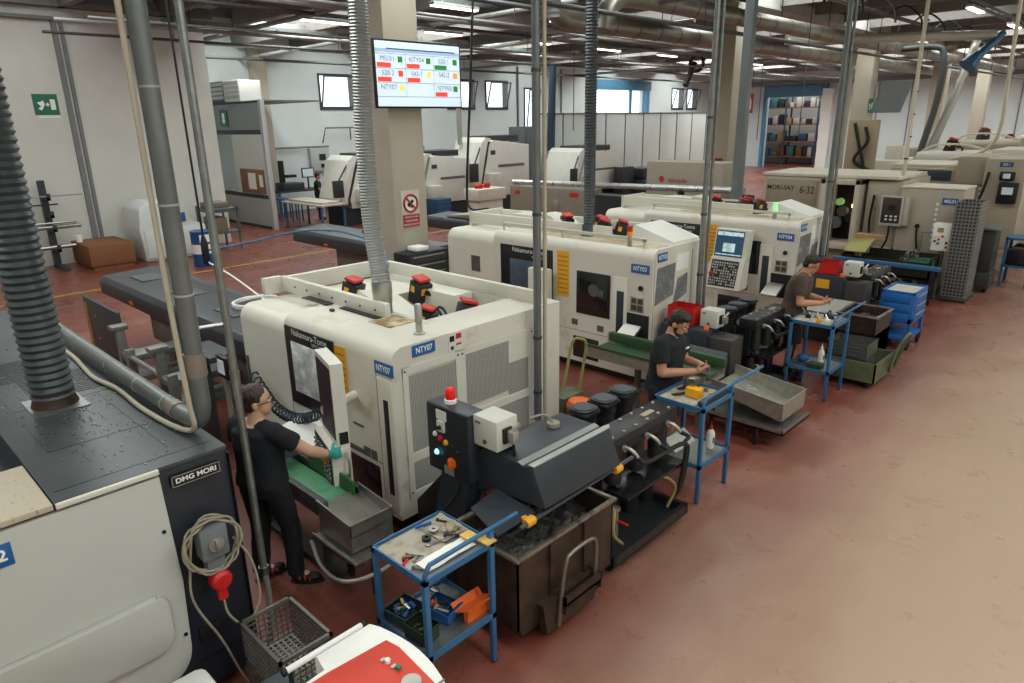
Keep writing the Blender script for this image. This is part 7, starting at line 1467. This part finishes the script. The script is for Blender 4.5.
person('woman in black T-shirt and trousers reaching a green gloved hand to the control panel', (-4.56, 1.98, 0), WR, dict(
    girth=1.12, pelvis=(0, 0, 0.90), chest=(0.01, 0.0, 1.19), neck=(0.02, -0.01, 1.385), head=(0.035, 0.02, 1.515), look=(-0.85, 0.02), shoulder_w=0.175,
    elR=(0.34, 0.16, 1.12), wrR=(0.36, 0.36, 1.00), handR=((0.1, 0.95, -0.15), (-0.4, 0, 0.9), (-0.9, 0.1, -0.4)), gloveR=mat('teal_glove', '2b8f86', 0.5, var=0.08),
    elL=(-0.24, 0.02, 1.10), wrL=(-0.14, 0.26, 1.08), handL=((0.3, 0.9, 0.0), (0.3, 0, 0.9), (0.9, -0.3, -0.2)), 
    knR=(0.13, 0.09, 0.49), anR=(0.16, 0.06, 0.09), knL=(-0.10, 0.01, 0.48), anL=(-0.11, -0.04, 0.09), toeR=(0.88, 0.45, 0), toeL=(0.3, 0.95, 0),
    skin=skin_f, shirt=navy, pants=blackcl, shorts=False, hair='bun', hairm=hairw, glasses=True, seed=1.3, curlG=1.1, stripe=mat('red_orange_shoe_trim', 'c2452a', 0.5), sleeve=0.60))
person('bearded man in navy T-shirt looking down at a small part in his hands', (-3.43, 5.70, 0), math.atan2(-0.99, 0.10), dict(
    girth=1.2, pelvis=(0, 0, 0.90), chest=(0.0, 0.03, 1.21), neck=(0, 0.055, 1.41), head=(0, 0.125, 1.515), look=(0.0, -0.50), shoulder_w=0.20,
    elR=(0.25, 0.09, 1.07), wrR=(0.05, 0.33, 1.08), handR=((-0.75, 0.6, 0.05), (0.1, 0.4, 0.8), (-0.4, -0.2, 0.5)),
    elL=(-0.25, 0.09, 1.07), wrL=(-0.15, 0.35, 1.08), handL=((0.6, 0.75, 0.05), (0.2, 0.1, 0.9), (0.6, -0.4, 0.2)),
    knR=(0.10, 0.03, 0.49), anR=(0.10, -0.02, 0.09), knL=(-0.10, 0.03, 0.49), anL=(-0.10, 0.02, 0.09), toeR=(0.1, 1, 0), toeL=(-0.1, 1, 0),
    skin=skin_m, shirt=navy, pants=mat('dark_shorts_cloth', '1d1f24', 0.85, var=0.15, bump=0.15), shorts=True, hair='short', hairm=hairm, beard=True, seed=4.1, curl=0.8, logo=True, sleeve=0.66))
person('man in brown T-shirt and dark shorts with glasses working at the third trolley', (-3.50, 9.02, 0), math.atan2(-0.96, 0.28), dict(
    girth=1.25, pelvis=(0, -0.02, 0.93), chest=(0.0, 0.03, 1.25), neck=(0, 0.07, 1.46), head=(0, 0.15, 1.565), look=(0.05, -0.42), shoulder_w=0.205,
    elR=(0.26, 0.08, 1.10), wrR=(0.05, 0.32, 1.08), handR=((-0.7, 0.65, 0.05), (0.1, 0.4, 0.8), (-0.4, -0.2, 0.5)),
    elL=(-0.26, 0.08, 1.10), wrL=(-0.15, 0.34, 1.08), handL=((0.6, 0.75, 0.05), (0.2, 0.1, 0.9), (0.6, -0.4, 0.2)),
    knR=(0.10, 0.03, 0.50), anR=(0.11, 0.0, 0.09), knL=(-0.10, 0.02, 0.50), anL=(-0.11, -0.04, 0.09), toeR=(0.15, 1, 0), toeL=(-0.1, 1, 0),
    skin=skin_m, shirt=brownsh, pants=mat('dark_shorts_cloth', ''), shorts=True, hair='short', hairm=hairm, glasses=True, seed=7.7, curl=0.8, sleeve=0.66))
person('small distant worker in black T-shirt standing by the pale machine at the back', (-23.6, 13.9, 0), math.atan2(-0.6, 0.8), dict(
    girth=1.05, pelvis=(0, 0, 0.93), chest=(0.0, 0.0, 1.25), neck=(0, 0.0, 1.46), head=(0, 0.04, 1.59), look=(0.0, -0.1), shoulder_w=0.18,
    elR=(0.25, 0.10, 1.10), wrR=(0.16, 0.36, 1.12), handR=((-0.2, 0.95, 0.05), (-0.2, 0.1, 0.9), (-0.9, -0.2, 0.2)),
    elL=(-0.25, 0.10, 1.10), wrL=(-0.16, 0.36, 1.12), handL=((0.2, 0.95, 0.05), (0.2, 0.1, 0.9), (0.9, -0.2, 0.2)),
    knR=(0.10, 0.03, 0.50), anR=(0.10, 0.0, 0.09), knL=(-0.10, 0.02, 0.50), anL=(-0.10, 0.0, 0.09), toeR=(0.1, 1, 0), toeL=(-0.1, 1, 0),
    vox=0.012, skin=skin_m, shirt=navy, pants=blackcl, shorts=False, hair='short', hairm=hairm, seed=2.2, sleeve=0.66))
m = MB(); m.lathe([(0.012, 0), (0.02, 0.006), (0.02, 0.05), (0.01, 0.055)], (-3.0, 5.78, 1.075), 12); solo('turned_part', m, steel, 'small steel part held in the bearded man\'s hands', 'part')
m = MB(); m.lathe([(0.015, 0), (0.03, 0.006), (0.03, 0.03), (0.015, 0.035)], (-3.12, 9.22, 1.09), 12); solo('turned_part', m, steel, 'small steel ring held by the man in the brown T-shirt', 'part')
# ---------------------------------------------------------------- roof services
duct = mat('spiral_duct_steel', '8b867d', 0.38, 0.75, var=0.18, scale=3)
def spiral_duct(name, pts, r, label, step=0.9):
    t = Thing(name, label, 'duct', pts[0])
    m = MB(); m.tube(pts, r, 20); t.p('tube', m, duct)
    m = MB(); a, b_ = Vector(pts[-2]), Vector(pts[-1]); L = (b_-a).length; d = (b_-a).normalized(); k = int(L/step)
    for i in range(1, k): c = a+d*step*i; m.tube([c, c+d*0.05], [r*1.03, r*1.03], 20)
    t.p('seam', m, mat('duct_seam', '6f6b64', 0.4, 0.7), split=True)
    m = MB()
    for i in range(1, int(L/3.0)): c = a+d*3.0*i; m.cyl(c+Z*r, (c.x, c.y, 6.9), 0.012, n=6)
    t.p('hanger_rod', m, black, split=True); return t
spiral_duct('ventilation_duct', smooth_path([(-8.0, 10.6, 4.9), (-8.0, 10.7, 5.2), (-8.0, 11.1, 5.48), (-8.0, 11.8, 5.54)])+[(-8.0, 46, 5.54)], 0.18, 'upper round spiral duct running beside the pillars')
spiral_duct('ventilation_duct', smooth_path([(-10.1, 11.6, 6.0), (-10.1, 11.6, 5.75), (-10.1, 12.0, 5.45), (-10.1, 12.8, 5.42)])+[(-10.1, 46, 5.42)], 0.20, 'lower round spiral duct running behind the pillars')
m = MB(); corrugated(m, [(-10.1, 11.55, 5.4), (-10.1, 11.45, 6.2)], 0.28, 0.1, 16); solo('flexible_bend', m, mat('silver_ribbed_hose', ''), 'silver ribbed bend at the near end of the lower round duct', 'hose')
m = MB(); m.tube([(-9.2, 20.9, 5.5), (-4.9, 25.0, 5.55)], 0.13, 14); solo('extraction_duct', m, mat('off_white_duct', 'b9b5aa', 0.45, 0.3), 'off white straight duct crossing the aisle near the far pillars', 'duct')
t = Thing('extraction_hood', 'blue extraction hood hanging at the end of the off white duct', 'hood', (-4.9, 25, 5))
m = MB(); m.tube([(-4.75, 25.2, 5.6), (-5.1, 24.5, 5.0)], [0.1, 0.12], 12); m.tube([(-5.1, 24.5, 5.05), (-5.3, 24.3, 4.7)], [0.12, 0.26], 14); t.p('hood', m, mat('blue_hood_paint', '2c6186', 0.45))
pipec = [mat('dark_grey_pipe', '4a4c4c', 0.5, 0.3), mat('reddish_brown_pipe', '55433b', 0.55), mat('light_grey_pipe', '8f908c', 0.45, 0.3), black]
PL = [(-7.0, 6.02, 0.045, 1, 'reddish brown pipe under the roof right of the upper duct'), (-7.35, 5.05, 0.04, 0, 'dark pipe below the upper round duct'), (-11.2, 5.78, 0.05, 0, 'dark pipe left of the lower round duct'), (-12.4, 5.6, 0.035, 2, 'light grey pipe in the middle of the left bay'), (-14.2, 5.85, 0.06, 2, 'light grey thick pipe over the bar feeders'), (-15.6, 5.9, 0.04, 0, 'thin dark pipe over the yellow floor line'), (-18.9, 5.75, 0.05, 2, 'light grey pipe near the left wall'), (-23.0, 5.9, 0.06, 2, 'light grey pipe over the machines at the back'), (-25.2, 5.7, 0.05, 0, 'dark pipe nearest the back wall'), (-6.2, 5.75, 0.03, 3, 'thin black pipe right of the reddish brown pipe'), (-3.6, 5.9, 0.04, 0, 'dark pipe over the aisle edge'), (-16.6, 5.55, 0.03, 2, 'thin light pipe left of the lamps'), (-20.0, 5.6, 0.035, 0, 'thin dark pipe over the panel screen')]
for x, z, r_, c_, lb in PL:
    t = Thing('roof_pipe', lb, 'pipe', (x, 25, z)); m = MB(); m.cyl((x, 3 if x > -13 else 5, z), (x, 48, z+0.05), r_, n=8); t.p('pipe', m, pipec[c_])
    m = MB()
    for k in range(8): y = 8+k*5; m.cyl((x, y, z), (x, y, 6.9), 0.01, n=6)
    t.p('hanger_rod', m, black, split=True)
for k, (y, lb) in enumerate(((9.6, 'first light grey pipe crossing over the nearest bar feeders'), (13.1, 'second light grey pipe crossing under the roof'), (18.2, 'third light grey pipe crossing behind the second pillar'), (24.0, 'fourth light grey pipe crossing under the roof'), (32.5, 'last light grey pipe crossing before the far wall'))):
    t = Thing('roof_pipe', lb, 'pipe', (-15, y, 5.9)); m = MB(); m.cyl((-27, y, 5.85), (-10.6, y, 5.95), 0.06, n=8); t.p('pipe', m, pipec[2])
# black air hoses looping from the brown pipe
t = Thing('air_hose', 'black looping air hoses between the roof pipes by the third pillar', 'hose', (-6.5, 20, 5.9)); m = MB()
for k in range(9):
    y = 13+k*2.3; m.tube(smooth_path([(-7.0, y, 6.0), (-6.6, y+0.1, 6.25), (-6.2, y+0.2, 5.95), (-6.1, y+0.2, 5.6)], 4), 0.025, 6)
t.p('loop', m, black, split=True)
# cable trays with lamps
lampm = mat('lit_fluorescent_tube', 'fbfdff', 0.4, emit=7.0, var=0); lamph = mat('white_lamp_housing', 'b9bab7', 0.5)
for k, x in enumerate((-20.6, -17.3, -13.4, -5.0, -2.0)):
    t = Thing('cable_tray', ['cable tray with lamps nearest the left wall', 'cable tray with lamps over the yellow floor line', 'cable tray with lamps over the bar feeders', 'cable tray with lamps over the row of lathes', 'cable tray with lamps over the open aisle'][k], 'cable tray', (x, 25, 6.1))
    m = MB(); m.box(x-0.12, x-0.1, 8, 48, 6.12, 6.2); m.box(x+0.1, x+0.12, 8, 48, 6.12, 6.2)
    for j in range(40): y = 8.3+j; m.box(x-0.1, x+0.1, y, y+0.05, 6.12, 6.14)
    t.p('tray', m, mat('galvanised_tray', '7f8484', 0.45, 0.6))
def lamp(x, y, label):
    t = Thing('fluorescent_lamp', label, 'lamp', (x, y, 5.98), 0, 'fluorescent lamps under the roof', local=True)
    m = MB(); m.box(-0.09, 0.09, -0.72, 0.72, 0.03, 0.10, 0.01); m.box(-0.02, 0.02, -0.4, -0.36, 0.1, 0.2); m.box(-0.02, 0.02, 0.36, 0.4, 0.1, 0.2); t.p('housing', m, lamph)
    m = MB(); m.box(-0.075, 0.075, -0.70, 0.70, 0.0, 0.03, 0.008); t.p('tube', m, lampm); return t
LY = {-20.6: (9.6, 14.0, 18.4, 22.8, 27.2, 31.6), -17.3: (10.9, 15.0, 19.2, 23.4, 27.6, 31.8, 36), -13.4: (12.0, 16.2, 20.4, 24.6, 28.8, 33), -5.0: (22.8, 28.0, 33.0, 38), -2.0: (26.0, 32.0, 38)}
base = None
lb = 'fluorescent lamp hanging under a cable tray among the rows beneath the roof'
for x, ys in LY.items():
    for y in ys:
        if base is None: base = lamp(x, y, lb)
        else: copy_thing(base, (x, y, 5.98), 0)
# ---------------------------------------------------------------- posts and pipes standing in the row
def vpipe(label, path, r, m_, couplings=(), twin=None):
    t = Thing('vertical_pipe', label, 'pipe', path[0]); m = MB(); m.tube(path, r, 12); t.p('pipe', m, m_)
    if twin: m = MB(); m.tube([Vector(p)+Vector(twin[0]) for p in path], twin[1], 8); t.p('cable', m, twin[2])
    if couplings:
        m = MB()
        for z in couplings: m.lathe([(r*1.2, 0), (r*1.2, 0.03)], (path[0][0], path[0][1], z), 12)
        t.p('clamp', m, mat('dark_clamp', '4a4d4e', 0.5, 0.4), split=True)
    return t
vpipe('grey twin conduit in front of the right side of the nearest lathe', [(-4.15, 4.60, 0.62), (-4.15, 4.60, 6.2)], 0.036, galvd, (0.9, 1.45, 2.6, 3.8), ((0.05, 0.05, 0), 0.018, mat('cream_cable', '')))
vpipe('grey twin conduit at the right end of the middle lathe', [(-4.50, 8.24, 0.5), (-4.50, 8.24, 6.2)], 0.036, galv, (1.4, 2.2, 3.4), ((0.05, 0.05, 0), 0.022, galv))
vpipe('grey conduit at the right end of the third lathe', [(-4.16, 11.60, 0.4), (-4.16, 11.60, 6.2)], 0.042, galvd, (1.2, 2.4), ((0.06, 0.05, 0), 0.022, galv))
m = MB(); m.box(-6.07, -5.91, 12.05, 12.21, 1.84, 6.0, 0.01); m.box(-6.14, -5.84, 11.98, 12.28, 1.84, 1.95); m.tube([(-5.99, 12.13, 5.54), (-7.9, 12.2, 5.54)], 0.09, 12); solo('square_duct', m, mat('blue_grey_duct', '80878a', 0.4, 0.4), 'blue grey duct rising from the roof of the third lathe before the second pillar', 'duct')
vpipe('white spotted air hose hanging from the roof over the lettered beige machine', [(-4.0, 14.9, 2.3), (-4.02, 14.85, 6.2)], 0.035, mat('off_white_hose', 'cfc8b4', 0.5), (2.6, 3.0, 3.4, 3.8, 4.2, 4.6, 5.0))
m = MB(); m.tube([(-8.2, 23.4, 1.7), (-8.2, 23.4, 5.2)]+smooth_path([(-8.2, 23.4, 5.2), (-8.2, 23.45, 5.5), (-8.15, 23.7, 5.62), (-8.05, 24.2, 5.56)]), 0.11, 12); solo('vertical_pipe', m, mat('bright_bent_pipe', 'aaa79c', 0.35, 0.5), 'bright bent pipe joining the upper duct left of the third pillar', 'pipe')
m = MB(); m.tube(smooth_path([(-6.5, 26.5, 2.1), (-6.2, 27.0, 3.6), (-6.0, 27.5, 5.0), (-5.9, 27.6, 5.5), (-5.95, 27.9, 5.75), (-6.3, 28.0, 5.8)]), 0.12, 12); solo('vertical_pipe', m, mat('bright_bent_pipe', ''), 'leaning bright pipe with bent top right of the third pillar', 'pipe')
m = MB(); m.tube(smooth_path([(-6.7, 26.3, 2.1), (-6.55, 26.8, 3.8), (-6.6, 27.0, 5.2), (-6.9, 27.0, 5.5), (-8.0, 27.0, 5.5)]), 0.10, 12); solo('vertical_pipe', m, pipec[0], 'dark leaning pipe beside the leaning bright pipe', 'pipe')
m = MB(); m.tube(smooth_path([(-4.6, 21.0, 2.3), (-3.9, 20.7, 2.5), (-3.55, 20.4, 3.0), (-3.5, 20.0, 4.2), (-3.5, 19.7, 6.2)]), 0.04, 8); solo('vertical_pipe', m, mat('off_white_hose', ''), 'off white curved hose dropping at the right edge over the two screen machine', 'hose')
m = MB(); m.cyl((-20.0, 23.1, 2.2), (-20.0, 23.2, 5.6), 0.16, n=12); solo('vertical_pipe', m, mat('navy_pipe', '27374a', 0.45), 'navy pipe over the white machine before the grey panel screen', 'pipe')
m = MB(); m.tube([(-21.0, 18.8, 2.6), (-21.0, 18.8, 5.1)]+smooth_path([(-21.0, 18.8, 5.1), (-21.0, 18.7, 5.4), (-21.0, 18.3, 5.6), (-21.0, 17.5, 5.6)]), 0.10, 12); solo('vertical_pipe', m, alum, 'silver pipe with bent top right of the wall screen', 'pipe')
t = Thing('hanging_cable', 'black cable hanging down beside the middle lathe with a coil at its foot', 'cable', (-12, 11, 1.3)); m = MB(); m.tube(smooth_path([(-12.0, 11.3, 6.2), (-12.0, 11.1, 4.0), (-12.1, 11.0, 2.0), (-12.0, 11.0, 1.5), (-11.6, 11.2, 1.5)]), 0.028, 8); t.p('cable', m, black)
t = Thing('hanging_cable', 'thin black cable hanging from the roof with a dark plug near the drum', 'cable', (-9.5, 4, 1.5)); m = MB(); m.tube([(-9.8, 3.9, 1.9), (-9.8, 3.88, 6.2)], 0.016, 8); t.p('cable', m, black)
m = MB(); m.lathe([(0.03, 0), (0.05, 0.03), (0.05, 0.3), (0.02, 0.42)], (-9.8, 3.9, 1.55), 12); t.p('plug', m, black)
m = MB(); m.tube(smooth_path([(-9.8, 3.9, 1.6), (-9.3, 4.0, 1.45), (-8.6, 4.0, 1.3), (-8.0, 3.9, 1.26)]), 0.012, 6); t.p('white_lead', m, white)
m = MB(); pts = [(-8.2+0.28*math.cos(i*0.4)+0.01*math.sin(i*1.7), 3.8+0.28*math.sin(i*0.4), 1.27+i*0.0006) for i in range(70)]; m.tube(pts, 0.014, 6); solo('coiled_cable', m, white, 'white coiled cable on top of the nearest bar feeder', 'cable')
m = MB(); m.tube(smooth_path([(-10.6, 3.4+4.6, 0.2), (-13.5, 7.0, 0.05), (-12.2, 6.9, 0.9), (-9.9, 6.0, 1.7), (-8.0, 5.0, 1.85), (-6.6, 4.5, 1.6)]), 0.022, 8) if False else m.tube(smooth_path([(-9.8, 3.92, 1.75), (-9.4, 4.4, 1.85), (-9.0, 4.86, 1.97), (-8.2, 5.0, 2.05), (-7.4, 5.05, 1.98), (-6.9, 4.9, 1.88), (-6.5, 4.6, 1.7), (-6.4, 4.4, 1.5)]), 0.013, 8); solo('blue_air_hose', m, mat('blue_air_hose', '3f6c93', 0.4), 'blue air hose arching from the hanging plug to the nearest lathe roof', 'hose')
m = MB(); m.cyl((-18.0, 31.3, 6.2), (-18.0, 31.3, 6.9), 0.05, n=8); m.cyl((-18.0, 30.4, 4.9), (-18.0, 31.1, 5.9), 0.14, n=10); m.tube([(-18.0+0.35*math.cos(a*PI/8), 31.3, 5.9+0.35*math.sin(a*PI/8)) for a in range(16)], 0.08, 8, closed=True); solo('jointed_duct', m, black, 'black jointed extraction arm hanging before the gate', 'arm')
for k, (x, y, lb) in enumerate(((-20.0, 24.6, 'thin brown hanging wire right of the dark ribbed hose'), (-15.5, 33, 'hanging wire before the far doorway'), (-13.5, 33, 'second hanging wire before the far doorway'))):
    m = MB(); m.cyl((x, y, 2.4 if k else 3.0), (x, y, 6.2), 0.02, n=6); solo('hanging_wire', m, pipec[1], lb, 'wire')
# ---------------------------------------------------------------- wall screen on the front pillar
t = Thing('wall_screen', 'large lit status screen of machine tiles on the front pillar', 'screen', (-9.0, 7.2, 4.1))
sy0, sy1, sz0, sz1, sx = 6.42, 8.06, 3.66, 4.57, -8.95
m = MB(); m.box(sx-0.05, sx, sy0-0.03, sy1+0.03, sz0-0.03, sz1+0.03, 0.008); t.p('frame', m, black)
m = MB(); m.box(-9.1, sx-0.05, 6.75, 7.3, 3.85, 4.4); t.p('wall_bracket', m, black)
m = MB(); m.box(sx, sx+0.004, sy0, sy1, sz0, sz1); ds = t.p('display', m, mat('lit_pale_blue_display', 'd3e4f4', 0.3, emit=0.72, var=0.02))
def em(nm, c, e=0.7): return mat('lit_'+nm, c, 0.4, emit=e, var=0)
def q(y0, y1, z0, z1, nm, m_, d_=0.006):
    m = MB(); m.box(sx, sx+d_, y0, y1, z0, z1); return t.p(nm, m, m_, ds)
q(sy0, sy1, 4.42, 4.47, 'header_bar', em('blue_bar', '9db7d1')); q(sy0+0.2, sy1-0.1, 4.462, 4.478, 'header_line', em('dark_line', '20406a', 0.3), 0.008)
W3 = (sy1-sy0)/3; rows = [4.40, 4.20, 4.00, 3.80]
for r_ in rows: q(sy0, sy1, r_-0.004, r_+0.004, 'grid_line', em('grid', '8e9aa6', 0.4))
for c_ in (1, 2): q(sy0+W3*c_-0.004, sy0+W3*c_+0.004, 3.80, 4.42, 'grid_line', em('grid', ''))
G, RD, YL, OR = em('green', '2f8a2f', 0.5), em('red', 'f04a3a', 0.7), em('yellow', 'f2d35c', 0.8), em('orange', 'ef9a3c', 0.8)
cells = [[('MSL01', G, RD), ('NTY04', G, RD), ('S20-1', G, G)], [('S20-2', RD, RD), ('S42-1', YL, RD), ('S42-2', OR, None)], [('NTY07', YL, None), None, ('NTY03', G, RD)]]
for i in range(3):
    for j in range(3):
        if not cells[i][j]: continue
        tx, sq, br = cells[i][j]; y0 = sy0+W3*j; zt = rows[i]
        link('lettering', text_mesh(tx, 0.10, em('grey_text', '5f6a75', 0.3), (sx+0.006, y0+0.21, zt-0.068), Y, Z, off=t.loc), ds)
        q(y0+0.40, y0+0.49, zt-0.115, zt-0.03, 'status_square', sq)
        if br: q(y0+0.02, y0+0.27, zt-0.19, zt-0.125, 'load_bar', br)
# ---------------------------------------------------------------- signs
sgreen = mat('sign_green', '1d6b4f', 0.5, var=0.02); sred = mat('sign_red', 'a02a22', 0.5, var=0.02)
def sign_x(label, x, yc, zc, w_, h_, m_, marks):
    """sign facing +x; marks = list of (u0,u1,v0,v1) white blocks in unit coordinates"""
    t = Thing('safety_sign', label, 'sign', (x, yc, zc)); m = MB(); m.box(x, x+0.015, yc-w_/2, yc+w_/2, zc-h_/2, zc+h_/2); pl = t.p('plate', m, m_)
    for k in marks:
        if len(k) == 4:
            m = MB(); m.box(x+0.013, x+0.018, yc+w_*(k[0]-0.5), yc+w_*(k[1]-0.5), zc+h_*(k[2]-0.5), zc+h_*(k[3]-0.5))
        else:
            m = MB(); m.prism([(yc+w_*(u-0.5), zc+h_*(v-0.5)) for u, v in k[0]], 'x', x+0.013, x+0.018)
        t.p('symbol', m, white_ink, pl)
    return t
run_man = [([(0.16, 0.3), (0.3, 0.42), (0.22, 0.5), (0.16, 0.62), (0.28, 0.62), (0.4, 0.7), (0.46, 0.52), (0.4, 0.4), (0.3, 0.22)],), ([(0.50, 0.45), (0.56, 0.45), (0.56, 0.38), (0.64, 0.5), (0.56, 0.62), (0.56, 0.55), (0.50, 0.55)],), (0.68, 0.88, 0.25, 0.75)]
sign_x('green emergency exit sign on the left wall', -21.2, 5.05, 4.02, 0.55, 0.5, sgreen, run_man)
m = MB(); m.box(-21.2, -21.185, 4.84, 5.32, 3.69, 3.76); solo('sign_strip', m, paper, 'narrow white strip under the green exit sign on the left wall', 'sign')
t = Thing('safety_sign', 'green sign with white arrow on the office partition', 'sign', (-24.2, 11.4, 3.1)); m = MB(); m.box(-25.50, -24.95, py-0.07, py-0.045, 3.42, 3.97); pl = t.p('plate', m, sgreen)
m = MB(); m.prism([(-25.32, 3.87), (-25.32, 3.62), (-25.37, 3.62), (-25.225, 3.49), (-25.08, 3.62), (-25.13, 3.62), (-25.13, 3.87)], 'y', py-0.075, py-0.069); t.p('symbol', m, white_ink, pl)
sign_x('green exit sign on the third pillar', -9.1, 28.45, 3.75, 0.5, 0.5, sgreen, run_man)
t = Thing('safety_sign', 'red fire extinguisher sign on the second pillar', 'sign', (-9.3, 17.6, 2.1)); m = MB(); m.box(-9.52, -9.22, 17.66, 17.69, 2.0, 2.38); pl = t.p('plate', m, sred)
m = MB(); m.prism([(-9.40, 2.08), (-9.40, 2.24), (-9.42, 2.30), (-9.36, 2.31), (-9.32, 2.25), (-9.32, 2.08)], 'y', 17.652, 17.662); t.p('symbol', m, white_ink, pl)
t = Thing('safety_sign', 'red hanging fire point sign right of the second pillar', 'sign', (-14.7, 30, 4)); m = MB(); m.box(-15.0, -14.4, 30.0, 30.03, 3.6, 4.4); pl = t.p('plate', m, sred)
m = MB(); m.prism([(-14.9, 3.75), (-14.9, 4.25), (-14.75, 4.25), (-14.75, 4.15), (-14.83, 4.15), (-14.83, 3.75)], 'y', 29.99, 30.0); m.prism([(-14.65, 3.75), (-14.65, 4.1), (-14.6, 4.22), (-14.52, 4.22), (-14.48, 4.1), (-14.48, 3.75)], 'y', 29.99, 30.0); t.p('symbol', m, white_ink, pl, split=True)
m = MB(); m.cyl((-14.9, 30.015, 4.4), (-14.9, 30.015, 6.9), 0.01, n=6); m.cyl((-14.5, 30.015, 4.4), (-14.5, 30.015, 6.9), 0.01, n=6); t.p('hanger_rod', m, black, split=True)
# prohibition sign on the front pillar
t = Thing('safety_sign', 'white and red prohibition sign on the front pillar', 'sign', (-9.1, 7.0, 2.2)); px_ = -9.1; c = Vector((px_+0.018, 7.01, 2.17))
m = MB(); m.box(px_, px_+0.012, 6.83, 7.19, 1.78, 2.38); pl = t.p('plate', m, mat('sign_cream', 'cfc8bb', 0.6))
m = MB(); ring = [Vector((px_+0.018, c.y+0.135*math.cos(a*PI/16), c.z+0.135*math.sin(a*PI/16))) for a in range(32)]; m.tube(ring, 0.018, 8, closed=True); m.sqtube(c+Vector((0.004, -0.09, 0.09)), c+Vector((0.004, 0.09, -0.09)), 0.008, 0.03, up=(0, 1, 1)); t.p('red_ring', m, sred, pl)
m = MB(); m.lathe([(0.12, 0.012), (0.12, 0.014)], (px_, c.y, c.z), 24, 'x'); t.p('disc', m, white_ink, pl)
m = MB(); m.lathe([(0.035, 0.014), (0.035, 0.016)], (px_, c.y-0.03, c.z-0.02), 14, 'x'); m.lathe([(0.03, 0.014), (0.03, 0.016)], (px_, c.y+0.035, c.z+0.03), 14, 'x'); m.box(px_+0.014, px_+0.016, c.y-0.01, c.y+0.05, c.z-0.07, c.z-0.045); t.p('pictogram', m, black_ink, pl, split=True)
m = MB(); m.box(px_+0.012, px_+0.016, 6.84, 7.18, 1.79, 1.99); rp = t.p('red_field', m, sred, pl)
for k, tx in enumerate(('VIETATO PULIRE', 'E INGRASSARE', 'ORGANI IN MOTO')): link('lettering', text_mesh(tx, 0.042, white_ink, (px_+0.016, 7.01, 1.95-k*0.06), Y, Z, off=t.loc, squash=0.9), rp)
# grey noticeboard hung beside the third pillar
t = Thing('hanging_board', 'grey slanted notice board hanging beside the third pillar', 'board', (-8.5, 28.6, 4)); m = MB(); m.hexa([(-9.12, 28.6, 3.5), (-9.06, 28.6, 3.5), (-8.5, 30.0, 3.5), (-8.54, 30.0, 3.5)], [(-8.8, 28.6, 4.6), (-8.76, 28.6, 4.6), (-8.2, 30.0, 4.6), (-8.24, 30.0, 4.6)]); t.p('board', m, mat('grey_blue_board', '6f7a80', 0.5))
t = Thing('beige_machine_panel', 'beige upright panel with hanging cables beyond the lettered machine', 'panel', (-7.0, 22, 2)); m = MB(); m.box(-7.4, -6.6, 21.5, 21.7, 0.0, 3.3, 0.02); t.p('panel', m, mat('tan_panel', '9f8f72', 0.6))
m = MB(); m.tube(smooth_path([(-7.2, 21.45, 3.2), (-7.0, 21.4, 2.6), (-6.9, 21.4, 2.3), (-6.7, 21.4, 1.6)]), 0.05, 6); m.tube(smooth_path([(-6.9, 21.45, 3.1), (-6.8, 21.4, 2.7), (-7.1, 21.4, 2.2), (-6.6, 21.4, 1.9)]), 0.05, 6); t.p('cable', m, rubber, split=True)
